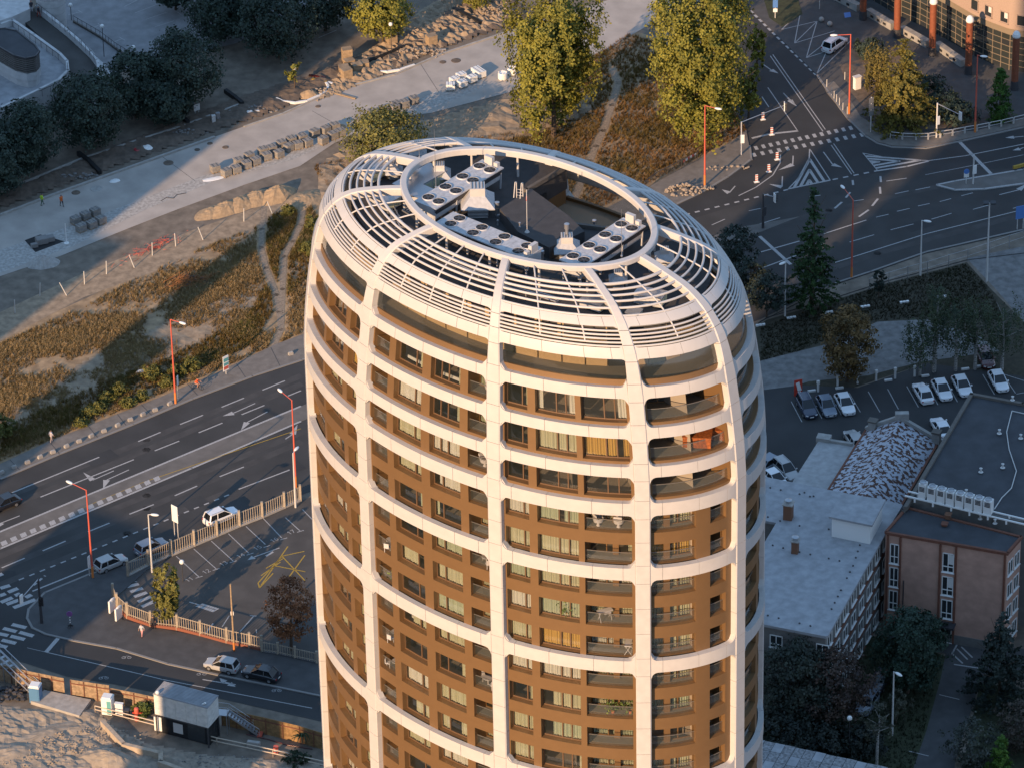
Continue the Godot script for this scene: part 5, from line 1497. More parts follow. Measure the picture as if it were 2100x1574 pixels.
	# chimneys on it
	var ch := [[Vector3(31.44,12,49.5), 1.0, 2.0, "larger brick chimney with steel cowl on the grey roof"], [Vector3(31.81,12,56.54), 0.75, 1.6, "smaller brick chimney on the grey roof"]]
	for q in ch:
		var c := thing("chimney", q[3], "chimney", q[0], -0.3, "chimneys on the old roofs")
		b = MB.new(); b.boxb(0, 0, 0, q[1], q[2], q[1]); obj("stack", b, M.brick, c)
		b = MB.new(); b.boxb(0, q[2], 0, q[1] + 0.2, 0.15, q[1] + 0.2); obj("cap", b, M.concrete, c)
		b = MB.new(); b.lathe(Vector3(0, q[2] + 0.15, 0), [Vector2(0.3, 0), Vector2(0.3, 0.35), Vector2(0.42, 0.4), Vector2(0.0, 0.6)], 10); obj("cowl", b, M.steel, c)
	# --- rusty gabled roof
	o = at_base("rusty_roof_house", "old house with flaking rust-patched grey gable roof", "building", Vector2(44.82,19.97))
	var e1 := Vector3(41.97,10.2,28.14); var e2 := Vector3(36.54,10.2,41.23); var e3 := Vector3(50.35,10.2,31.16); var e4 := Vector3(44.79,10.2,44.85); var r1 := Vector3(45.73,12.6,29.69); var r2 := Vector3(40.5,12.6,46.48)
	b = MB.new()
	b.face(e1, e2, r2, r1, Vector3(-1, 2, 0)); b.face(e3, e4, r2, r1, Vector3(1, 2, 0.2))
	wpart("roof", b, M.rusty_roof, o)
	b = MB.new()
	var dn := Vector3(0, -10.15, 0); var low := Vector3(0, -0.12, 0)
	b.face(e1 + low, e2 + low, e2 + dn, e1 + dn, Vector3.LEFT); b.face(e3 + low, e4 + low, e4 + dn, e3 + dn, Vector3.RIGHT)
	b.face(e1 + low, e3 + low, e3 + dn, e1 + dn, Vector3.FORWARD); b.face(e2 + low, e4 + low, e4 + dn, e2 + dn, Vector3.BACK)
	b.tri(e1, e3, r1); b.tri(e2, r2, e4)
	wpart("wall", b, M.plaster_grey, o)
	b = MB.new()
	b.bar(e1 + Vector3(0, 0.15, 0), r1 + Vector3(0, 0.2, 0), 0.5, 0.5); b.bar(r1 + Vector3(0, 0.2, 0), e3 + Vector3(0, 0.15, 0), 0.5, 0.5)
	b.box(r1 + Vector3(0.3, 0.4, 0), Vector3(1.6, 0.9, 0.7)); wpart("gable_parapet", b, M.plaster_grey, o)
	b = MB.new(); b.bar(e1, e2, 0.25, 0.2); b.bar(e3, e4, 0.25, 0.2); wpart("gutter", b, M.brown_render, o)
	b = MB.new(); b.boxb(0, 0, 0, 0.1, 0.1, 0.1)
	for q in [[Vector3(42.68,10.4,28.7), "cream chimney stub at the left foot of the rusty roof"], [Vector3(50.03,10.4,31.45), "cream chimney stub at the right foot of the rusty roof"]]:
		var c := thing("chimney", q[1], "chimney", q[0] - Vector3(0, 0.6, 0), -0.4, "chimneys on the old roofs")
		b = MB.new(); b.boxb(0, 0, 0, 0.9, 1.9, 0.8); obj("stack", b, M.plaster_grey, c)
		b = MB.new(); b.boxb(0, 1.9, 0, 1.1, 0.2, 1.0); obj("cap", b, M.roof_kerb, c)
	# --- pale annex
	rp = vv([36.53,29.15,40.21,30.36,36.74,40.13,32.75,38.3])
	o = at_base("annex", "narrow annex with plain pale grey roof beside the rusty roof", "building", middle(rp))
	b = MB.new(); b.prism(pv(rp), 0.0, 9.2); wpart("wall", b, M.plaster_grey, o)
	big = Geometry2D.offset_polygon(pv(rp), 0.25)
	b = MB.new(); b.prism(big[0], 9.2, 9.42, true); wpart("roof", b, M.annex_roof, o)
	b = MB.new(); b.wall(vv([36.53,29.15,40.21,30.36]), 0.4, 9.4, 9.75); b.wall(vv([36.1,28.7,37.68,29.19]), 1.2, 8.6, 9.9); wpart("parapet", b, M.plaster_grey, o)
	# --- sheet roof at the bottom right
	rp = vv([22.25,82.3,26.97,84.29,40.46,89.9,37.08,99.94,18.65,91.42])
	o = at_base("sheet_roof_hall", "low hall with stained grey sheet roof at the bottom edge", "building", middle(rp))
	b = MB.new(); b.prism(pv(rp), 0.0, 5.8); wpart("wall", b, M.grey_render, o)
	var s0: Vector2 = rp[1]; var s1: Vector2 = rp[2]; var dp := (s1 - s0).normalized(); var np := Vector2(-dp.y, dp.x)
	if np.y < 0: np = -np
	for k in 16:
		for j in 5:
			b = MB.new()
			var c := s0 + dp * ((k - 3) * 1.18 + 0.59) + np * (j * 1.7 + 0.85)
			b.box(v3(c, 5.88 + 0.03 * ((k * 7 + j * 3) % 3)), Vector3(1.12, 0.12, 1.64), Basis(Vector3.UP, -dp.angle()))
			wpart("roof_sheet", b, M.sheet_roof if (k + j * 2) % 4 else M.grey_roof, o)
	rounded_building()
	ramp_building()

func roof_bits(_of: String, spots: Array, s: float) -> void:
	for k in spots.size():
		var b := MB.new(); b.boxb(0, 0, 0, s, s * (0.9 if k == 0 else 0.35), s); b.boxb(0, s * (0.9 if k == 0 else 0.35), 0, s * 1.3, 0.08, s * 1.3)
		solo_at("roof_vent", b, M.brown_render if k else M.brick, spots[k], -0.3, ["small brick vent stack on the roof of the orange wing", "low rusty hatch on the roof of the orange wing"][k], "vent")
	var list := [Vector3(53.16,13.7,53), Vector3(54.74,13.7,53.97), Vector3(51.9,14.4,48.75), Vector3(53.98,14.4,44.31), Vector3(56.59,14.4,43.48), Vector3(56.89,14.4,36.16), Vector3(59.28,14.4,37.31), Vector3(59.1,14.5,29.14)]
	for k in list.size():
		var b := MB.new(); b.lathe(Vector3.ZERO, [Vector2(0.3, 0), Vector2(0.12, 0.12), Vector2(0.1, 0.5), Vector2(0.2, 0.52), Vector2(0, 0.65)], 9)
		solo_at("roof_cowl", b, M.pale_post, list[k], 0.0, "small pale vent cowl on the dark roofs, %s counting from the orange wing" % nth(k), "vent", "vent cowls on the dark roofs")

func rounded_building() -> void:
	var g: Array = vv([46.48,-107.45,51.58,-100.93,55.88,-94.84,58.29,-92.39,62.76,-86.41,65.04,-83.02,67.31,-80.5,69.48,-78.57,71.74,-77.63,78.02,-76.64,91.81,-79.69])
	var back: Array = vv([96.88,-121.05,48.02,-131.25])
	var o := at_base("rounded_building", "curved pink stone building raised over a dark glass ground floor", "building", Vector2(69.96,-90.7))
	var poly := pv(g + back)
	var b := MB.new()
	var inner := Geometry2D.offset_polygon(poly, -0.5)
	b.prism(inner[0], 0.0, 6.2); wpart("inner_wall", b, M.black, o)
	var big := Geometry2D.offset_polygon(poly, 0.7)
	b = MB.new(); b.prism(big[0], 6.9, 22.0, true); wpart("wall", b, M.pink_stone, o)
	big = Geometry2D.offset_polygon(poly, 0.55)
	b = MB.new(); b.prism(big[0], 5.9, 6.9, true); wpart("soffit", b, M.soffit_stone, o)
	for i in g.size() - 1:
		var a: Vector2 = g[i]; var q: Vector2 = g[i + 1]
		var l := a.distance_to(q); var d := (q - a) / l; var n := maxi(1, int(l / 1.25))
		for k in n:
			var c := a.lerp(q, (k + 0.5) / n)
			for r in 6:
				b = MB.new(); b.box(v3(c, 0.45 + r * 0.95), Vector3(l / n - 0.1, 0.86, 0.04), Basis(Vector3.UP, -d.angle()))
				wpart("glass_pane", b, M.facade_glass if (k * 3 + r) % 7 else M.window_glass, o)
		b = MB.new()
		for k in n + 1: b.box(v3(a.lerp(q, k / float(n)), 2.95), Vector3(0.09, 5.9, 0.12), Basis(Vector3.UP, -d.angle()))
		for r in 7: b.box(v3((a + q) * 0.5, maxf(0.05, r * 0.95 - 0.03)), Vector3(l, 0.08, 0.11), Basis(Vector3.UP, -d.angle()))
		wpart("glazing_bars", b, M.soffit_stone, o)
	# windows in the stone drum
	for u in [[Vector3(64.98,8.5,-82.35), 0], [Vector3(66.9,8.6,-80.64), 1], [Vector3(69.1,8.6,-79.1), 1], [Vector3(71.15,8.6,-78.15), 0]]:
		var p: Vector3 = u[0]
		var best := 1e9; var at := Vector2.ZERO; var dr := Vector2.RIGHT
		for i in g.size() - 1:
			var c := Geometry2D.get_closest_point_to_segment(Vector2(p.x, p.z), g[i], g[i + 1])
			if c.distance_to(Vector2(p.x, p.z)) < best:
				best = c.distance_to(Vector2(p.x, p.z)); at = c; dr = ((g[i + 1] as Vector2) - g[i]).normalized()
		var out := Vector2(-dr.y, dr.x)
		window(o, at + out * 0.72 - dr * 0.7, dr, out, 0.0, 7.6, 1.4, 1.7, 1, 0.0, u[1] == 1, M.pink_stone)
	# free-standing red columns with white ball caps
	var cols := [[Vector3(50.43,0.12,-94.42), "first, half out of frame"], [Vector3(54.8,0.12,-88.85), "second"], [Vector3(59.25,0.12,-83.34), "third"], [Vector3(63.76,0.12,-77.76), "fourth, in shade"], [Vector3(69.68,0.12,-73.03), "fifth, behind the cypress"]]
	for k in 5:
		var c := thing("column", "red-brown round column with white cap, %s from the left" % cols[k][1], "column", cols[k][0], 0.0, "red columns before the rounded building")
		b = MB.new(); b.tube(Vector3(0, 1.35, 0), Vector3(0, 8.1, 0), 0.48, 0.48, 18); obj("shaft", b, M.column_red, c)
		b = MB.new(); b.tube(Vector3.ZERO, Vector3(0, 1.35, 0), 0.55, 0.55, 18); obj("plinth", b, M.dark_metal, c)
		b = MB.new(); b.lathe(Vector3(0, 8.1, 0), [Vector2(0.52, 0), Vector2(0.58, 0.2), Vector2(0.5, 0.55), Vector2(0.3, 0.85), Vector2(0.0, 0.98)], 16); obj("cap", b, M.white_paint, c)
	var walls := [[vv([51.27,-95.63,54.43,-91.11]), "first"], [vv([55.59,-90.19,58.9,-85.72]), "second"], [vv([60.1,-85.38,63.27,-79.84]), "third"], [vv([45.48,-102.7,50.05,-96.86]), "fourth, at the top edge"]]
	for k in 4:
		var pts: Array = walls[k][0]
		b = MB.new(); b.wall(pts, 0.9, 0.12, 1.15)
		var w := solo("planter_wall", b, M.plaster_grey, "low concrete planter wall between red columns, %s from the left" % walls[k][1], "wall", "planter walls between the columns")
		for q in 3:
			b = MB.new()
			var d: Vector2 = ((pts[1] as Vector2) - pts[0]).normalized(); var c: Vector2 = (pts[0] as Vector2).lerp(pts[1], 0.25 + q * 0.25) + Vector2(-d.y, d.x) * 0.46
			b.box(v3(c, 0.6), Vector3(0.6, 0.35, 0.06), Basis(Vector3.UP, -d.angle())); wpart("slot", b, M.black, w)

func ramp_building() -> void:
	var o := at_base("parking_ramp", "pale concrete car park with curving ramp and oval louvred turret", "building", Vector2(-64.02,-83.85))
	# ramp with its two walls
	var b := MB.new()
	b.prism(pv(vv([-67.91,-94.2,-65.93,-97.19,-62.91,-92.96,-58.89,-86.42,-57.29,-83.49,-56.26,-80.89,-55.98,-77.22,-56.77,-73.77,-60.89,-70.5,-60.18,-76.01,-60.23,-78.82,-61.54,-82.55])), 0.0, 3.4); wpart("ramp", b, M.asphalt_old, o)
	b = MB.new(); b.wall(vv([-65.63,-95.86,-62.73,-91.35,-60.62,-88.07,-58.64,-84.54,-57.12,-81.77,-56.1,-79.32,-55.69,-76.77,-55.74,-74.25,-56.27,-71.92]), 0.45, 0.0, 4.4); wpart("outer_wall", b, M.ramp_concrete, o)
	b = MB.new(); b.prism(pv(vv([-57.99,-86.99,-55.75,-83.32,-54.49,-80.16,-55.12,-78.36,-56.17,-76.73])), 0.0, 1.8); wpart("wedge", b, M.ramp_concrete, o)
	var low: Array = vv([-73.97,-85.72,-70.21,-89.57,-68.6,-90.8,-65.22,-86.18,-61.34,-80.59,-60.18,-78.28,-59.88,-75.61,-60.98,-73.01,-63.46,-70.35,-68.39,-65.36,-72.02,-61.32])
	b = MB.new(); b.prism(pv(low), 0.0, 4.0); wpart("lower_roof", b, M.grey_roof, o)
	b = MB.new(); b.wall(low, 0.4, 0.0, 4.9); wpart("lower_wall", b, M.ramp_concrete, o)
	# oval turret, banded below and louvred above
	var pill := pv(vv([-71.93,-80.69,-68.6,-80.96,-66.94,-80.18,-64.09,-75.81,-63.44,-74.09,-63.88,-72.71,-65.17,-72.21,-66.82,-73.13,-69.59,-76.34,-71.75,-78.41]))
	var grow := Geometry2D.offset_polygon(pill, -0.15)
	for k in 5:
		b = MB.new(); b.prism(pill if k % 2 == 0 else grow[0], k * 1.25, k * 1.25 + 1.2); wpart("concrete_band", b, M.ramp_concrete, o)
	b = MB.new(); b.prism(grow[0], 6.2, 8.5); wpart("turret_core", b, M.black, o)
	for k in 7:
		b = MB.new(); b.prism(pill, 6.3 + k * 0.31, 6.3 + k * 0.31 + 0.17, true); wpart("turret_slat", b, M.median_grey, o)
	b = MB.new(); b.prism(pill, 8.48, 8.62); wpart("turret_roof", b, M.dark_roof, o)
	b = MB.new(); b.wall(vv([-71.93,-80.69,-68.6,-80.96,-66.94,-80.18,-64.09,-75.81,-63.44,-74.09,-63.88,-72.71,-65.17,-72.21,-66.82,-73.13,-69.59,-76.34]), 0.2, 8.5, 8.75); wpart("turret_edge", b, M.dark_metal, o)
	b = MB.new(); b.prism(pv(vv([-76.63,-102.23,-66.64,-97.32,-66.35,-93.2,-68.57,-90.97,-75.36,-86.66])), 0.0, 5.2); wpart("upper_deck", b, M.ramp_concrete, o)
	var c := Vector3(-63.6,0,-95.9)
	for k in 7:
		b = MB.new(); b.tube(c + Vector3(0, k * 1.2, 0), c + Vector3(0, k * 1.2 + 1.14, 0), 2.05, 2.05, 28); wpart("stair_tower_ring", b, M.ramp_concrete, o)
	b = MB.new(); b.tube(c + Vector3(0, 0, 0), c + Vector3(0, 8.9, 0), 1.95, 1.95, 24); wpart("stair_tower_core", b, M.dark_metal, o)
	b = MB.new()
	for line in [vv([-65.49,-94.62,-62.6,-90.12,-58.51,-83.32,-55.98,-78.11]), vv([-68.41,-89.2,-61.17,-79.01]), vv([-60.02,-76.7,-59.69,-73.75,-60.79,-71.16,-63.28,-68.79])]:
		for k in line.size() - 1:
			b.tube(v3(line[k], 5.4), v3(line[k + 1], 5.4), 0.04, 0.04, 5)
			var l: float = (line[k] as Vector2).distance_to(line[k + 1])
			for q in int(l / 1.5) + 1: b.tube(v3((line[k] as Vector2).lerp(line[k + 1], q * 1.5 / l), 4.4), v3((line[k] as Vector2).lerp(line[k + 1], q * 1.5 / l), 5.4), 0.03, 0.03, 5)
	wpart("railing", b, M.dark_metal, o)
	# fence on a low wall along the car park
	b = MB.new(); b.wall(vv([-60.89,-98.7,-56.82,-93.84,-54.21,-89.97,-50.93,-85.96]), 0.2, 0.0, 0.35)
	var f := solo("car_park_fence", b, M.roof_kerb, "thin dark railing along the edge of the upper car park", "fence")
	b = MB.new()
	var fl := vv([-60.89,-98.7,-56.82,-93.84,-54.21,-89.97,-50.93,-85.96])
	for k in 3:
		b.tube(v3(fl[k], 1.1), v3(fl[k + 1], 1.1), 0.04, 0.04, 5)
		for q in 6: b.tube(v3((fl[k] as Vector2).lerp(fl[k + 1], q / 6.0), 0.3), v3((fl[k] as Vector2).lerp(fl[k + 1], q / 6.0), 1.1), 0.03, 0.03, 5)
	wpart("rail", b, M.dark_metal, f)


# ---------------------------------------------------------------- street furniture
func lamp(at: Vector3, h: float, head: Vector3, red: bool, label: String) -> void:
	var o := thing("street_lamp", label, "street lamp", at, 0.0, "red street lamps" if red else "pale street lamps")
	var pm: Material = M.lamp_red if red else M.pale_post
	var b := MB.new(); b.tube(Vector3(0, h * 0.14 if red else 0.0, 0), Vector3(0, h, 0), 0.13, 0.075, 8); obj("pole", b, pm, o)
	if red:
		b = MB.new(); b.tube(Vector3.ZERO, Vector3(0, h * 0.14, 0), 0.15, 0.145, 8); obj("base", b, M.lamp_orange, o)
	var v := head - at
	b = MB.new(); b.tube(Vector3(0, h - 0.03, 0), v, 0.055, 0.045, 6); obj("arm", b, pm, o)
	var d := Vector3(v.x, 0, v.z); d = d.normalized() if d.length() > 0.05 else Vector3.RIGHT
	b = MB.new(); b.ball(Vector3.ZERO, Vector3(0.55, 0.14, 0.22), 10, 6)
	var hd := obj("lamp_head", b, M.white_paint, o)
	hd.position = v + d * 0.35; hd.rotation.y = atan2(-d.z, d.x)

func globe_lamp(at: Vector3, h: float, label: String) -> void:
	var o := thing("globe_lamp", label, "street lamp", at, 0.0, "globe lamps")
	var b := MB.new(); b.tube(Vector3.ZERO, Vector3(0, h, 0), 0.06, 0.05, 6); obj("pole", b, M.dark_metal, o)
	b = MB.new(); b.ball(Vector3(0, h + 0.2, 0), Vector3.ONE * 0.3, 12, 8); obj("globe", b, M.white_paint, o)

func signal_head(b: MB, c: Vector3, turn: float, hood: MB) -> void:
	var bs := Basis(Vector3.UP, turn)
	b.box(c, Vector3(0.12, 1.25, 0.55), bs)
	for k in 3: hood.box(c + bs * Vector3(0.2, 0.38 - 0.38 * k, 0), Vector3(0.3, 0.3, 0.32), bs)

func traffic_light(at: Vector3, h: float, arm_to: Vector3, dark: bool, label: String, turn: float) -> void:
	var o := thing("traffic_signal", label, "traffic light", at, 0.0, "traffic lights")
	var b := MB.new(); b.tube(Vector3.ZERO, Vector3(0, h, 0), 0.12 if not dark else 0.2, 0.1, 8); obj("pole", b, M.dark_metal if dark else M.pale_post, o)
	var v := arm_to - at
	if v.length() > 0.1:
		b = MB.new(); b.tube(Vector3(0, h - 0.1, 0), v, 0.07, 0.05, 6); obj("arm", b, M.steel, o)
		b = MB.new(); var q := MB.new(); signal_head(b, v + Vector3(0, -0.15, 0), turn, q); var s := obj("signal_head", b, M.white_paint, o); obj("hood", q, M.dark_metal, s)
	b = MB.new(); var q2 := MB.new(); signal_head(b, Vector3(0.15, h * 0.5, 0.1), turn + 1.6, q2); var s2 := obj("signal_head", b, M.dark_metal if dark else M.white_paint, o); obj("hood", q2, M.black, s2)

func board(at: Vector3, w: float, hb: float, foot: float, turn: float, m: Material, label: String, category := "sign", legs := 2, called := "sign_board") -> Node3D:
	var o := thing(called, label, category, at, turn)
	for k in legs:
		var b := MB.new(); var x := 0.0 if legs == 1 else (k - 0.5) * w * 0.6
		b.tube(Vector3(x, 0, -0.06), Vector3(x, foot + hb * 0.9, -0.06), 0.05, 0.05, 6); obj("post", b, M.pale_post, o)
	var b := MB.new(); b.boxb(0, foot, 0, w, hb, 0.06); obj("panel", b, m, o)
	return o

func street() -> void:
	lamp(Vector3(-41.79,0,2.99), 12.25, Vector3(-40.55,12.3,3.81), true, "red street lamp standing on the upper pavement beside the dry field")
	lamp(Vector3(-49.81,0,41.04), 12.42, Vector3(-51.63,12.4,39.49), true, "red street lamp at the lower left kerb beside the parked hatchback")
	lamp(Vector3(-26.35,0,22.58), 12.53, Vector3(-27.65,12.4,20.46), true, "red street lamp close to the tower's left edge")
	lamp(Vector3(43.98,0,-23.89), 11.6, Vector3(42.96,11.9,-26.36), true, "red street lamp behind the dark spruce on the right")
	lamp(Vector3(46.64,0.12,-67.16), 12.2, Vector3(44.73,12.2,-67.22), true, "red street lamp on the forecourt between bollards and white box")
	lamp(Vector3(26.16,0.13,-48.22), 12.2, Vector3(27.54,12.2,-47.62), true, "red street lamp beside the rubble pile in front of the poplar")
	lamp(Vector3(63.22,0.12,-61.27), 11.8, Vector3(63.69,11.8,-61.16), true, "slim red street lamp behind the hoop railing at far right")
	lamp(Vector3(-42.88,0,40.07), 8.2, Vector3(-42.45,8.25,40.17), false, "pale street lamp behind the fence at the lower left")
	lamp(Vector3(-26.3,0,26.86), 7.8, Vector3(-26.05,7.9,26.38), false, "pale street lamp standing against the tower's left edge")
	lamp(Vector3(52.84,0.12,-23.93), 8.2, Vector3(53.19,8.3,-23.81), false, "pale street lamp on the right-hand pavement below the avenue")
	lamp(Vector3(34.88,0,-14.83), 8.0, Vector3(34.73,8,-14.71), false, "pale pole lamp among the dark trees right of the tower")
	lamp(Vector3(41.67,0,75.67), 8.7, Vector3(41.93,8.75,75.98), false, "pale street lamp on the lawn at the lower right")
	var o := thing("floodlight_mast", "tall grey mast with twin dark floodlights at right edge of lawn", "street lamp", Vector3(61.23,0,-22.31), 0.0)
	var b := MB.new(); b.tube(Vector3.ZERO, Vector3(0, 11.6, 0), 0.14, 0.08); obj("pole", b, M.pale_post, o)
	for s in [-1, 1]:
		b = MB.new(); b.box(Vector3(s * 0.45, 11.7, 0.1), Vector3(0.7, 0.25, 0.5), Basis(Vector3.RIGHT, 0.4)); obj("floodlight", b, M.dark_metal, o)
	globe_lamp(Vector3(-61.22,0,-99.45), 2.2, "first globe lamp from the left in the upper car park")
	globe_lamp(Vector3(-55.95,0,-88.33), 4.6, "middle globe lamp in the upper car park")
	globe_lamp(Vector3(-51.63,0,-86.42), 2.2, "globe lamp nearest the dark trees in the upper car park")
	globe_lamp(Vector3(-28.95,0,-77.92), 2.8, "globe lamp beside the curved kerb of the planting bay")
	globe_lamp(Vector3(-15.79,0,-87.09), 4.6, "globe lamp among the dug earth near the lit tree")
	globe_lamp(Vector3(36.52,0,79.98), 5.4, "globe lamp among the dark trees at the lower right")
	globe_lamp(Vector3(-39.15,0,42.15), 2.6, "small globe lamp behind the yellow-green tree in the car park")
	o = thing("wooden_pole", "yellowish wooden pole beside the fence and parked silver car", "pole", Vector3(-32.6,0.13,56.71))
	b = MB.new(); b.tube(Vector3(0, 1.2, 0), Vector3(0, 9.3, 0), 0.12, 0.09); obj("pole", b, M.sand, o)
	b = MB.new(); b.tube(Vector3.ZERO, Vector3(0, 1.2, 0), 0.13, 0.13); obj("base", b, M.lamp_orange, o)
	b = MB.new(); b.boxb(0, 5.0, 0, 0.35, 0.5, 0.06); obj("lamp_box", b, M.white_paint, o)
	traffic_light(Vector3(-55.2,0.13,50.17), 6.2, Vector3(-56.94,5.9,53.51), true, "dark traffic light mast with long arm at the lower left corner", 2.6)
	traffic_light(Vector3(31.39,0,-56.44), 5.2, Vector3(37.4,5.2,-60.68), false, "pale traffic light with arm over the road beside the poplar", 0.0)
	traffic_light(Vector3(57.91,0.12,-60.02), 5.3, Vector3(60.74,5.1,-57.13), false, "pale traffic light with arm behind the hoop railing", 0.6)
	traffic_light(Vector3(33.29,0,-37.03), 5.2, Vector3(34.74,5,-36.46), true, "slim traffic light on the median near the tower's right shoulder", 0.4)
	traffic_light(Vector3(61.7,0.14,-47.25), 4.4, Vector3.ZERO + Vector3(61.7,0.14,-47.25), false, "short traffic light on the pointed traffic island", 0.4)
	o = thing("sign_post", "grey backs of stacked road signs on a post by the conifer", "sign", Vector3(49.18,0.12,-61.88))
	b = MB.new(); b.tube(Vector3.ZERO, Vector3(0, 5.4, 0), 0.07); obj("post", b, M.pale_post, o)
	for k in 3:
		b = MB.new(); b.boxb(0, 2.6 + k * 0.95, 0.08, 0.75, 0.8, 0.04, 0.5); obj("sign_plate", b, M.steel, o)
	o = board(Vector3(60.8,0.14,-47.29), 0.7, 0.8, 1.0, 0.2, M.white_paint, "small round-topped sign with blue arrow on the traffic island", "sign", 1, "keep_sign")
	b = MB.new(); b.tube(Vector3(0, 1.9, 0.0), Vector3(0, 1.9, 0.06), 0.38, 0.38, 14); obj("blue_disc", b, M.sign_blue, o)
	o = thing("sign_post", "blue and white pictogram sign on a post behind the triangular lawn", "sign", Vector3(38.14,0.12,-95.27))
	b = MB.new(); b.tube(Vector3.ZERO, Vector3(0, 3.0, 0), 0.06); obj("post", b, M.pale_post, o)
	b = MB.new(); b.boxb(0, 1.7, 0.07, 0.7, 1.2, 0.04); obj("sign_plate", b, M.sign_blue, o)
	b = MB.new(); b.boxb(0, 1.0, 0.07, 0.6, 0.55, 0.04); obj("sign_plate", b, M.white_paint, o)
	o = thing("sign_post", "blue square sign on a post at the top edge, over the forecourt", "sign", Vector3(44.54,0.12,-97.77))
	b = MB.new(); b.tube(Vector3.ZERO, Vector3(0, 2.6, 0), 0.06); obj("post", b, M.pale_post, o)
	b = MB.new(); b.boxb(0, 1.5, 0.07, 0.6, 1.1, 0.04); obj("sign_plate", b, M.sign_blue, o)
	o = thing("parking_sign", "purple and white striped no-parking sign on the dark corner pavement", "sign", Vector3(-51.8,0.13,51.19))
	b = MB.new(); b.tube(Vector3.ZERO, Vector3(0, 1.9, 0), 0.05); b.lathe(Vector3.ZERO, [Vector2(0.4, 0), Vector2(0.3, 0.15)], 10); obj("post", b, M.dark_metal, o)
	b = MB.new(); b.tube(Vector3(0, 1.9, 0.03), Vector3(0, 1.9, 0.09), 0.36, 0.36, 14); obj("round_sign", b, M.sign_purple, o)
	for k in 3:
		b = MB.new(); b.tube(Vector3(0, 0.6 + k * 0.35, 0), Vector3(0, 0.78 + k * 0.35, 0), 0.07, 0.07, 8); obj("stripe", b, M.white_paint, o)
	# info board by the field, white billboard, red sign in the office car park
	o = board(Vector3(-35.73,0.13,-3.54), 0.9, 2.1, 0.55, 0.75, M.white_paint, "narrow information board with teal and orange print beside the dry field", "sign", 1, "information_board")
	for k in 3:
		b = MB.new(); b.boxb(0, [0.75, 1.3, 1.85][k], 0.035, 0.76, [0.45, 0.4, 0.5][k], 0.02); obj("print", b, [M.lamp_red, M.sign_teal, M.sign_teal][k], o)
	board(Vector3(-40.38,0,32.74), 1.0, 2.3, 2.2, -0.75, M.white_paint, "blank white billboard on two legs behind the fence", "billboard")
	o = board(Vector3(35.41,0,4.28), 1.05, 2.3, 0.1, 0.3, M.red_paint, "red and white advertising pillar beside the navy car", "sign", 2, "advert_pillar")
	b = MB.new(); b.box(Vector3(0.05, 1.4, 0.04), Vector3(0.5, 1.3, 0.02), Basis(Vector3.BACK, 0.25)); b.box(Vector3(0.15, 0.6, 0.04), Vector3(0.35, 0.35, 0.02), Basis(Vector3.BACK, 0.7)); obj("print", b, M.white_paint, o)
	board(Vector3(-41.45,0.13,2.3), 0.4, 1.3, 2.2, 1.2, M.white_paint, "small white sign fixed behind the red lamp by the field", "sign", 1)
	board(Vector3(-50.17,0.13,40.7), 0.45, 1.6, 1.2, 1.0, M.white_paint, "narrow white sign beside the lower left red lamp", "sign", 1)
	board(Vector3(66.79,0.12,-35.15), 1.4, 1.9, 1.6, 0.3, M.sign_blue, "blue and white sign cut by the right edge of the frame", "sign")
	board(Vector3(-42.25,0,-71.44), 0.9, 1.0, 0.4, 0.5, M.pale_post, "small pale notice board under the dark trees", "sign")
	var box := thing("power_cabinet", "bright white utility cabinet beside the conifers", "cabinet", Vector3(48.19,0.12,-74.12), 0.5)
	b = MB.new(); b.boxb(0, 0, 0, 0.95, 1.85, 0.6); obj("body", b, M.white_paint, box)
	b = MB.new(); b.boxb(0, 1.85, 0, 1.1, 0.12, 0.75); obj("lid", b, M.pale_post, box)
	b = MB.new(); b.boxb(0, 0.15, 0.31, 0.85, 1.6, 0.02); obj("door", b, M.white_paint, box)
	o = thing("barrier_beam", "short orange-yellow beam lying on the traffic island at right", "barrier", Vector3(68.14,0.14,-51.03), 0.45)
	b = MB.new(); b.boxb(0, 0.2, 0, 1.7, 0.4, 0.3); obj("beam", b, M.road_yellow, o)
	b = MB.new(); b.boxb(-0.6, 0, 0, 0.3, 0.2, 0.5); b.boxb(0.6, 0, 0, 0.3, 0.2, 0.5); obj("foot", b, M.dark_metal, o)
	# hoop railing at the junction
	var hoops := vv([51.68,-60.1,53.35,-59.63,55.18,-59.41,56.82,-59.48,58.5,-59.94,60.18,-60.4,61.88,-61,63.57,-61.47,65.27,-62.07,66.97,-62.67,68.69,-63.41,70.41,-64.15])
	for k in 11:
		b = MB.new()
		var p: Vector2 = hoops[k]; var q: Vector2 = (hoops[k + 1] as Vector2).lerp(p, 0.08)
		b.path([v3(p, 0.1), v3(p, 1.1), v3(q, 1.1), v3(q, 0.1)], 0.05, 6); b.tube(v3(p, 0.62), v3(q, 0.62), 0.03, 0.03, 6)
		solo("hoop_railing", b, M.pale_post, "grey tubular hoop railing at the kerb, %s from the left" % nth(k), "railing", "hoop railings at the junction")
	# slim bollards at the forecourt
	var bl := [Vector3(44.09,0.12,-74.86), Vector3(44.6,0.12,-72.48), Vector3(44.87,0.12,-71.5), Vector3(45.14,0.12,-70.52), Vector3(45.47,0.12,-69.54), Vector3(45.85,0.12,-68.15), Vector3(46.37,0.12,-67.03), Vector3(46.7,0.12,-76.84)]
	for k in 8:
		b = MB.new(); b.tube(Vector3.ZERO, Vector3(0, 1.1, 0), 0.06, 0.05, 7); b.ball(Vector3(0, 1.1, 0), Vector3.ONE * 0.07, 7, 4)
		solo_at("bollard", b, M.pale_post, bl[k], 0.0, "thin pale bollard along the forecourt edge, %s from the top" % nth(k), "bollard", "bollards at the forecourt")
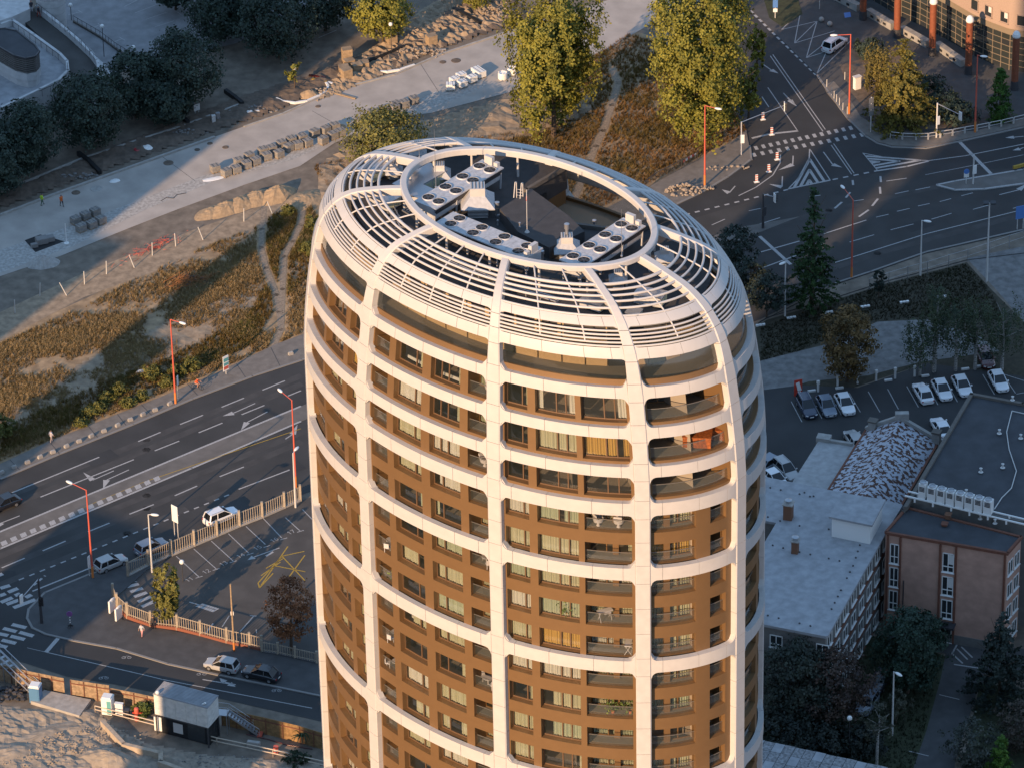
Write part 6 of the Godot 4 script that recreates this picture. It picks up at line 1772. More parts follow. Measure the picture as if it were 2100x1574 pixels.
	for k in 2:
		b = MB.new(); b.ball(Vector3(0, 0.35, 0), Vector3.ONE * 0.38, 12, 8)
		solo_at("stone_ball", b, M.concrete, [Vector3(44.57,0.12,-93.96), Vector3(45.65,0.12,-92.6)][k], 0.0, "round stone ball on the forecourt, %s" % ["left one nearer the lawn", "right one nearer the white car"][k], "bollard", "stone balls")
	# red and white beacons in the junction
	var bc := [Vector3(34.85,0,-66.12), Vector3(35.81,0,-61.88), Vector3(36.15,0,-55.04), Vector3(34.86,0,-51.8), Vector3(33.09,0,-49.12), Vector3(33.92,0,-69.86)]
	for k in 6:
		var c := thing("beacon", "red and white striped beacon post in the junction, %s" % ["upper one beside the double line", "at the crosswalk's stop line", "just below the crosswalk", "second below the crosswalk", "lowest, on the dark lane", "topmost beside the poplar"][k], "traffic beacon", bc[k], 0.3, "beacons in the junction")
		b = MB.new(); b.boxb(0, 0.08, 0, 0.34, 1.1, 0.1); b.boxb(0, 0, 0, 0.7, 0.09, 0.4); obj("panel", b, M.white_paint, c)
		for q in 3:
			b = MB.new(); b.box(Vector3(0, 0.35 + q * 0.34, 0), Vector3(0.35, 0.13, 0.115), Basis(Vector3.BACK, 0.0)); obj("stripe", b, M.red_paint, c)
	# stone wheel stops along the upper pavement
	var st: Array = vv([-62.26,18.16,-60.8,17.02,-59.27,15.99,-57.8,14.84,-56.32,13.8,-54.73,12.54,-53.24,11.49,-51.82,10.33,-50.32,9.28,-48.71,8,-47.21,6.83,-45.71,5.66,-44.25,4.7,-42.5,3.3,-27.79,-7.83])
	for k in st.size():
		b = MB.new(); b.boxb(0, 0, 0, 0.62, 0.3, 0.36); b.boxb(0.02, 0.3, 0.0, 0.5, 0.1, 0.26)
		solo_at("kerb_stone", b, M.concrete, v3(st[k], 0.13), 0.62 + 0.15 * sin(k * 3.0), "pale concrete block at the pavement edge, %s from the left" % nth(k), "block", "concrete blocks along the pavement")
	fences()

func fence_run(pts: Array, label: String, h: float, base: Material, bh: float) -> void:
	var o := thing("fence", label, "fence", v3(pts[0]))
	var b := MB.new(); b.wall(pts, 0.3, 0.0, bh); wpart("base_wall", b, base, o)
	for k in pts.size():
		b = MB.new(); b.boxb(pts[k].x, 0, pts[k].y, 0.28, h + 0.25, 0.28); wpart("post", b, M.fence_tan, o)
	for k in pts.size() - 1:
		var p: Vector2 = pts[k]; var q: Vector2 = pts[k + 1]
		b = MB.new()
		b.bar(v3(p, h - 0.1), v3(q, h - 0.1), 0.06, 0.08); b.bar(v3(p, bh + 0.2), v3(q, bh + 0.2), 0.06, 0.08)
		wpart("rail", b, M.fence_tan, o)
		var n := int(p.distance_to(q) / 0.3)
		for j in range(1, n):
			b = MB.new(); var c := p.lerp(q, j / float(n))
			b.boxb(c.x, bh, c.y, 0.07, h - bh, 0.07); wpart("picket", b, M.fence_tan, o)

func fences() -> void:
	fence_run(vv([-25.75,25.39,-27.64,26.91,-30.22,28.93,-32.9,30.72,-35.5,32.72,-38.14,34.7,-40.77,36.66,-43.38,38.72,-45.69,40.89]), "long pale picket fence with concrete posts along the avenue", 2.05, M.concrete, 0.25)
	fence_run(vv([-47.15,45.49,-46.58,47.51,-45.28,49.46,-42.47,51.35,-39.38,52.06,-36.62,53.44,-33.51,55.03,-30.84,56.1,-29.41,56.74]), "curving pale picket fence on a red brick foot", 2.0, M.red_brick, 0.45)
	fence_run(vv([-29.41,56.94,-27.54,57.49,-25.56,58.34,-23.02,59.41]), "dark low picket fence beside the black car", 1.5, M.dark_metal, 0.2)
	# posts of a torn wire fence between road works and dry field
	var ps := [[Vector3(-63.4,0,-19.61), Vector3(-63.33,1.6,-20.09)], [Vector3(-60.5,0,-23.72), Vector3(-60.33,1.5,-22.68)], [Vector3(-57.05,0,-23.7), Vector3(-57.83,2,-24.17)], [Vector3(-54.9,0,-26.42), Vector3(-54.87,1.9,-26.91)], [Vector3(-52.21,0,-28.89), Vector3(-52.13,2,-29.59)], [Vector3(-48.69,0,-30.35), Vector3(-49.24,1.9,-30.88)], [Vector3(-46.49,0,-33.36), Vector3(-46.42,1.6,-33.64)], [Vector3(-43.55,0,-35.62), Vector3(-43.59,1.5,-35.58)], [Vector3(-40.04,0,-37.11), Vector3(-40.59,2,-37.37)], [Vector3(-34.84,0,-41.7), Vector3(-34.76,2,-42.22)], [Vector3(-31.1,0,-43.34), Vector3(-31.72,2,-43.5)]]
	for k in ps.size():
		var a: Vector3 = ps[k][0]; var t: Vector3 = ps[k][1]
		var b := MB.new(); b.tube(Vector3.ZERO, Vector3(clampf(t.x - a.x, -1, 1), 2.0, 0.1), 0.07, 0.06, 6)
		solo_at("fence_post", b, M.pale_post, a, 0.0, "leaning pale post of the torn wire fence, %s from the left" % nth(k), "post", "posts of the torn wire fence")
	# mesh panels beside the rubble pavement
	var o := thing("mesh_fence", "low dark mesh fence between dry grass and the rubble pavement", "fence", Vector3(23.39,0,-52.69))
	var fl := vv([18.13,-47.42,19.69,-49.57,21.38,-51.2,23.27,-52.96,25.44,-54.98])
	for k in fl.size() - 1:
		var b := MB.new(); var p: Vector2 = fl[k]; var q: Vector2 = fl[k + 1]
		b.path([v3(p, 0), v3(p, 1.5), v3(q, 1.5), v3(q, 0)], 0.05, 5)
		for j in range(1, 12): b.tube(v3(p.lerp(q, j / 12.0), 0.1), v3(p.lerp(q, j / 12.0), 1.5), 0.02, 0.02, 4)
		wpart("mesh_panel", b, M.dark_metal, o)
	var bar := thing("barrier_board", "red and white barrier board lying along the dry verge", "barrier", Vector3(24.45,0,-54.75))
	for k in 6:
		var b := MB.new(); var p: Vector3 = Vector3(23.56,0,-53.74).lerp(Vector3(25.35,0,-55.91), (k + 0.5) / 6.0)
		b.box(p + Vector3(0, 0.8, 0), Vector3(0.36, 0.32, 0.06), Basis(Vector3.UP, 0.88)); wpart("stripe", b, M.red_paint if k % 2 == 0 else M.white_paint, bar)
	var b := MB.new(); b.tube(Vector3(23.69,0,-53.86), Vector3(23.69,0,-53.86) + Vector3(0, 0.8, 0), 0.04); b.tube(Vector3(25.21,0,-55.78), Vector3(25.21,0,-55.78) + Vector3(0, 0.8, 0), 0.04); wpart("leg", b, M.steel, bar)
	# wire fence along the right-hand pavement
	o = thing("mesh_fence", "long thin wire fence below the avenue at far right", "fence", Vector3(53.66,0,-24.71))
	fl = vv([46.01,-20.51,48.62,-21.98,51.17,-23.34,53.77,-24.46,56.66,-26.06,59.23,-27.31,62.22,-29.04,64.91,-30.67,67.59,-32.18])
	for k in fl.size() - 1:
		b = MB.new(); var p: Vector2 = fl[k]; var q: Vector2 = fl[k + 1]
		b.tube(v3(p), v3(p, 1.9), 0.05, 0.05, 5); b.tube(v3(p, 1.85), v3(q, 1.85), 0.025, 0.025, 4); b.tube(v3(p, 0.9), v3(q, 0.9), 0.02, 0.02, 4)
		wpart("mesh_panel", b, M.steel, o)
	# white parking stops / benches on the lawn
	var wl: Array = vv([31.66,-12.59,35.65,-14.21,40.43,-15.32,45.23,-16.56,50.27,-17.43,55.15,-18.56])
	for k in wl.size():
		b = MB.new()
		for q in 3: b.boxb(-0.42 + q * 0.42, 0.02, 0, 0.36, 0.22, 0.3)
		solo_at("white_block", b, M.white_paint, v3(wl[k]), 0.23, "short row of white blocks on the shady lawn, %s from the left" % nth(k), "block", "white blocks on the lawn")
	wl = vv([37.16,3.32,40.65,2.78,46.82,1.2,51.5,0.36,56.6,-1.04,58.6,-1.65])
	for k in wl.size():
		b = MB.new(); b.boxb(0, 0, 0, 1.0, 0.25, 0.3)
		solo_at("white_block", b, M.pale_post, v3(wl[k]), 0.2, "low pale kerb block at the head of the office bays, %s from the left" % nth(k), "block", "kerb blocks at the office bays")
	# charging posts along the car park's back edge
	wl = vv([37.95,3.35,40.45,2.09,42.97,1.62,45.31,1.14,47.71,0.67,50.16,0.31])
	for k in wl.size():
		b = MB.new(); b.boxb(0, 0, 0, 0.22, 1.2, 0.2); b.boxb(0, 1.2, 0.02, 0.34, 0.4, 0.3)
		solo_at("bay_post", b, M.pale_post, v3(wl[k]), 0.3, "small pale post at the head of an office bay, %s from the left" % nth(k), "post", "posts at the office bays")

# ---------------------------------------------------------------- vehicles
# lengthwise stations from the tail to the nose: [x, half width, top height]
func make_car(called: String, kind: String, paint: Material, label: String) -> Node3D:
	var o := thing(called, label, "car", Vector3.ZERO, 0.0, "cars")
	var suv := kind == "suv"
	var l := 4.5 if kind != "hatch" else 4.1
	var top := 1.68 if suv else 1.48
	var belt := 1.0 if suv else 0.92
	var tail := 0.97 if kind != "sedan" else 0.9
	var st := [[-l / 2, 0.72, 0.62], [-l / 2 + 0.05, 0.8, belt * tail - 0.06], [-l / 2 + 0.3, 0.87, belt * tail], [-l * 0.25, 0.9, belt], [0.0, 0.9, belt], [l * 0.16, 0.9, belt], [l * 0.24, 0.89, belt - 0.03], [l * 0.42, 0.84, belt - 0.16], [l / 2 - 0.06, 0.74, belt - 0.26], [l / 2, 0.62, 0.58]]
	var b := MB.new()
	var rows := []
	for s in st:
		var x: float = s[0]; var w: float = s[1]; var h: float = s[2]
		var r := []
		for q in [[0.86, 0.24], [0.98, 0.36], [1.0, 0.6], [0.96, -0.1], [0.82, 0.0]]:
			var y: float = q[1] if q[1] > 0.0 else h + q[1]
			r.append(Vector3(x, minf(y, h), w * q[0]))
		var full := r.duplicate()
		for k in range(4, -1, -1): full.append(Vector3(r[k].x, r[k].y, -r[k].z))
		rows.append(full)
	for i in rows.size() - 1:
		for k in 9:
			var m: Vector3 = (rows[i][k] + rows[i][k + 1] + rows[i + 1][k]) / 3.0 - Vector3((st[i][0] + st[i + 1][0]) / 2, 0.55, 0)
			b.face(rows[i][k], rows[i + 1][k], rows[i + 1][k + 1], rows[i][k + 1], m)
	for k in range(1, 9):
		b.face(rows[0][0], rows[0][k], rows[0][k + 1], rows[0][0], Vector3.LEFT)
		var z := rows.size() - 1
		b.face(rows[z][0], rows[z][k], rows[z][k + 1], rows[z][0], Vector3.RIGHT)
	# roof and pillars in body colour
	var r0 := -l / 2 + (0.42 if kind != "sedan" else 1.0); var r1 := l * 0.02
	var g0 := -l / 2 + (0.16 if kind != "sedan" else 0.45); var g1 := l * 0.235
	b.box(Vector3((r0 + r1) / 2, top - 0.03, 0), Vector3(r1 - r0, 0.07, 1.22))
	for s in [-1, 1]:
		b.bar(Vector3(r0, top - 0.03, s * 0.62), Vector3(r1, top - 0.03, s * 0.62), 0.08, 0.08)
		b.bar(Vector3(r1, top - 0.03, s * 0.62), Vector3(g1, belt - 0.03, s * 0.8), 0.07, 0.07)
		b.bar(Vector3(r0, top - 0.03, s * 0.62), Vector3(g0, belt * tail, s * 0.78), 0.16 if kind != "sedan" else 0.1, 0.09)
		b.bar(Vector3(lerpf(r0, r1, 0.5), top - 0.04, s * 0.62), Vector3(lerpf(r0, r1, 0.42), belt, s * 0.85), 0.07, 0.07)
		b.boxb(g1 - 0.15, belt - 0.02, s * 0.97, 0.16, 0.14, 0.16)
	obj("body", b, paint, o)
	b = MB.new()
	var lo := [Vector3(g0, belt * tail - 0.02, 0.78), Vector3(g1, belt - 0.04, 0.8), Vector3(g1, belt - 0.04, -0.8), Vector3(g0, belt * tail - 0.02, -0.78)]
	var hi := [Vector3(r0, top - 0.04, 0.61), Vector3(r1, top - 0.04, 0.61), Vector3(r1, top - 0.04, -0.61), Vector3(r0, top - 0.04, -0.61)]
	for k in 4:
		var k2 := (k + 1) % 4
		b.face(lo[k], lo[k2], hi[k2], hi[k], (lo[k] + lo[k2]) * 0.5 - Vector3(0, belt - 0.4, 0))
	obj("windows", b, M.car_glass, o)
	for x in [-l * 0.3, l * 0.31]:
		for s in [-1, 1]:
			b = MB.new(); b.tube(Vector3(x, 0.32, s * 0.68), Vector3(x, 0.32, s * 0.9), 0.32, 0.32, 14); var w := obj("wheel", b, M.black, o)
			b = MB.new(); b.tube(Vector3(x, 0.32, s * 0.9), Vector3(x, 0.32, s * 0.915), 0.2, 0.18, 10); obj("rim", b, M.steel, w)
	for s in [-1, 1]:
		b = MB.new(); b.box(Vector3(l / 2 - 0.1, belt - 0.34, s * 0.58), Vector3(0.16, 0.14, 0.3), Basis(Vector3.UP, s * -0.35)); obj("headlight", b, M.headlight, o)
		b = MB.new(); b.box(Vector3(-l / 2 + 0.06, belt * tail - 0.2, s * 0.68), Vector3(0.1, 0.2, 0.2)); obj("tail_light", b, M.tail_red, o)
	b = MB.new(); b.box(Vector3(-l / 2 - 0.005, 0.55, 0), Vector3(0.02, 0.12, 0.52)); b.box(Vector3(l / 2 + 0.005, 0.45, 0), Vector3(0.02, 0.12, 0.52)); obj("number_plate", b, M.white_paint, o)
	b = MB.new(); b.box(Vector3(l / 2 - 0.02, 0.42, 0), Vector3(0.05, 0.16, 0.9)); b.box(Vector3(0, 0.22, 0), Vector3(l * 0.9, 0.08, 1.5)); obj("grille", b, M.black, o)
	if suv:
		b = MB.new()
		for s in [-1, 1]: b.bar(Vector3(r0 + 0.2, top + 0.05, s * 0.55), Vector3(r1 - 0.2, top + 0.05, s * 0.55), 0.04, 0.05)
		obj("roof_rail", b, M.steel, o)
	return o

func vehicles() -> void:
	var proto := {}
	var list := [
		["suv", "car_white", Vector3(-35.11,0,29.27), 0.63, "white off-road car driving past the fence on the avenue"],
		["hatch", "car_silver", Vector3(-47.82,0,38.66), 0.64, "silver-grey hatchback parked at the lower left kerb"],
		["hatch", "car_bluegrey", Vector3(-43.2,0,35.43), 0.66, "blue-grey hatchback parked behind the pale lamp post"],
		["sedan", "car_black", Vector3(-61.53,0,25.49), -2.51, "dark saloon cut by the left edge on the avenue"],
		["hatch", "car_silver", Vector3(-33.87,0.14,60.26), 2.75, "bright silver hatchback parked before the black car"],
		["sedan", "car_black", Vector3(-29.3,0.14,62.06), 2.73, "black saloon parked behind the silver hatchback"],
		["suv", "car_white", Vector3(45.9,0.12,-86.09), 0.92, "white off-road car standing on the zigzag forecourt lines"],
		["suv", "car_navy", Vector3(36.29,0,7.7), -1.35, "navy estate car in the leftmost occupied office bay"],
		["sedan", "car_bluegrey", Vector3(38.71,0,7.46), -1.35, "steel-blue saloon between the navy and the white car"],
		["sedan", "car_white", Vector3(41.02,0,7.1), -1.35, "white saloon parked right of the steel-blue saloon"],
		["sedan", "car_white", Vector3(50.82,0,5.01), 1.79, "white saloon showing its tail, first after the empty bays"],
		["sedan", "car_white", Vector3(53.23,0,4.31), -1.37, "white saloon nose out, middle of the three white cars"],
		["sedan", "car_white", Vector3(55.78,0,3.5), -1.37, "white saloon nose out above the dark roof's corner"],
		["sedan", "car_white", Vector3(60.4,0,2.55), -1.38, "white saloon alone in the far right office bay"],
		["sedan", "car_white", Vector3(52.38,0,13.03), 1.79, "white saloon half hidden between the two roofs"],
		["suv", "car_silver", Vector3(32.88,0,21.89), -1.09, "silver off-road car close to the tower's right edge"],
		["sedan", "car_white", Vector3(31.48,0,23.77), -1.05, "white saloon beside the silver off-road car"],
		["hatch", "car_bluegrey", Vector3(30.35,0,20.7), -2.36, "pale blue car mostly hidden by the tower"],
		["hatch", "car_red", Vector3(29.51,0,36.36), 1.63, "red car glimpsed beside the grey-roofed block"],
		["hatch", "car_darkred", Vector3(59.31,0,-2.78), -1.43, "dark red car under the weeping birches"],
		["hatch", "car_silver", Vector3(41.6,0,15.25), 1.84, "silver hatchback behind the pale annex roof"],
		["sedan", "car_navy", Vector3(41.08,0,65.8), -1.99, "dark blue car in the shade below the orange wing"],
		["hatch", "car_bluegrey", Vector3(39.27,0,70.27), -2, "grey car half under the lower right trees"],
	]
	var first := {}
	for q in list:
		var key: String = q[0] + q[1]
		if not first.has(key):
			first[key] = make_car({"suv": "off_road_car", "hatch": "hatchback_car", "sedan": "saloon_car"}[q[0]], q[0], M[q[1]], q[4])
			first[key].position = q[2]; first[key].rotation.y = q[3]
		else: dup(first[key], q[2], q[3], q[4])


# ---------------------------------------------------------------- building site and road works
func heap(called: String, at: Vector3, rx: float, rz: float, h: float, n: int, size: float, m: Material, label: String, group := "") -> void:
	var b := MB.new()
	for k in n:
		var a := rng.randf() * TAU; var r := sqrt(rng.randf())
		var y := h * (1.0 - r) * rng.randf_range(0.5, 1.0)
		var s := size * rng.randf_range(0.5, 1.3)
		b.ball(Vector3(cos(a) * r * rx, y + s * 0.2, sin(a) * r * rz), Vector3(s, s * 0.65, s * 0.8), 6, 3, 0.18, rng)
	var o := solo_at(called, b, m, at, 0.0, label, "pile", group)
	o.set_meta("kind", "stuff")

func mound(at: Vector3, rx: float, rz: float, h: float, turn: float, m: Material, label: String) -> void:
	var b := MB.new()
	var n := FastNoiseLite.new(); n.seed = int(at.x * 10); n.frequency = 0.5
	var rows := []
	for j in 9:
		var row := []
		for i in 24:
			var a := TAU * i / 24.0; var r := j / 8.0
			var p := Vector3(cos(a) * r * rx, 0, sin(a) * r * rz) * (1.0 + 0.12 * n.get_noise_2d(cos(a) * 3, sin(a) * 3))
			p.y = h * (1.0 - r * r) * (1.0 - 0.35 * r) * (1.0 + 0.25 * n.get_noise_2d(p.x * 2, p.z * 2)) + (0.012 if j == 8 else 0.02)
			row.append(p)
		rows.append(row)
	for j in 8:
		for i in 24:
			var i2 := (i + 1) % 24
			b.quad(rows[j][i], rows[j][i2], rows[j + 1][i2], rows[j + 1][i])
	solo_at("sand_heap", b, m, at, turn, label, "heap", "sand heaps at the road works")

func make_pallet(label: String, wrapped: bool, rows := 3) -> Node3D:
	var o := thing("wrapped_pallet" if wrapped else "paver_pallet", label, "pallet", Vector3.ZERO, 0.0, "white wrapped pallets" if wrapped else "pallets of pavers")
	var b := MB.new()
	for k in 3: b.boxb(-0.5 + k * 0.5, 0.02, 0, 0.1, 0.1, 1.0)
	b.boxb(0, 0.12, 0, 1.2, 0.03, 1.0); obj("pallet_base", b, M.sand, o)
	for x in 2:
		for z in 2:
			for y in rows:
				b = MB.new(); b.boxb(-0.3 + x * 0.6, 0.16 + y * 0.29, -0.25 + z * 0.5, 0.585, 0.275, 0.485); obj("paver_block", b, M.white_paint if wrapped else (M.paver_a if (x + z + y) % 2 else M.paver_b), o)
	b = MB.new()
	for s in [-0.3, 0.3]: b.boxb(s, 0.16 + rows * 0.29, 0, 0.05, 0.012, 1.0)
	obj("strap", b, M.dark_metal, o)
	return o

func site() -> void:
	# the long row of paver pallets
	var spots: Array = vv([-39.14,-55.04,-37.6,-53.92,-36.32,-54.66,-36,-56.76,-34.99,-55.92,-34.67,-58.16,-33.78,-56.8,-32.88,-59.55,-32.31,-58.06,-31.71,-60.04,-30.69,-58.66,-30.43,-61.32,-29.42,-60.34,-29.14,-62.34,-28.19,-60.95,-27.64,-62.95,-26.89,-61.57,-26.02,-64.22,-24.79,-62.15,-24.52,-64.97,-23.5,-63.44,-23.28,-65.87,-22.52,-64.21,-19.79,-67.21,-18.54,-68.11,-18.23,-69.46,-17.36,-68.88,-16.57,-70.21,-15.25,-70.7,-15.05,-71.52,-13.92,-71.88,-12.59,-72.93])
	var p := make_pallet("grey paver pallet, first from the lower left of the long row along the concrete road", false)
	for k in spots.size():
		var at := v3(spots[k], 0.05); var turn: float = 0.6 + rng.randf_range(-0.15, 0.15)
		if k == 0:
			p.position = at; p.rotation.y = turn
		else: dup(p, at, turn, "grey paver pallet, %s from the lower left of the long row along the concrete road" % nth(k))
	var six: Array = vv([-57.01,-42.05,-55.79,-43.15,-54.56,-44.12,-56.17,-39.98,-54.81,-40.81,-53.66,-41.91])
	for k in 6: dup(p, v3(six[k], 0.05), 0.7, "grey paver pallet standing alone in a block of six, %s in the %s row" % [["left", "middle", "right"][k % 3], "far" if k < 3 else "near"])
	var pw := make_pallet("white wrapped pallet, first from the left of the group beyond the long row", true, 3)
	var wl: Array = vv([-7.58,-76.46,-7.04,-78.11,-5.97,-77.22,-6.1,-79.33,-4.62,-78.56,-4,-80.79,-3.4,-79.91])
	for k in wl.size():
		if k == 0: pw.position = v3(wl[0], 0.05)
		else: dup(pw, v3(wl[k], 0.05), 0.6, "white wrapped pallet, %s from the left of the group beyond the long row" % nth(k))
	for k in 2:
		var o := thing("bulk_bag", "white bulk bag with open top, %s of the pair by the poplar" % ["left", "right"][k], "bag", [Vector3(-0.38,0,-79.17), Vector3(0.91,0,-80.52)][k], 0.3 * k, "white bulk bags")
		var b := MB.new(); b.lathe(Vector3.ZERO, [Vector2(0.5, 0), Vector2(0.66, 0.25), Vector2(0.66, 0.9), Vector2(0.58, 1.1), Vector2(0.48, 1.02), Vector2(0, 0.95)], 14); obj("sack", b, M.white_paint, o)
		for s in 4:
			b = MB.new(); var a := TAU * s / 4.0; b.path([Vector3(cos(a) * 0.55, 1.05, sin(a) * 0.55), Vector3(cos(a) * 0.6, 1.3, sin(a) * 0.4), Vector3(cos(a) * 0.45, 1.05, sin(a) * 0.6)], 0.03, 5); obj("handle", b, M.white_paint, o)
	# tan stacks near the dug earth
	var tan: Array = vv([-22.36,-81.89,-21.65,-83.84,-20.55,-82.37,-19.61,-83.18,-21.95,-85.42,-21.93,-80.04,-15.82,-89.87,-10.23,-89.62])
	for k in tan.size():
		var b := MB.new(); var hh: float = [1.1, 1.0, 1.1, 1.0, 1.9, 1.6, 1.5, 1.5][k]
		b.boxb(0, 0, 0, 1.35, hh, 1.1, 0.0)
		var o := solo_at("crate", b, M.sand, v3(tan[k], 0.1), rng.randf_range(0.1, 0.5), "tan cardboard-coloured stack among the dug earth, %s from the left" % nth(k), "crate", "tan stacks in the dug earth")
		b = MB.new(); b.boxb(0, hh, 0, 1.4, 0.06, 1.15); b.boxb(0, hh * 0.5, 0.0, 1.37, 0.05, 1.12); obj("lid", b, M.soil_tan, o)
	# black sheet with three packs
	var b := MB.new(); b.prism(pv(vv([-63.45,-37.87,-61.51,-39.3,-58.25,-37.39,-61.83,-34.78])), 0.05, 0.075)
	solo("ground_sheet", b, M.black, "black sheet spread on the pale bedding, with packs on it", "sheet")
	for k in 3:
		b = MB.new(); b.boxb(0, 0, 0, [0.9, 1.5, 1.1][k], [0.45, 0.7, 0.6][k], [0.6, 1.2, 0.9][k]); b.boxb(0, [0.45, 0.7, 0.6][k], 0, [0.8, 1.4, 1.0][k], 0.04, [0.5, 1.1, 0.8][k])
		solo_at("stone_pack", b, M.paver_b, [Vector3(-62.05,0.07,-36.15), Vector3(-61.17,0.07,-37.25), Vector3(-60.12,0.07,-37.71)][k], 0.35, "grey pack of stones on the black sheet, %s" % ["small one at left", "largest in the middle", "right one"][k], "pack", "packs on the black sheet")
	# sand heaps along the bank
	var hp := [[433, 432, 2.4, 1.5, 1.2], [460, 424, 2.6, 1.7, 1.9], [491, 414, 2.7, 1.8, 1.9], [526, 402, 2.6, 1.9, 1.9], [566, 396, 2.7, 2.0, 2.6], [622, 410, 3.2, 2.2, 1.3]]
	var at := vv([-39.24,-44.2,-37.4,-44.89,-35.5,-46.1,-33.29,-47.55,-30.66,-48.22,-27.13,-46.77])
	for k in 6: mound(v3(at[k]), hp[k][2] * 1.15, hp[k][3] * 1.0, hp[k][4] * 0.6, 0.75, M.sand, "tan sand heap at the edge of the bedding, %s from the left" % nth(k))
	mound(Vector3(-60.63,0,-31.96), 2.2, 1.6, 1.3, 0.2, M.white_gravel, "pale gravel heap alone at the left of the bedding")
	mound(Vector3(-27.02,0,-75.74), 1.6, 1.2, 0.9, 0.0, M.sand, "small tan heap inside the curved white kerb")
	mound(Vector3(-23.09,0,-66.49), 1.4, 1.0, 0.6, 0.3, M.sand, "flat tan heap below the long pallet row")
	# rubble
	heap("rubble_pile", Vector3(23.29,0.13,-46.97), 2.6, 1.4, 1.3, 110, 0.22, M.rubble, "pile of pale broken stones on the pavement beside the red lamp", "rubble piles")
	heap("rubble_pile", Vector3(26.08,0.13,-47.37), 1.4, 0.9, 0.3, 26, 0.2, M.rubble, "few scattered stones right of the pale rubble pile", "rubble piles")
	heap("rubble_pile", Vector3(29.25,0.13,-52.86), 3.2, 0.6, 0.2, 26, 0.18, M.rubble, "thin line of stones along the junction kerb", "rubble piles")
	heap("rubble_pile", Vector3(-12.6,0,-87.23), 4.5, 1.8, 0.9, 200, 0.2, M.rubble, "row of broken slabs along the dug earth, nearer the road", "rubble piles")
	heap("rubble_pile", Vector3(-1.64,0,-98.35), 4.0, 2.4, 1.1, 200, 0.2, M.rubble, "broken slabs beneath the tree at the top edge", "rubble piles")
	heap("rubble_pile", Vector3(-25.29,0,-76.5), 2.6, 1.2, 0.7, 60, 0.22, M.rubble, "pale rubble beside the curved white kerb", "rubble piles")
	heap("rubble_pile", Vector3(-34.54,0,-72.06), 3.5, 1.2, 0.4, 70, 0.2, M.paver_b, "grey rubble strip in front of the dark trees", "rubble piles")
	heap("rubble_pile", Vector3(-57.47,0,-54.6), 2.6, 1.0, 0.5, 70, 0.2, M.paver_b, "grey rubble under the left dark trees", "rubble piles")
	heap("rubble_pile", Vector3(-42.95,0,-66), 2.4, 1.0, 0.5, 60, 0.2, M.paver_b, "grey rubble beside the second trench", "rubble piles")
	heap("brush_pile", Vector3(-41.61,0,-26.23), 2.9, 1.7, 1.3, 60, 0.2, M.bark, "dark heap of brushwood in the dry field", "")
	b = MB.new()
	for k in 160:
		var q := Vector3(rng.randfn(0, 1.5), rng.randf() * 0.9, rng.randfn(0, 0.7))
		b.tube(q, q + Vector3(rng.randfn(0.6, 0.7), rng.randf_range(0.1, 0.8), rng.randfn(0, 0.5)), 0.03, 0.01, 4, false)
	var tw2 := solo_at("brushwood", b, M.twig, Vector3(-41.59,0,-25.74), 0.3, "dry orange-brown twigs sticking out of the brush heap", "twigs"); tw2.set_meta("kind", "stuff")
	b = MB.new()
	for k in 90:
		var q := Vector3(rng.randfn(0, 2.2), rng.randf() * 0.5, rng.randfn(0, 0.5))
		b.tube(q, q + Vector3(rng.randfn(0, 0.8), rng.randf_range(0.0, 0.4), rng.randfn(0, 0.4)), 0.03, 0.02, 4, false)
	var nt := solo_at("safety_netting", b, M.lamp_red, Vector3(-46.57,0,-34.87), 0.7, "crumpled orange-red safety netting along the torn fence", "netting"); nt.set_meta("kind", "stuff")
	# white film, red bin, man-hole covers, planks
	for k in 5:
		b = MB.new(); b.ball(Vector3.ZERO, [Vector3(1.0, 0.35, 0.7), Vector3(0.7, 0.18, 0.5), Vector3(1.5, 0.08, 0.5), Vector3(0.55, 0.25, 0.4), Vector3(0.6, 0.4, 0.45)][k], 12, 6, 0.16, rng)
		solo_at("plastic_film", b, M.white_paint, [Vector3(-48.75,0.1,-61.76), Vector3(-52.49,0.05,-53.12), Vector3(-39.33,0.05,-53.08), Vector3(-46.59,0.1,-4.6), Vector3(-35.03,0.1,-70.94)][k], 0.3, ["crumpled white film beside the dark red bin", "small white plastic bag on the grey road", "white film under the first pallets", "white plastic caught in the roadside shrubs", "white sack in the grey rubble strip"][k], "plastic", "white plastic scraps")
	b = MB.new(); b.lathe(Vector3.ZERO, [Vector2(0.5, 0), Vector2(0.55, 0.25), Vector2(0.4, 0.3), Vector2(0.1, 0.25)], 12)
	solo_at("hose_reel", b, M.car_red, Vector3(-49.84,0.1,-61.14), 0.0, "dark red coil lying beside the white film", "coil")
	var mh: Array = vv([-54.84,-51.12,-45.54,-57.7,-38.02,-61.65,-40.17,-62.82,-41.81,-61.15,-57.51,-50.2,-6.83,-84.88,-8.66,-84.54,-25.74,-72.54])
	for k in mh.size():
		b = MB.new(); b.lathe(Vector3.ZERO, [Vector2([0.85, 0.7, 0.45, 0.4, 0.4, 0.6, 0.7, 0.5, 0.4][k], 0.0), Vector2([0.8, 0.65, 0.4, 0.35, 0.35, 0.55, 0.6, 0.4, 0.35][k], 0.05), Vector2(0, 0.05)], 16)
		solo_at("manhole_cover", b, M.soil_dark if k else M.concrete, v3(mh[k], 0.045), 0.0, "dark manhole ring in the concrete road, %s" % ["with pale rim at far left", "broad stain beside the white bag", "near the first pallets' far side", "above the other, by the kerb end", "next to the kerb end", "half under the kerb at left", "right of the pair near the white pallets", "left of the pair near the white pallets", "alone in mid road"][k], "manhole", "manholes in the concrete road")
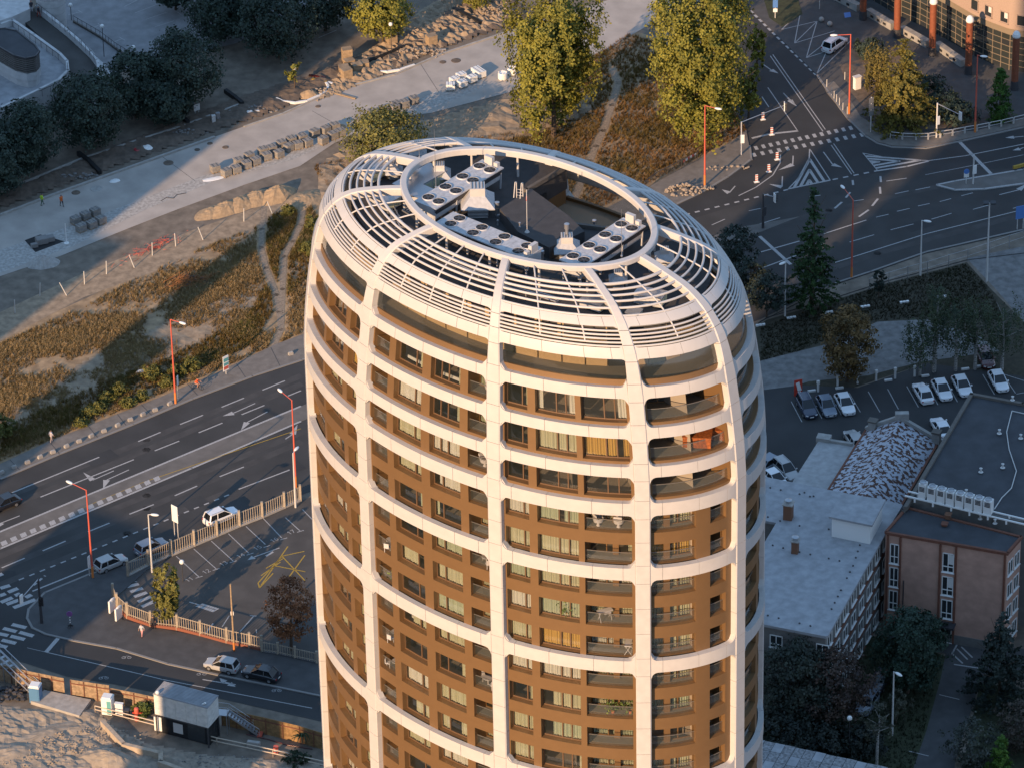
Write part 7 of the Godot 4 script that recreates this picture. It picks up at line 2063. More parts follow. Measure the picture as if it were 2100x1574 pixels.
	var pl := [[Vector3(-22.04,0.1,-75.2), 3.4, 0.55, M.sand, "tan plank lying across the kerb"], [Vector3(-25.68,0.2,-79.65), 2.2, 0.4, M.road_yellow, "yellow plank in the planting bay"], [Vector3(-26.04,0.25,-80.7), 2.4, 0.35, M.car_darkred, "dark red plank above the yellow one"], [Vector3(-23.79,0.1,-78.77), 2.0, 0.6, M.white_paint, "white board by the brown stacks"], [Vector3(-9.41,0.1,-87.9), 2.4, -0.1, M.concrete, "pale beam beside the dug earth"], [Vector3(-33.85,0.1,-71.43), 1.2, 0.2, M.white_paint, "short white board in the grey rubble strip"]]
	for q in pl:
		b = MB.new(); b.boxb(0, 0, 0, q[1], 0.12, 0.35)
		solo_at("plank", b, q[3], q[0], -q[2], q[4], "plank", "loose planks")
	for k in 2:
		b = MB.new(); b.boxb(0, 0, 0, 0.5, 1.1, 0.4); b.boxb(0, 1.1, 0, 0.55, 0.1, 0.45)
		solo_at("meter_box", b, M.pale_post if k == 0 else M.steel, [Vector3(-39.87,0,-68.59), Vector3(-39.3,0,-69.25)][k], 0.3, ["pale meter box left of the grey one by the trench", "grey meter box right of the pale one by the trench"][k], "box", "meter boxes")
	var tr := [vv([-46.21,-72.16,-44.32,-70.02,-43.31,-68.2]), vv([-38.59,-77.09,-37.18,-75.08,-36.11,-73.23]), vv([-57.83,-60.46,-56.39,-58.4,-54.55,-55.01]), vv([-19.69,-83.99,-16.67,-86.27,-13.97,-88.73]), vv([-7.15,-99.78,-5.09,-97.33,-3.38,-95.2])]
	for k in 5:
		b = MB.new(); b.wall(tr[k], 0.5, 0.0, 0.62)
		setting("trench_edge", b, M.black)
	b = MB.new(); b.tube(Vector3.ZERO, Vector3(0, 3.0, 0), 0.05); b.tube(Vector3.ZERO, Vector3(0, 0.08, 0), 0.35)
	solo_at("marker_pole", b, M.white_paint, Vector3(-57.9,0.05,-36.89), 0.0, "thin white pole standing beside the black sheet", "pole")
	b = MB.new(); b.path([Vector3(-1.5, 0.03, 0.3), Vector3(-0.5, 0.03, -0.2), Vector3(0.2, 0.03, 0.4), Vector3(0.9, 0.03, -0.3), Vector3(2.2, 0.03, -0.2)], 0.05, 5)
	solo_at("cable", b, M.dark_metal, Vector3(-44.77,0.05,-48.35), 0.4, "dark cable snaking over the pale bedding", "cable")
	pit()

func pit() -> void:
	# timber hoarding
	var hz := [[vv([-61.48,60.39,-56.02,62.8,-51.57,64.49]), 2.3, "tan timber hoarding at the far left, behind the scaffold"], [vv([-50.83,64.9,-46.32,66.2]), 2.4, "lit tan hoarding panel left of the white cabin"], [vv([-46.2,66.3,-43.55,67.25,-40.46,68.49]), 2.1, "patched tan hoarding with brown door left of the cabin"], [vv([-33.47,70.99,-28.47,72.94,-24.6,74.66,-19.91,77.22]), 2.3, "long ochre hoarding right of the white cabin"]]
	for q in hz:
		var o := thing("hoarding", q[2], "hoarding", v3(q[0][0]), 0.0, "timber hoardings round the pit")
		for k in q[0].size() - 1:
			var a: Vector2 = q[0][k]; var c: Vector2 = q[0][k + 1]
			var n := maxi(1, int(a.distance_to(c) / 1.5))
			for j in n:
				var b := MB.new(); b.bar(v3(a.lerp(c, j / float(n)), q[1] * 0.5), v3(a.lerp(c, (j + 0.985) / n), q[1] * 0.5), 0.05, q[1]); wpart("board", b, M.hoarding_tan if not "ochre" in q[2] else M.hoarding_ochre, o)
				b = MB.new(); var p := a.lerp(c, j / float(n)) + Vector2(0.02, 0.1); b.boxb(p.x, 0, p.y, 0.09, q[1] - 0.05, 0.09); wpart("post", b, M.brown_render, o)
			var b2 := MB.new(); b2.bar(v3(a, q[1] * 0.8) + Vector3(0.02, 0, 0.09), v3(c, q[1] * 0.8) + Vector3(0.02, 0, 0.09), 0.06, 0.12); wpart("rail", b2, M.brown_render, o)
	var o: Node3D
	# stacked site cabin: dark lower cell, white upper cell, outside stair
	var c0 := Vector2(-39.63,72.07); var dx := (Vector2(-34.6,74.48) - c0).normalized(); var ang := -dx.angle()
	var ln: float = 6.56
	o = thing("site_cabin", "two-storey site cabin, white upper box with ribbed roof over dark glass", "cabin", v3(Vector2(-37.29,72.9)), ang)
	var b := MB.new(); b.boxb(0, 2.75, -0.2, ln + 0.2, 2.75, 2.6); obj("upper_wall", b, M.cabin_white, o)
	b = MB.new()
	for k in 11: b.boxb(0, 5.5, -1.4 + k * 0.24, ln + 0.3, 0.09, 0.13)
	b.boxb(0, 5.46, -0.2, ln + 0.35, 0.08, 2.7); var rf := obj("roof", b, M.grey_roof, o)
	b = MB.new(); b.tube(Vector3(ln / 2 - 0.7, 5.5, 0.7), Vector3(ln / 2 - 0.3, 5.85, 0.7), 0.12, 0.12); b.ball(Vector3(-ln / 2 + 0.3, 5.7, 0.9), Vector3.ONE * 0.25, 10, 6); obj("vent_pipe", b, M.white_paint, rf)
	b = MB.new(); b.boxb(0, 0.05, -0.4, ln - 0.1, 2.6, 2.1); obj("lower_wall", b, M.glass_dark, o)
	b = MB.new()
	for x in [-ln / 2, ln / 2]:
		for z in [-1.45, 1.05]: b.boxb(x, 0, z, 0.14, 2.75, 0.14)
	b.boxb(0, 2.6, 1.05, ln, 0.16, 0.12); obj("frame", b, M.dark_metal, o)
	b = MB.new(); b.boxb(-0.75, 0.6, 0.68, 1.2, 1.3, 0.05); obj("window", b, M.pale_post, o)
	b = MB.new(); b.boxb(1.6, 0.15, 0.68, 2.2, 2.2, 0.05); obj("glazed_front", b, M.window_glass, o)
	for k in 3:
		b = MB.new(); b.boxb(-ln / 2 + 0.05, 3.0, -0.9 + k * 0.8, 0.04, 2.2, 0.7); obj("cladding_panel", b, M.cabin_white, o)
	for k in 5:
		b = MB.new(); b.boxb(-ln / 2 + ln * (k + 0.5) / 5.0, 2.85, 1.12, ln / 5.0 - 0.04, 2.55, 0.04); obj("cladding_panel", b, M.cabin_white, o)
	# steel stair
	var s := thing("steel_stair", "galvanised outside stair leading down from the white cabin", "stairs", v3(Vector2(-32.6,72.33)), ang + 0.25)
	b = MB.new()
	for z in [-0.45, 0.45]:
		b.bar(Vector3(0.0, 2.6, z), Vector3(3.6, 0.1, z), 0.06, 0.22); b.tube(Vector3(0, 3.6, z), Vector3(3.6, 1.1, z), 0.035); b.tube(Vector3(-1.2, 3.6, z), Vector3(0, 3.6, z), 0.035); b.tube(Vector3(0, 3.1, z), Vector3(3.6, 0.6, z), 0.025)
		for k in 5: b.tube(Vector3(k * 0.9, 2.6 - k * 0.62, z), Vector3(k * 0.9, 3.6 - k * 0.62, z), 0.03)
	obj("stringer", b, M.steel, s)
	for k in 11:
		b = MB.new(); b.boxb(0.16 + k * 0.33, 2.42 - k * 0.23, 0, 0.26, 0.04, 0.86); obj("tread", b, M.steel, s)
	b = MB.new(); b.boxb(-0.7, 2.55, 0, 1.3, 0.08, 1.2); b.boxb(-1.2, 0, 0.5, 0.1, 2.55, 0.1); b.boxb(-0.1, 0, -0.5, 0.1, 2.55, 0.1); b.boxb(-0.1, 0, 0.5, 0.1, 2.55, 0.1); obj("landing", b, M.steel, s)
	b = MB.new(); b.boxb(3.6, 0.0, 0, 0.5, 0.3, 1.2); obj("foot", b, M.lamp_red, s)
	# toilets
	for k in 2:
		o = thing("portable_toilet", ["blue portable toilet with white roof beside the concrete slab", "white and teal portable toilet left of the red cabinet"][k], "toilet", [Vector3(-54.77,0,65.61), Vector3(-46.43,0,68.18)][k], -0.25, "portable toilets")
		b = MB.new(); b.boxb(0, 0.1, 0, 1.2, 2.05, 1.15); obj("wall", b, [M.toilet_blue, M.white_paint][k], o)
		b = MB.new(); b.boxb(0, 2.15, 0, 1.25, 0.12, 1.2); b.boxb(0, 2.27, 0, 1.0, 0.14, 0.95); obj("roof", b, M.white_paint, o)
		b = MB.new(); b.boxb(0.1 if k == 0 else 0.3, 0.2, 0.59, 0.75 if k == 0 else 0.5, 1.8, 0.03); obj("door", b, [M.toilet_blue, M.sign_teal][k], o)
		b = MB.new(); b.boxb(0, 0, 0, 1.25, 0.1, 1.2); obj("base", b, M.dark_metal, o)
	b = MB.new(); b.boxb(0, 0, 0, 0.9, 1.5, 0.35); b.boxb(0.0, 1.5, 0.02, 1.0, 0.08, 0.45)
	solo_at("water_tank", b, M.white_paint, Vector3(-45.14,0,68.51), -0.25, "plain white tank standing between toilet and red cabinet", "tank")
	o = thing("fire_point", "orange-red fire point column among plants by the cabin", "fire point", Vector3(-43.1,0,69.61), -0.2)
	b = MB.new(); b.tube(Vector3.ZERO, Vector3(0, 1.5, 0), 0.32, 0.3, 12); b.ball(Vector3(0, 1.5, 0), Vector3(0.3, 0.2, 0.3), 12, 6); obj("body", b, M.lamp_red, o)
	b = MB.new(); b.boxb(0.5, 0.9, 0, 0.7, 0.12, 0.12); b.boxb(-0.3, 1.0, 0.2, 0.3, 0.12, 0.12); obj("hose", b, M.red_paint, o)
	b = MB.new(); b.boxb(0, 0, 0, 0.5, 1.1, 0.5); b.boxb(0, 1.1, 0, 0.55, 0.1, 0.55)
	solo_at("waste_bin", b, M.dark_metal, Vector3(-44.22,0,69.29), -0.2, "small dark bin left of the orange fire point", "bin")
	board(Vector3(-40.45,0,72.14), 1.15, 1.9, 0.2, -0.25, M.white_paint, "white notice board in front of the dark cabin corner", "sign", 2, "notice_board")
	# slab, pipes along the pit edge, wall of the pit
	b = MB.new(); b.prism(pv(vv([-55.35,66.19,-53.95,64.05,-48.5,66.15,-49.64,69.22])), 0.0, 0.45)
	setting("concrete_slab", b, M.concrete)
	b = MB.new()
	for k in 2:
		var off := Vector3(0, 0.55 + k * 0.5, 0)
		var pts: Array = vv([-47.91,68.22,-40.3,71.77,-33.87,74.87,-27.53,77.31,-20.95,80.1])
		for j in pts.size() - 1:
			b.tube(v3(pts[j]) + off, v3(pts[j + 1]) + off, 0.07, 0.07, 6)
			b.tube(v3(pts[j]), v3(pts[j]) + off, 0.05, 0.05, 5)
	solo("pit_rail", b, M.pale_pipe, "double pale pipe rail along the edge of the pit", "railing")
	b = MB.new(); b.wall(vv([-46.93,70.88,-44.21,75.42,-40.04,77.23,-39.96,78.87,-36.06,81.37]), 0.5, -0.5, 0.95)
	solo("pit_wall", b, M.plaster_sand, "sunlit concrete kerb wall of the pit below the pipe rail", "wall")
	mound(Vector3(-45.74,0,77.39), 4.0, 2.2, 1.3, -0.5, M.pit_soil, "large loose spoil heap at the bottom left")
	mound(Vector3(-53.44,0,72.04), 5.0, 1.6, 0.4, 0.5, M.pit_soil, "long low spoil ridge at the lower left corner")
	mound(Vector3(-57.02,0,75.6), 3.6, 2.0, 0.7, 0.4, M.pit_soil, "spoil heap cut by the lower left corner")
	heap("clods", Vector3(-47.82,0.3,74.04), 6.0, 2.6, 0.25, 150, 0.12, M.rubble, "scattered pale clods over the loose ground of the pit", "")
	heap("clods", Vector3(-53.71,0.2,76), 6.0, 2.4, 0.2, 130, 0.1, M.rubble, "fine pale clods at the lower left corner of the pit", "")
	heap("clods", Vector3(-33.47,0.2,78.1), 5.0, 1.2, 0.15, 80, 0.1, M.paver_b, "grey clods on the shaded yard below the pipe rail", "")
	# scaffold stair at the left edge
	s = thing("scaffold_stair", "grey scaffold stair descending at the left edge of the pit", "scaffold", Vector3(-57.46,0,61.98), -0.75)
	for k in 6:
		b = MB.new(); var z := -0.7 + (k % 3) * 0.7; var y := 0.0 if k < 3 else 0.9
		b.tube(Vector3(-3.2, 3.0 + y, z), Vector3(3.4, 0.5 + y, z), 0.06, 0.06, 6); obj("rail", b, M.steel, s)
	for k in 9:
		b = MB.new(); b.boxb(-2.8 + k * 0.7, 2.75 - k * 0.27, 0, 0.35, 0.06, 1.4); obj("tread", b, M.steel, s)
	for k in 4:
		b = MB.new(); b.tube(Vector3(-3.0 + k * 2.0, 0, -0.7), Vector3(-3.0 + k * 2.0, 3.8 - k * 0.75, -0.7), 0.05); b.tube(Vector3(-3.0 + k * 2.0, 0, 0.7), Vector3(-3.0 + k * 2.0, 3.8 - k * 0.75, 0.7), 0.05); obj("standard", b, M.steel, s)
	heap("scrap_heap", Vector3(-57.57,0,64.36), 3.2, 1.6, 0.9, 70, 0.3, M.dark_metal, "dark scrap and tools under the scaffold stair")
	for k in 3:
		b = MB.new(); b.boxb(0, 0, 0, 1.5, 0.6, 0.5); b.boxb(0, 0.6, 0, 1.4, 0.1, 0.42)
		solo_at("barrier_block", b, M.concrete, [Vector3(-30.03,0,70.65), Vector3(-27.42,0,71.68), Vector3(-29.77,0,75.21)][k], -0.25, "grey concrete barrier block inside the ochre hoarding, %s" % ["left", "right", "nearest the stair's foot"][k], "block", "concrete barrier blocks")
	b = MB.new(); b.tube(Vector3.ZERO, Vector3(0, 0.9, 0), 0.3, 0.3, 12)
	o = thing("barrel", "orange barrel with white band near the palm", "barrel", Vector3(-27.22,0,76.5))
	obj("drum", b, M.lamp_red, o)
	b = MB.new(); b.tube(Vector3(0, 0.35, 0), Vector3(0, 0.55, 0), 0.31, 0.31, 12, false); obj("band", b, M.white_paint, o)
	b = MB.new(); b.path([Vector3(-30.66,0.1,73), Vector3(-28.16,0.1,74.02), Vector3(-25.95,0.1,75.21), Vector3(-23.2,0.1,76.04)], 0.07, 6)
	solo("hose", b, M.car_darkred, "dark red hose lying across the site yard", "hose")
	b = MB.new(); b.lathe(Vector3.ZERO, [Vector2(0.9, 0), Vector2(0.9, 0.12), Vector2(0.4, 0.14), Vector2(0.38, 0.02)], 16)
	solo_at("cable_coil", b, M.dark_metal, Vector3(-29.47,0,72.63), 0.0, "dark cable coil behind the steel stair", "coil")
	for k in 2:
		b = MB.new(); b.boxb(0, 0, 0, 1.15, 1.6, 0.22, 0.0); b.ball(Vector3(0.1, 1.5, 0.0), Vector3(0.5, 0.25, 0.16), 10, 5, 0.1, rng)
		solo_at("wrapped_board", b, M.white_paint, [Vector3(-47.11,0.13,48.08), Vector3(-46.28,0.13,49.71)][k], 1.0, "white wrapped panel leaning at the fence corner, %s one" % ["farther", "nearer"][k], "panel", "white panels at the fence corner")

# ---------------------------------------------------------------- people: one skin over jointed capsules
func body(pose: String, top: Color, legs: Color, hair: Color) -> MB:
	var skin := Color(0.42, 0.25, 0.17)
	var J := {"hip": Vector3(0, 0.93, 0), "chest": Vector3(0, 1.32, 0.02), "neck": Vector3(0, 1.48, 0.0), "head": Vector3(0, 1.62, 0.03)}
	var st := 0.22 if pose == "walk" else 0.06
	for s in [-1, 1]:
		var g: float = s * st
		J["thigh%d" % s] = Vector3(s * 0.1, 0.9, 0); J["knee%d" % s] = Vector3(s * 0.11, 0.5, g * 0.6 + 0.04); J["ankle%d" % s] = Vector3(s * 0.11, 0.09, g); J["toe%d" % s] = Vector3(s * 0.12, 0.05, g + 0.17)
		J["sh%d" % s] = Vector3(s * 0.2, 1.4, 0); J["el%d" % s] = Vector3(s * 0.26, 1.12, -g * 0.6); J["wr%d" % s] = Vector3(s * 0.27, 0.88, -g * 0.8 + 0.1)
		if pose == "ride":
			J["thigh%d" % s] = Vector3(s * 0.1, 0.95, -0.15); J["knee%d" % s] = Vector3(s * 0.12, 0.72 - s * 0.12, 0.24); J["ankle%d" % s] = Vector3(s * 0.12, 0.32 - s * 0.1, 0.08); J["toe%d" % s] = Vector3(s * 0.12, 0.28 - s * 0.1, 0.24)
			J["hip"] = Vector3(0, 0.98, -0.16); J["chest"] = Vector3(0, 1.3, 0.08); J["neck"] = Vector3(0, 1.45, 0.14); J["head"] = Vector3(0, 1.58, 0.2)
			J["sh%d" % s] = Vector3(s * 0.2, 1.38, 0.1); J["el%d" % s] = Vector3(s * 0.26, 1.15, 0.3); J["wr%d" % s] = Vector3(s * 0.24, 1.05, 0.5)
	var bones := [["hip", "chest", .16, .18, 0], ["chest", "neck", .12, .06, 0], ["neck", "head", .06, .09, 2], ["head", "head", .115, .115, 2]]
	for s in [-1, 1]:
		for q in [["sh", "el", .065, .05, 0], ["el", "wr", .048, .036, 2], ["wr", "wr", .05, .05, 2], ["thigh", "knee", .1, .07, 1], ["knee", "ankle", .065, .045, 1], ["ankle", "toe", .05, .04, 3]]: bones.append([q[0] + str(s), q[1] + str(s), q[2], q[3], q[4]])
		bones.append(["chest", "sh%d" % s, .12, .07, 0]); bones.append(["hip", "thigh%d" % s, .14, .11, 1])
	var cols := [top, legs, skin, Color(0.03, 0.03, 0.03)]
	var cell := 0.045
	var lo := Vector3(-0.45, -0.03, -0.5); var n := Vector3i(21, 40, 26)
	var field := func(p: Vector3) -> float:
		var d := 1e9
		for q in bones:
			var a: Vector3 = J[q[0]]; var c: Vector3 = J[q[1]]
			var ab := c - a; var t := 0.0
			if ab.length_squared() > 1e-6: t = clampf((p - a).dot(ab) / ab.length_squared(), 0, 1)
			var e := p.distance_to(a + ab * t) - lerpf(q[2], q[3], t)
			var h := clampf(0.5 + 0.5 * (d - e) / 0.03, 0, 1)
			d = lerpf(d, e, h) - 0.03 * h * (1.0 - h) if d < 1e8 else e
		return d
	var f := PackedFloat32Array(); f.resize((n.x + 1) * (n.y + 1) * (n.z + 1))
	var ix := func(i: int, j: int, k: int) -> int: return (i * (n.y + 1) + j) * (n.z + 1) + k
	for i in n.x + 1:
		for j in n.y + 1:
			for k in n.z + 1: f[ix.call(i, j, k)] = field.call(lo + Vector3(i, j, k) * cell)
	var vert := {}
	for i in n.x:
		for j in n.y:
			for k in n.z:
				var m := 0; var sum := Vector3.ZERO; var cnt := 0
				var val := []
				for q in 8: val.append(f[ix.call(i + (q & 1), j + ((q >> 1) & 1), k + (q >> 2))]); m += 1 if val[q] < 0 else 0
				if m == 0 or m == 8: continue
				for e in [[0, 1], [2, 3], [4, 5], [6, 7], [0, 2], [1, 3], [4, 6], [5, 7], [0, 4], [1, 5], [2, 6], [3, 7]]:
					if (val[e[0]] < 0) != (val[e[1]] < 0):
						var t: float = val[e[0]] / (val[e[0]] - val[e[1]])
						sum += Vector3(e[0] & 1, (e[0] >> 1) & 1, e[0] >> 2).lerp(Vector3(e[1] & 1, (e[1] >> 1) & 1, e[1] >> 2), t); cnt += 1
				vert[Vector3i(i, j, k)] = lo + (Vector3(i, j, k) + sum / cnt) * cell
	var b := MB.new()
	var ax := [Vector3i(1, 0, 0), Vector3i(0, 1, 0), Vector3i(0, 0, 1)]
	for c: Vector3i in vert:
		for a in 3:
			var u: Vector3i = ax[(a + 1) % 3]; var w: Vector3i = ax[(a + 2) % 3]
			var c1 := c - u; var c2 := c - w; var c3 := c - u - w
			if not (vert.has(c1) and vert.has(c2) and vert.has(c3)): continue
			var e: Vector3i = c + ax[a]
			var f0: float = f[ix.call(c.x, c.y, c.z)]; var f1: float = f[ix.call(e.x, e.y, e.z)]
			if (f0 < 0) == (f1 < 0): continue
			var mid: Vector3 = (vert[c] + vert[c3]) * 0.5
			var best := 1e9
			for q in bones:
				var pa: Vector3 = J[q[0]]; var pb: Vector3 = J[q[1]]
				var dd: float = mid.distance_to(Geometry3D.get_closest_point_to_segment(mid, pa, pb)) - (q[2] + q[3]) * 0.5
				if dd < best:
					best = dd; b.col = cols[q[4]]
			if b.col == skin and mid.y > J["head"].y + 0.02 and mid.z < J["head"].z + 0.07: b.col = hair
			b.face(vert[c], vert[c1], vert[c3], vert[c2], Vector3(ax[a]) * (1.0 if f0 < 0 else -1.0))
	return b

func people() -> void:
	var dark := Color(0.03, 0.03, 0.04)
	var list := [
		["walk", Vector3(-61.78,0.04,-47.02), 2.0, Color(0.42, 0.62, 0.05), Color(0.05, 0.1, 0.06), dark, "worker in yellow-green hi-vis vest on the concrete road"],
		["walk", Vector3(-59.17,0.04,-46.65), 0.6, Color(0.6, 0.13, 0.03), dark, dark, "worker in orange hi-vis jacket and dark trousers on the concrete road"],
		["walk", Vector3(-56.66,0.13,11.34), 2.2, Color(0.7, 0.62, 0.6), Color(0.55, 0.42, 0.36), Color(0.2, 0.12, 0.06), "pedestrian in pale clothes walking along the upper pavement"],
		["walk", Vector3(-43.37,0.13,53.37), -0.5, Color(0.45, 0.47, 0.5), Color(0.6, 0.3, 0.3), dark, "pedestrian in grey top and pink trousers by the brick fence"],
		["stand", Vector3(-42.15,0.13,51.84), 0.4, Color(0.04, 0.04, 0.05), dark, dark, "dark-clothed pedestrian close to the picket fence"],
		["stand", Vector3(-66.01,5.2,-92.31), 0.3, dark, Color(0.3, 0.32, 0.36), Color(0.3, 0.05, 0.04), "person in dark jacket on the ramp deck, farther one"],
		["walk", Vector3(-65.24,3.4,-94.08), 0.8, dark, Color(0.35, 0.06, 0.04), dark, "person in dark top and red trousers at the ramp's head"],
		["ride", Vector3(-39.25,0.13,-0.12), 1.2, Color(0.55, 0.08, 0.02), Color(0.35, 0.2, 0.15), dark, "cyclist in orange-red top riding on the upper pavement"]]
	for q in list:
		var b := body(q[0], q[3], q[4], q[5])
		solo_at("person", b, M.cloth, q[1], q[2], q[6], "person")
	var o := thing("bicycle", "dark bicycle under the cyclist in orange-red", "bicycle", Vector3(-39.25,0.13,-0.12), 1.2)
	for z in [-0.5, 0.55]:
		var b := MB.new()
		for k in 16:
			var a := TAU * k / 16.0; var c := TAU * (k + 1) / 16.0
			b.tube(Vector3(0, 0.34 + sin(a) * 0.32, z + cos(a) * 0.32), Vector3(0, 0.34 + sin(c) * 0.32, z + cos(c) * 0.32), 0.025, 0.025, 5, false)
		for k in 6: b.tube(Vector3(0, 0.34, z), Vector3(0, 0.34 + sin(k * 1.05) * 0.32, z + cos(k * 1.05) * 0.32), 0.006, 0.006, 4, false)
		obj("wheel", b, M.black, o)
	var b := MB.new()
	for q in [[0.34, -0.5, 0.32, -0.02], [0.34, -0.5, 0.85, -0.18], [0.32, -0.02, 0.85, -0.18], [0.32, -0.02, 0.85, 0.42], [0.82, -0.15, 0.88, 0.42], [0.34, 0.55, 1.02, 0.4]]: b.tube(Vector3(0, q[0], q[1]), Vector3(0, q[2], q[3]), 0.022, 0.022, 6)
	obj("frame", b, M.dark_metal, o)
	b = MB.new(); b.tube(Vector3(-0.26, 1.04, 0.45), Vector3(0.26, 1.04, 0.45), 0.02); obj("handlebar", b, M.steel, o)
	b = MB.new(); b.box(Vector3(0, 0.9, -0.2), Vector3(0.14, 0.06, 0.26)); obj("saddle", b, M.black, o)


# ---------------------------------------------------------------- trees and shrubs
# a crown of many leaf-sized faces, in clumps hung in a lumpy outline
func crown(kind: String, h0: float, h1: float, r: float, n: int, size: float, ca: Color, cb: Color, sd: int) -> MB:
	var b := MB.new()
	var ns := FastNoiseLite.new(); ns.seed = sd; ns.frequency = 0.9
	var hh := h1 - h0
	var clumps := maxi(12, n / 26)
	var plumes := []
	for k in 17:
		var pr := 0.0 if k == 0 else r * 0.72 * sqrt(rng.randf_range(0.1, 1.0))
		plumes.append([k * 2.4 + rng.randf(), pr, rng.randf_range(0.0, 0.3), 1.0 - 0.5 * pow(pr / r, 0.8) * rng.randf_range(0.3, 1.4), r * rng.randf_range(0.2, 0.36)])
	for k in clumps:
		var f := rng.randf()
		var rr := r
		var a := rng.randf() * TAU
		var spread := 1.0
		match kind:
			"round":
				var u := rng.randf_range(-0.92, 1.0)
				f = (u + 1.0) * 0.5; rr = r * sqrt(maxf(0.02, 1.0 - u * u)); spread = 0.85
			"poplar":
				f = pow(rng.randf(), 0.9)
				rr = r * (0.35 + 0.65 * sin(PI * clampf(f * 0.85 + 0.12, 0, 1))) * (1.0 if f < 0.85 else 0.75)
			"spruce":
				f = 1.0 - sqrt(rng.randf()); rr = r * (1.02 - f) * (0.8 + 0.35 * absf(sin(f * hh * 1.7)))
			"cone":
				f = pow(rng.randf(), 1.3); rr = r * pow(1.0 - f, 0.6) * (1.0 if f > 0.08 else 0.8)
			"weep":
				f = rng.randf(); rr = r * sqrt(1.0 - pow(f * 2.0 - 1.0, 2.0) * 0.6)
			"sparse":
				var u := rng.randf_range(-1.0, 1.0)
				f = (u + 1.0) * 0.5; rr = r * sqrt(maxf(0.05, 1.0 - u * u))
		var plume := Vector3.ZERO
		if kind == "poplar":
			var pl: Array = plumes[rng.randi() % plumes.size()]
			var g := rng.randf(); f = lerpf(pl[2], pl[3], g)
			plume = Vector3(cos(pl[0]), 0, sin(pl[0])) * pl[1] * (0.75 + 0.35 * g)
			rr = pl[4] * (0.2 + 0.8 * sin(PI * clampf(g * 0.82 + 0.14, 0, 1)))
		var lump := 1.0 + 0.45 * ns.get_noise_3d(cos(a) * 2.2, f * hh * 0.35, sin(a) * 2.2)
		var q := pow(rng.randf(), 0.35 if kind in ["round", "cone"] else 0.5) * lump
		var c := Vector3(cos(a) * rr * q, h0 + f * hh + (0.25 * r * ns.get_noise_2d(a * 3, f * 5) if kind == "round" else 0.0), sin(a) * rr * q) + plume
		var tone := clampf(0.5 + 0.9 * ns.get_noise_3d(c.x * 0.8, c.y * 0.8, c.z * 0.8) + rng.randfn(0, 0.18), 0, 1)
		var cl := r * (0.16 if kind == "round" else (0.085 if kind in ["spruce", "poplar"] else 0.13)) * spread
		cl = clampf(cl, 0.25, 1.0)
		var out := Vector3(c.x, (f - 0.3) * r, c.z).normalized()
		for j in 26:
			b.col = ca.lerp(cb, clampf(tone + rng.randfn(0, 0.16), 0, 1))
			var d := Vector3(rng.randfn(), rng.randfn() * 0.75, rng.randfn()) * cl * 0.6
			if kind == "weep": d = Vector3(rng.randfn() * 0.16, -rng.randf() * 2.0 + 0.4, rng.randfn() * 0.16)
			elif kind == "spruce": d = Vector3(cos(a), -0.25, sin(a)) * rng.randfn() * cl * 0.9 + Vector3(rng.randfn(), rng.randfn() * 0.5, rng.randfn()) * cl * 0.32
			elif kind == "poplar": d = d * Vector3(0.75, 1.25, 0.75)
			leaf(b, c + d, size * rng.randf_range(0.7, 1.25), out)
	return b

func limbs(h: float, r: float, h0: float, n: int, tr: float) -> MB:
	var b := MB.new()
	var top := Vector3(rng.randfn(0, 0.2), h * 0.85, rng.randfn(0, 0.2))
	b.tube(Vector3.ZERO, Vector3(0.05, h0, 0), tr, tr * 0.8, 8); b.tube(Vector3(0.05, h0, 0), top, tr * 0.8, tr * 0.15, 7)
	for k in n:
		var a := TAU * (k * 0.382); var f := lerpf(0.15, 0.9, (k + 0.5) / n)
		var s := Vector3(0.05, h0, 0).lerp(top, f)
		b.tube(s, s + Vector3(cos(a) * r * 0.8 * (1.1 - f * 0.7), (h - h0) * 0.2, sin(a) * r * 0.8 * (1.1 - f * 0.7)), tr * 0.32 * (1.1 - f), 0.02, 5, false)
	return b

func tree(at: Vector3, kind: String, h: float, r: float, h0: float, n: int, size: float, ca: Color, cb: Color, bark: Material, called: String, label: String, group := "") -> void:
	var o := thing(called, label, "shrub" if "shrub" in called or "bush" in called else "tree", at, 0.0, group)
	obj("trunk", limbs(h, r, maxf(h0, 0.15), 9 if h > 4.0 else 4, clampf(h * 0.022, 0.04, 0.42)), bark, o)
	var c := obj("crown", crown(kind, h0, h, r, n, size, ca, cb, int(absf(at.x) * 13 + absf(at.z) * 7)), M.leaf, o)
	c.set_meta("kind", "stuff")

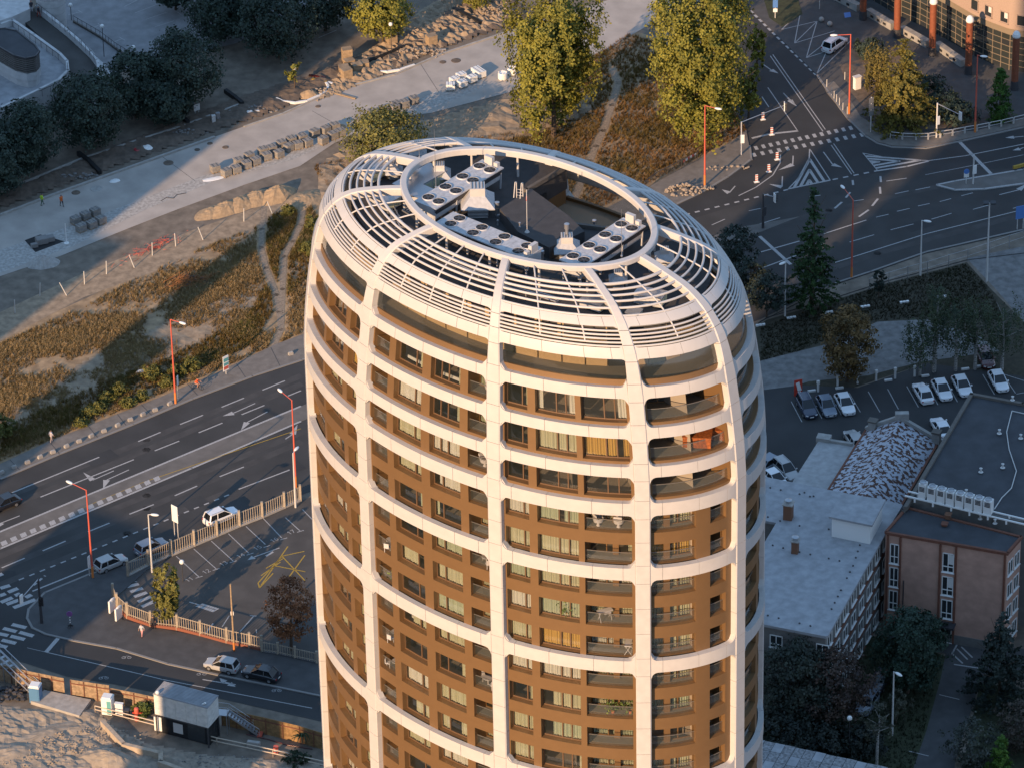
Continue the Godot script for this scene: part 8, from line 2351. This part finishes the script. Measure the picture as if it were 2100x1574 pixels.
func plants() -> void:
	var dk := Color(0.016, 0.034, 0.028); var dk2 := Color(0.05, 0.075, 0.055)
	var yg := Color(0.09, 0.1, 0.014); var yg2 := Color(0.25, 0.235, 0.035)
	var bk: Material = M.bark
	# dark rounded trees at the upper left
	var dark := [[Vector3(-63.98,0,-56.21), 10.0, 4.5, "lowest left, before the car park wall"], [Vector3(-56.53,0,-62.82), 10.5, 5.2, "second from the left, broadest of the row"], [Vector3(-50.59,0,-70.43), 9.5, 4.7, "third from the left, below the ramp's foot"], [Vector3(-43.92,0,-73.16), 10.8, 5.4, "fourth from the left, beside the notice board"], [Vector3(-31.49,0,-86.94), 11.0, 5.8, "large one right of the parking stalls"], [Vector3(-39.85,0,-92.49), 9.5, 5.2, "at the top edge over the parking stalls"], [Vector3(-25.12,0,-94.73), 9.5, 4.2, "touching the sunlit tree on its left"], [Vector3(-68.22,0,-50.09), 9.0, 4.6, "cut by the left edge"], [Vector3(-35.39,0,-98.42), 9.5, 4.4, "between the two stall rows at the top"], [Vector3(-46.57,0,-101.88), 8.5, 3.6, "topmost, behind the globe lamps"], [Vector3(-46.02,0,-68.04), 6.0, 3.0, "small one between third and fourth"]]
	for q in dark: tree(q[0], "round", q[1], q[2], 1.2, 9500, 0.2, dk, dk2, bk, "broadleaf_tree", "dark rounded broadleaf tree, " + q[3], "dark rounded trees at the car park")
	tree(Vector3(-17.05,0,-90.6), "round", 8.6, 4.2, 1.6, 8000, 0.19, yg, yg2, bk, "broadleaf_tree", "sunlit yellow-green tree at the top, beside the globe lamp")
	tree(Vector3(-4.04,0,-99.63), "round", 6.5, 3.2, 1.6, 4000, 0.19, yg, yg2, bk, "broadleaf_tree", "sunlit tree cut by the top edge above the broken slabs")
	tree(Vector3(-29.06,0,-77.23), "sparse", 4.2, 1.5, 1.6, 500, 0.15, yg, yg2, bk, "sapling", "thin young tree with few yellow leaves by the curved kerb")
	# poplars
	tree(Vector3(6.32,0,-62.76), "poplar", 27.0, 8.4, 0.8, 30000, 0.2, yg, yg2, bk, "poplar_tree", "tall lit poplar, left of the two at the top", "poplars at the junction")
	tree(Vector3(8.75,0,-68.77), "poplar", 17.0, 4.6, 2.0, 8000, 0.2, yg, yg2, bk, "poplar_tree", "shaded lower poplar behind the left tall one", "poplars at the junction")
	tree(Vector3(26.32,0,-60.27), "poplar", 28.5, 9.2, 0.8, 34000, 0.2, yg, yg2, bk, "poplar_tree", "tall lit poplar right of the pair, beside the junction", "poplars at the junction")
	tree(Vector3(34.66,0,-78.72), "poplar", 8.5, 1.6, 1.0, 2000, 0.19, yg, yg2, bk, "poplar_tree", "small lit poplar over the side street right of the tall one", "poplars at the junction")
	tree(Vector3(32.88,0,-66.34), "poplar", 9.0, 2.4, 0.8, 3000, 0.19, yg, yg2, bk, "poplar_tree", "young poplar in front of the side street's left kerb", "poplars at the junction")
	tree(Vector3(-16.23,0,-55.99), "round", 7.4, 6.0, 0.4, 9000, 0.18, Color(0.05, 0.06, 0.015), Color(0.2, 0.19, 0.05), bk, "bush", "broad sunlit bush rising behind the tower's far rim")
	# right-hand side
	tree(Vector3(38.37,0,-17.09), "spruce", 18.0, 3.6, 0.8, 9000, 0.17, Color(0.012, 0.035, 0.012), Color(0.04, 0.085, 0.022), bk, "spruce_tree", "tall dark ragged spruce between the avenue and the lawn")
	var sh := [[Vector3(29.17,0,-27.21), 5.6, 3.0, "against the tower's shoulder"], [Vector3(32.52,0,-14.69), 6.2, 2.8, "with visible trunk left of the spruce"], [Vector3(30.53,0,-19.34), 5.6, 2.4, "between shoulder and trunk tree"], [Vector3(47.06,0,-18.65), 3.9, 0.95, "tiny one on the pavement's edge"]]
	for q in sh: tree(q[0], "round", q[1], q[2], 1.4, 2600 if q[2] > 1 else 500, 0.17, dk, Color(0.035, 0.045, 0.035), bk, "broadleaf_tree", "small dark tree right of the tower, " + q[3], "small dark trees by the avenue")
	tree(Vector3(41.73,0,1.11), "round", 10.2, 3.5, 1.0, 7000, 0.17, Color(0.07, 0.05, 0.018), Color(0.2, 0.12, 0.04), bk, "autumn_tree", "rusty brown autumn tree behind the office bays")
	var bi := [[Vector3(50.85,0,0.1), 8.2, 2.4, "leftmost and thinnest"], [Vector3(52.68,0,-0.74), 12.6, 2.0, "tallest"], [Vector3(55.37,0,-0.86), 10.0, 2.6, "in the middle"], [Vector3(57.82,0,-1.11), 10.4, 2.8, "with the leaning white trunk"], [Vector3(61.15,0,-0.86), 10.2, 3.6, "broadest, at the right"]]
	for q in bi: tree(q[0], "weep", q[1], q[2], q[1] * 0.36, 2600, 0.12, Color(0.025, 0.045, 0.03), Color(0.07, 0.09, 0.04), M.birch_bark, "birch_tree", "weeping birch behind the office bays, " + q[3], "weeping birches")
	tree(Vector3(53.53,0,-63.67), "spruce", 13.6, 4.9, 0.2, 11000, 0.19, Color(0.08, 0.075, 0.012), Color(0.2, 0.17, 0.035), bk, "spruce_tree", "broad sunlit golden spruce at the junction corner")
	tree(Vector3(50.86,0,-72.28), "weep", 7.6, 2.2, 1.6, 3600, 0.14, Color(0.08, 0.07, 0.015), Color(0.19, 0.15, 0.035), bk, "weeping_conifer", "drooping golden conifer left of the broad golden spruce")
	tree(Vector3(66.84,0,-64.71), "cone", 7.8, 2.0, 0.1, 6000, 0.13, Color(0.02, 0.06, 0.008), Color(0.055, 0.13, 0.014), bk, "cypress_tree", "bright green conical cypress before the fifth red column")
	var ds := [[Vector3(50.45,0,-83.25), 2.8, 2.0, "left of the drooping conifer"], [Vector3(59.35,0,-66.13), 3.0, 3.4, "right of the golden spruce"], [Vector3(61.41,0,-64.68), 2.4, 3.0, "behind the hoop railing"], [Vector3(57.74,0,-70.73), 3.2, 2.6, "behind the golden spruce"]]
	for q in ds: tree(q[0], "round", q[1], q[2], 0.05, 2600, 0.15, dk, dk2, bk, "shrub", "dark low shrub at the junction corner, " + q[3], "dark shrubs at the junction corner")
	# lower right
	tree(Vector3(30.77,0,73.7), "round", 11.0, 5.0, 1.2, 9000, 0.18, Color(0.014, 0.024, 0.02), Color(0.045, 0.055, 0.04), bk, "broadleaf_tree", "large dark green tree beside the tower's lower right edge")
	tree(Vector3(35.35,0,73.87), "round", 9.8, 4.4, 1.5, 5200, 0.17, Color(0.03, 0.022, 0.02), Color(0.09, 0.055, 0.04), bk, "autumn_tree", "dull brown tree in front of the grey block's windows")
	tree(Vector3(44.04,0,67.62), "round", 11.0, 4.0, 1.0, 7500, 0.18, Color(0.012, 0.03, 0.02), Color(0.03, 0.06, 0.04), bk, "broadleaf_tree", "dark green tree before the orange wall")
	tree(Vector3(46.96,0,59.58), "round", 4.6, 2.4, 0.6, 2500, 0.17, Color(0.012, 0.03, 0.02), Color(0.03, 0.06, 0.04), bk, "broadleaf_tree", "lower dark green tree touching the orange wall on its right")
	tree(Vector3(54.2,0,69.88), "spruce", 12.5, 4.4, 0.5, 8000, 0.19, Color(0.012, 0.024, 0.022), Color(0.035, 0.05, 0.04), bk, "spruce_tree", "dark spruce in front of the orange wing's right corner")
	tree(Vector3(49.87,0,81.56), "sparse", 5.6, 3.4, 0.3, 2600, 0.15, Color(0.03, 0.04, 0.035), Color(0.08, 0.09, 0.075), bk, "bush", "pale grey-green bush right of the courtyard path")
	tree(Vector3(53.05,0,83.3), "cone", 5.0, 1.7, 0.1, 2600, 0.14, Color(0.04, 0.1, 0.012), Color(0.1, 0.19, 0.02), bk, "bush", "bright green bush at the bottom right")
	tree(Vector3(56.04,0,79.23), "round", 6.0, 3.6, 0.4, 3000, 0.16, Color(0.03, 0.026, 0.02), Color(0.08, 0.06, 0.045), bk, "bush", "brown bush cut by the right edge at the bottom")
	tree(Vector3(39.48,0,81.73), "sparse", 8.5, 2.4, 4.5, 700, 0.13, Color(0.03, 0.04, 0.03), Color(0.07, 0.07, 0.05), M.birch_bark, "birch_tree", "thin birch with pale trunk on the courtyard lawn")
	tree(Vector3(42.28,0,73.38), "sparse", 4.2, 1.9, 0.5, 900, 0.14, Color(0.04, 0.045, 0.03), Color(0.08, 0.08, 0.055), bk, "shrub", "airy shrub round the pale lower right lamp post")
	for q in [[Vector3(28.95,0,78.71), 5.0, 4.0, "nearest the tower"], [Vector3(33.83,0,78.88), 3.6, 3.6, "above the sheet roof"], [Vector3(37.89,0,79.03), 3.0, 3.0, "beside the globe lamp"]]: tree(q[0], "round", q[1], q[2], 0.1, 3000, 0.17, Color(0.01, 0.018, 0.016), Color(0.03, 0.038, 0.03), bk, "shrub", "dark undergrowth shrub at the lower right, " + q[2 + 1], "dark undergrowth shrubs")
	# left-hand side
	tree(Vector3(-40.33,0,51.13), "poplar", 8.9, 2.35, 0.5, 5200, 0.15, Color(0.09, 0.095, 0.02), Color(0.2, 0.19, 0.045), bk, "young_tree", "sunlit yellow-green tree behind the lower left picket fence")
	tree(Vector3(-26.05,0,56.58), "round", 9.6, 3.0, 1.8, 4200, 0.15, Color(0.13, 0.05, 0.02), Color(0.34, 0.14, 0.06), bk, "autumn_tree", "bare reddish-brown tree against the tower's lower left edge")
	tree(Vector3(-62.81,0,10.01), "round", 3.4, 1.9, 0.1, 1800, 0.15, Color(0.05, 0.06, 0.012), Color(0.13, 0.13, 0.03), bk, "bush", "olive bush cut by the left edge above the pavement")
	var sv: Array = vv([-45.11,-2.85,-40,-4.73,-41.96,-3.42,-43.07,-1.16,-50.32,1.97,-48.83,0.43,-52.32,5.06,-51.1,4.2,-53.31,7.49,-47.71,3.21,-46.09,1.68,-25.8,-39.28,-26.16,-33.01,-29.1,-43.25])
	for k in sv.size(): tree(v3(sv[k]), "round", [1.9, 1.7, 1.5, 1.3, 1.2, 1.4, 1.0, 1.1, 0.9, 1.0, 1.0, 1.8, 1.6, 1.2][k], [1.3, 1.5, 1.2, 1.0, 1.1, 1.1, 1.2, 1.0, 1.0, 1.0, 0.9, 1.2, 1.2, 0.9][k], 0.05, 900, 0.13, Color(0.05, 0.06, 0.012), Color(0.17, 0.16, 0.035), bk, "verge_shrub", "green roadside shrub at the dry field's edge, " + ["largest, beside the white plastic", "tallest right of the red lamp", "just left of the red lamp's shaft", "below the red lamp's sign", "lower of two at mid verge", "upper of two at mid verge", "lowest left", "second from the lower left", "flattest at lower left", "midway along the verge", "small, left of the white plastic", "by the tower's rim, middle", "by the tower's rim, lower", "beside the sand heaps"][k], "roadside shrubs")
	tree(Vector3(-42.47,0,68.98), "round", 1.7, 1.2, 0.05, 900, 0.13, Color(0.05, 0.08, 0.015), Color(0.12, 0.15, 0.03), bk, "shrub", "lit green shrub behind the orange fire point")
	tree(Vector3(-24.78,0,78.32), "round", 1.3, 1.6, 0.05, 900, 0.14, Color(0.014, 0.028, 0.014), Color(0.04, 0.06, 0.025), bk, "shrub", "dark shrub beside the tower's foot edge below the palm")
	var o := thing("palm", "small palm with spreading fronds inside the ochre hoarding", "tree", Vector3(-24.32,0,74.85))
	var b := MB.new(); b.tube(Vector3.ZERO, Vector3(0, 1.0, 0), 0.14, 0.12); obj("trunk", b, M.bark, o)
	for k in 16:
		b = MB.new(); b.col = Color(0.02, 0.045, 0.022).lerp(Color(0.05, 0.08, 0.03), rng.randf())
		var a := TAU * k / 16.0; var rise := rng.randf_range(0.1, 0.9)
		var last := Vector3(0, 1.0, 0)
		for j in 5:
			var q := Vector3(cos(a) * 0.26 * (j + 1), 1.0 + rise * sin((j + 1) * 0.62), sin(a) * 0.26 * (j + 1))
			var side := Vector3(-sin(a), 0, cos(a)) * 0.16 * (1.0 - j * 0.17)
			b.face(last - side, last + side, q + side * 0.8, q - side * 0.8, Vector3.UP); last = q
		obj("frond", b, M.leaf, o)
	grass()

func tufts(called: String, pts: Array, n: int, h: float, ca: Color, cb: Color, avoid: Array, patch := 0.0) -> void:
	var poly := pv(pts)
	var lo := poly[0]; var hi := poly[0]
	for p in poly: lo = lo.min(p); hi = hi.max(p)
	var b := MB.new()
	for k in 7:
		var a := TAU * k / 7.0 + k; var d := Vector3(cos(a), 0, sin(a)); var s := Vector3(-sin(a), 0, cos(a)) * 0.05
		var p := d * 0.1; var t := p + d * 0.28 + Vector3(0, 0.55 + 0.4 * ((k * 3) % 5) / 5.0, 0)
		b.tri(p - s, p + s, t); b.tri(p + s, p - s, t)
	var m := MultiMesh.new()
	m.transform_format = MultiMesh.TRANSFORM_3D; m.use_colors = true; m.mesh = b.mesh()
	var ts := []; var cs := []
	var ns := FastNoiseLite.new(); ns.seed = 3; ns.frequency = 0.09
	var tries := 0
	while ts.size() < n and tries < n * 6:
		tries += 1
		var p := Vector2(rng.randf_range(lo.x, hi.x), rng.randf_range(lo.y, hi.y))
		if not Geometry2D.is_point_in_polygon(p, poly): continue
		var g := ns.get_noise_2dv(p)
		if rng.randf() < patch * (0.6 - g * 1.6): continue
		var skip := false
		for q in avoid:
			for k in q.size() - 1:
				if p.distance_to(Geometry2D.get_closest_point_to_segment(p, q[k], q[k + 1])) < 0.65: skip = true
		if skip: continue
		var s := h * rng.randf_range(0.5, 1.4)
		ts.append(Transform3D(Basis(Vector3.UP, rng.randf() * TAU).scaled(Vector3(s * 1.2, s, s * 1.2)), v3(p)))
		cs.append(ca.lerp(cb, clampf(0.5 + g * 1.3 + rng.randfn(0, 0.25), 0, 1)))
	m.instance_count = ts.size()
	for k in ts.size():
		m.set_instance_transform(k, ts[k]); m.set_instance_color(k, cs[k])
	var o := MultiMeshInstance3D.new()
	o.name = numbered(self, called); o.multimesh = m; o.material_override = M.leaf
	add_child(o, true)
	tag(o, {"dry_grass": "dry tawny grass covering the open field left of the tower", "far_dry_grass": "dry brown grass on the slope between the poplars", "verge_grass": "greener tall grass along the upper pavement", "shade_grass": "dark shaded grass of the lawn right of the tower", "courtyard_grass": "dark grass of the courtyard at the lower right"}[called], "grass", "", "stuff")

func grass() -> void:
	var tr := [vv([-32.32,-45.57,-32.4,-39.56,-32.37,-34.77,-31.58,-29.51,-29.99,-22.7,-29.56,-18.45,-29.19,-14.13,-30.06,-9.92]), vv([-27.06,-46.64,-27.36,-40.37,-28.28,-36.23,-29.32,-32.39,-29.28,-24.13,-29.25,-18.44,-29.19,-14.13]), vv([14.77,-81.73,15.52,-77.48,14.47,-71.27,13.14,-64.09,11.98,-59.83,11.09,-55.86,10.01,-51.3,8.2,-42.94])]
	tufts("dry_grass", vv([-66.82,7.84,-64.71,-12.16,-54.15,-21.27,-47.03,-28.92,-33.51,-40.25,-25.92,-44.66,-22.52,-35.36,-26.51,-13.31,-36.94,-4.6,-50.53,5.69,-62.66,15.2,-66.02,17.79]), 26000, 0.5, Color(0.3, 0.2, 0.09), Color(0.46, 0.35, 0.2), tr, 0.95)
	tufts("verge_grass", vv([-62.74,14.1,-57.1,9.34,-50.64,3.77,-43.88,-1.43,-37.02,-6.69,-32.55,-10.84,-30.31,-18.48,-25.54,-28.02,-25.94,-45.69,-31.03,-43.33,-33.49,-39.61,-30.59,-28.23,-33.97,-16.24,-44.09,-7.21,-54.66,0.43,-63.2,7.99]), 14000, 0.55, Color(0.24, 0.15, 0.045), Color(0.14, 0.15, 0.035), tr, 0.5)
	tufts("far_dry_grass", vv([-26.17,-56.16,-9.18,-60.75,1.39,-64.33,7.63,-79.23,17.44,-91.64,26.06,-85.49,32.7,-62.96,30.28,-60.64,23.44,-54.01,8.78,-39.72,-22.02,-42.95]), 22000, 0.5, Color(0.3, 0.16, 0.05), Color(0.24, 0.18, 0.06), tr, 0.4)
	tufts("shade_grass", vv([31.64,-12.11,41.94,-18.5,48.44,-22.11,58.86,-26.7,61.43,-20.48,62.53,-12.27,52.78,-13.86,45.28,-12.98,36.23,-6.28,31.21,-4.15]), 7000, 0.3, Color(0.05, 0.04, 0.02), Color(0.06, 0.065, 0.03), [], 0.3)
	tufts("courtyard_grass", vv([28.03,55.46,35.68,58.68,42.52,56.98,48.38,60.6,46.96,67.73,44,80.62,41.22,88.61,26.28,88.08]), 6000, 0.35, Color(0.02, 0.035, 0.02), Color(0.05, 0.06, 0.03), [], 0.3)

func details() -> void:
	pass
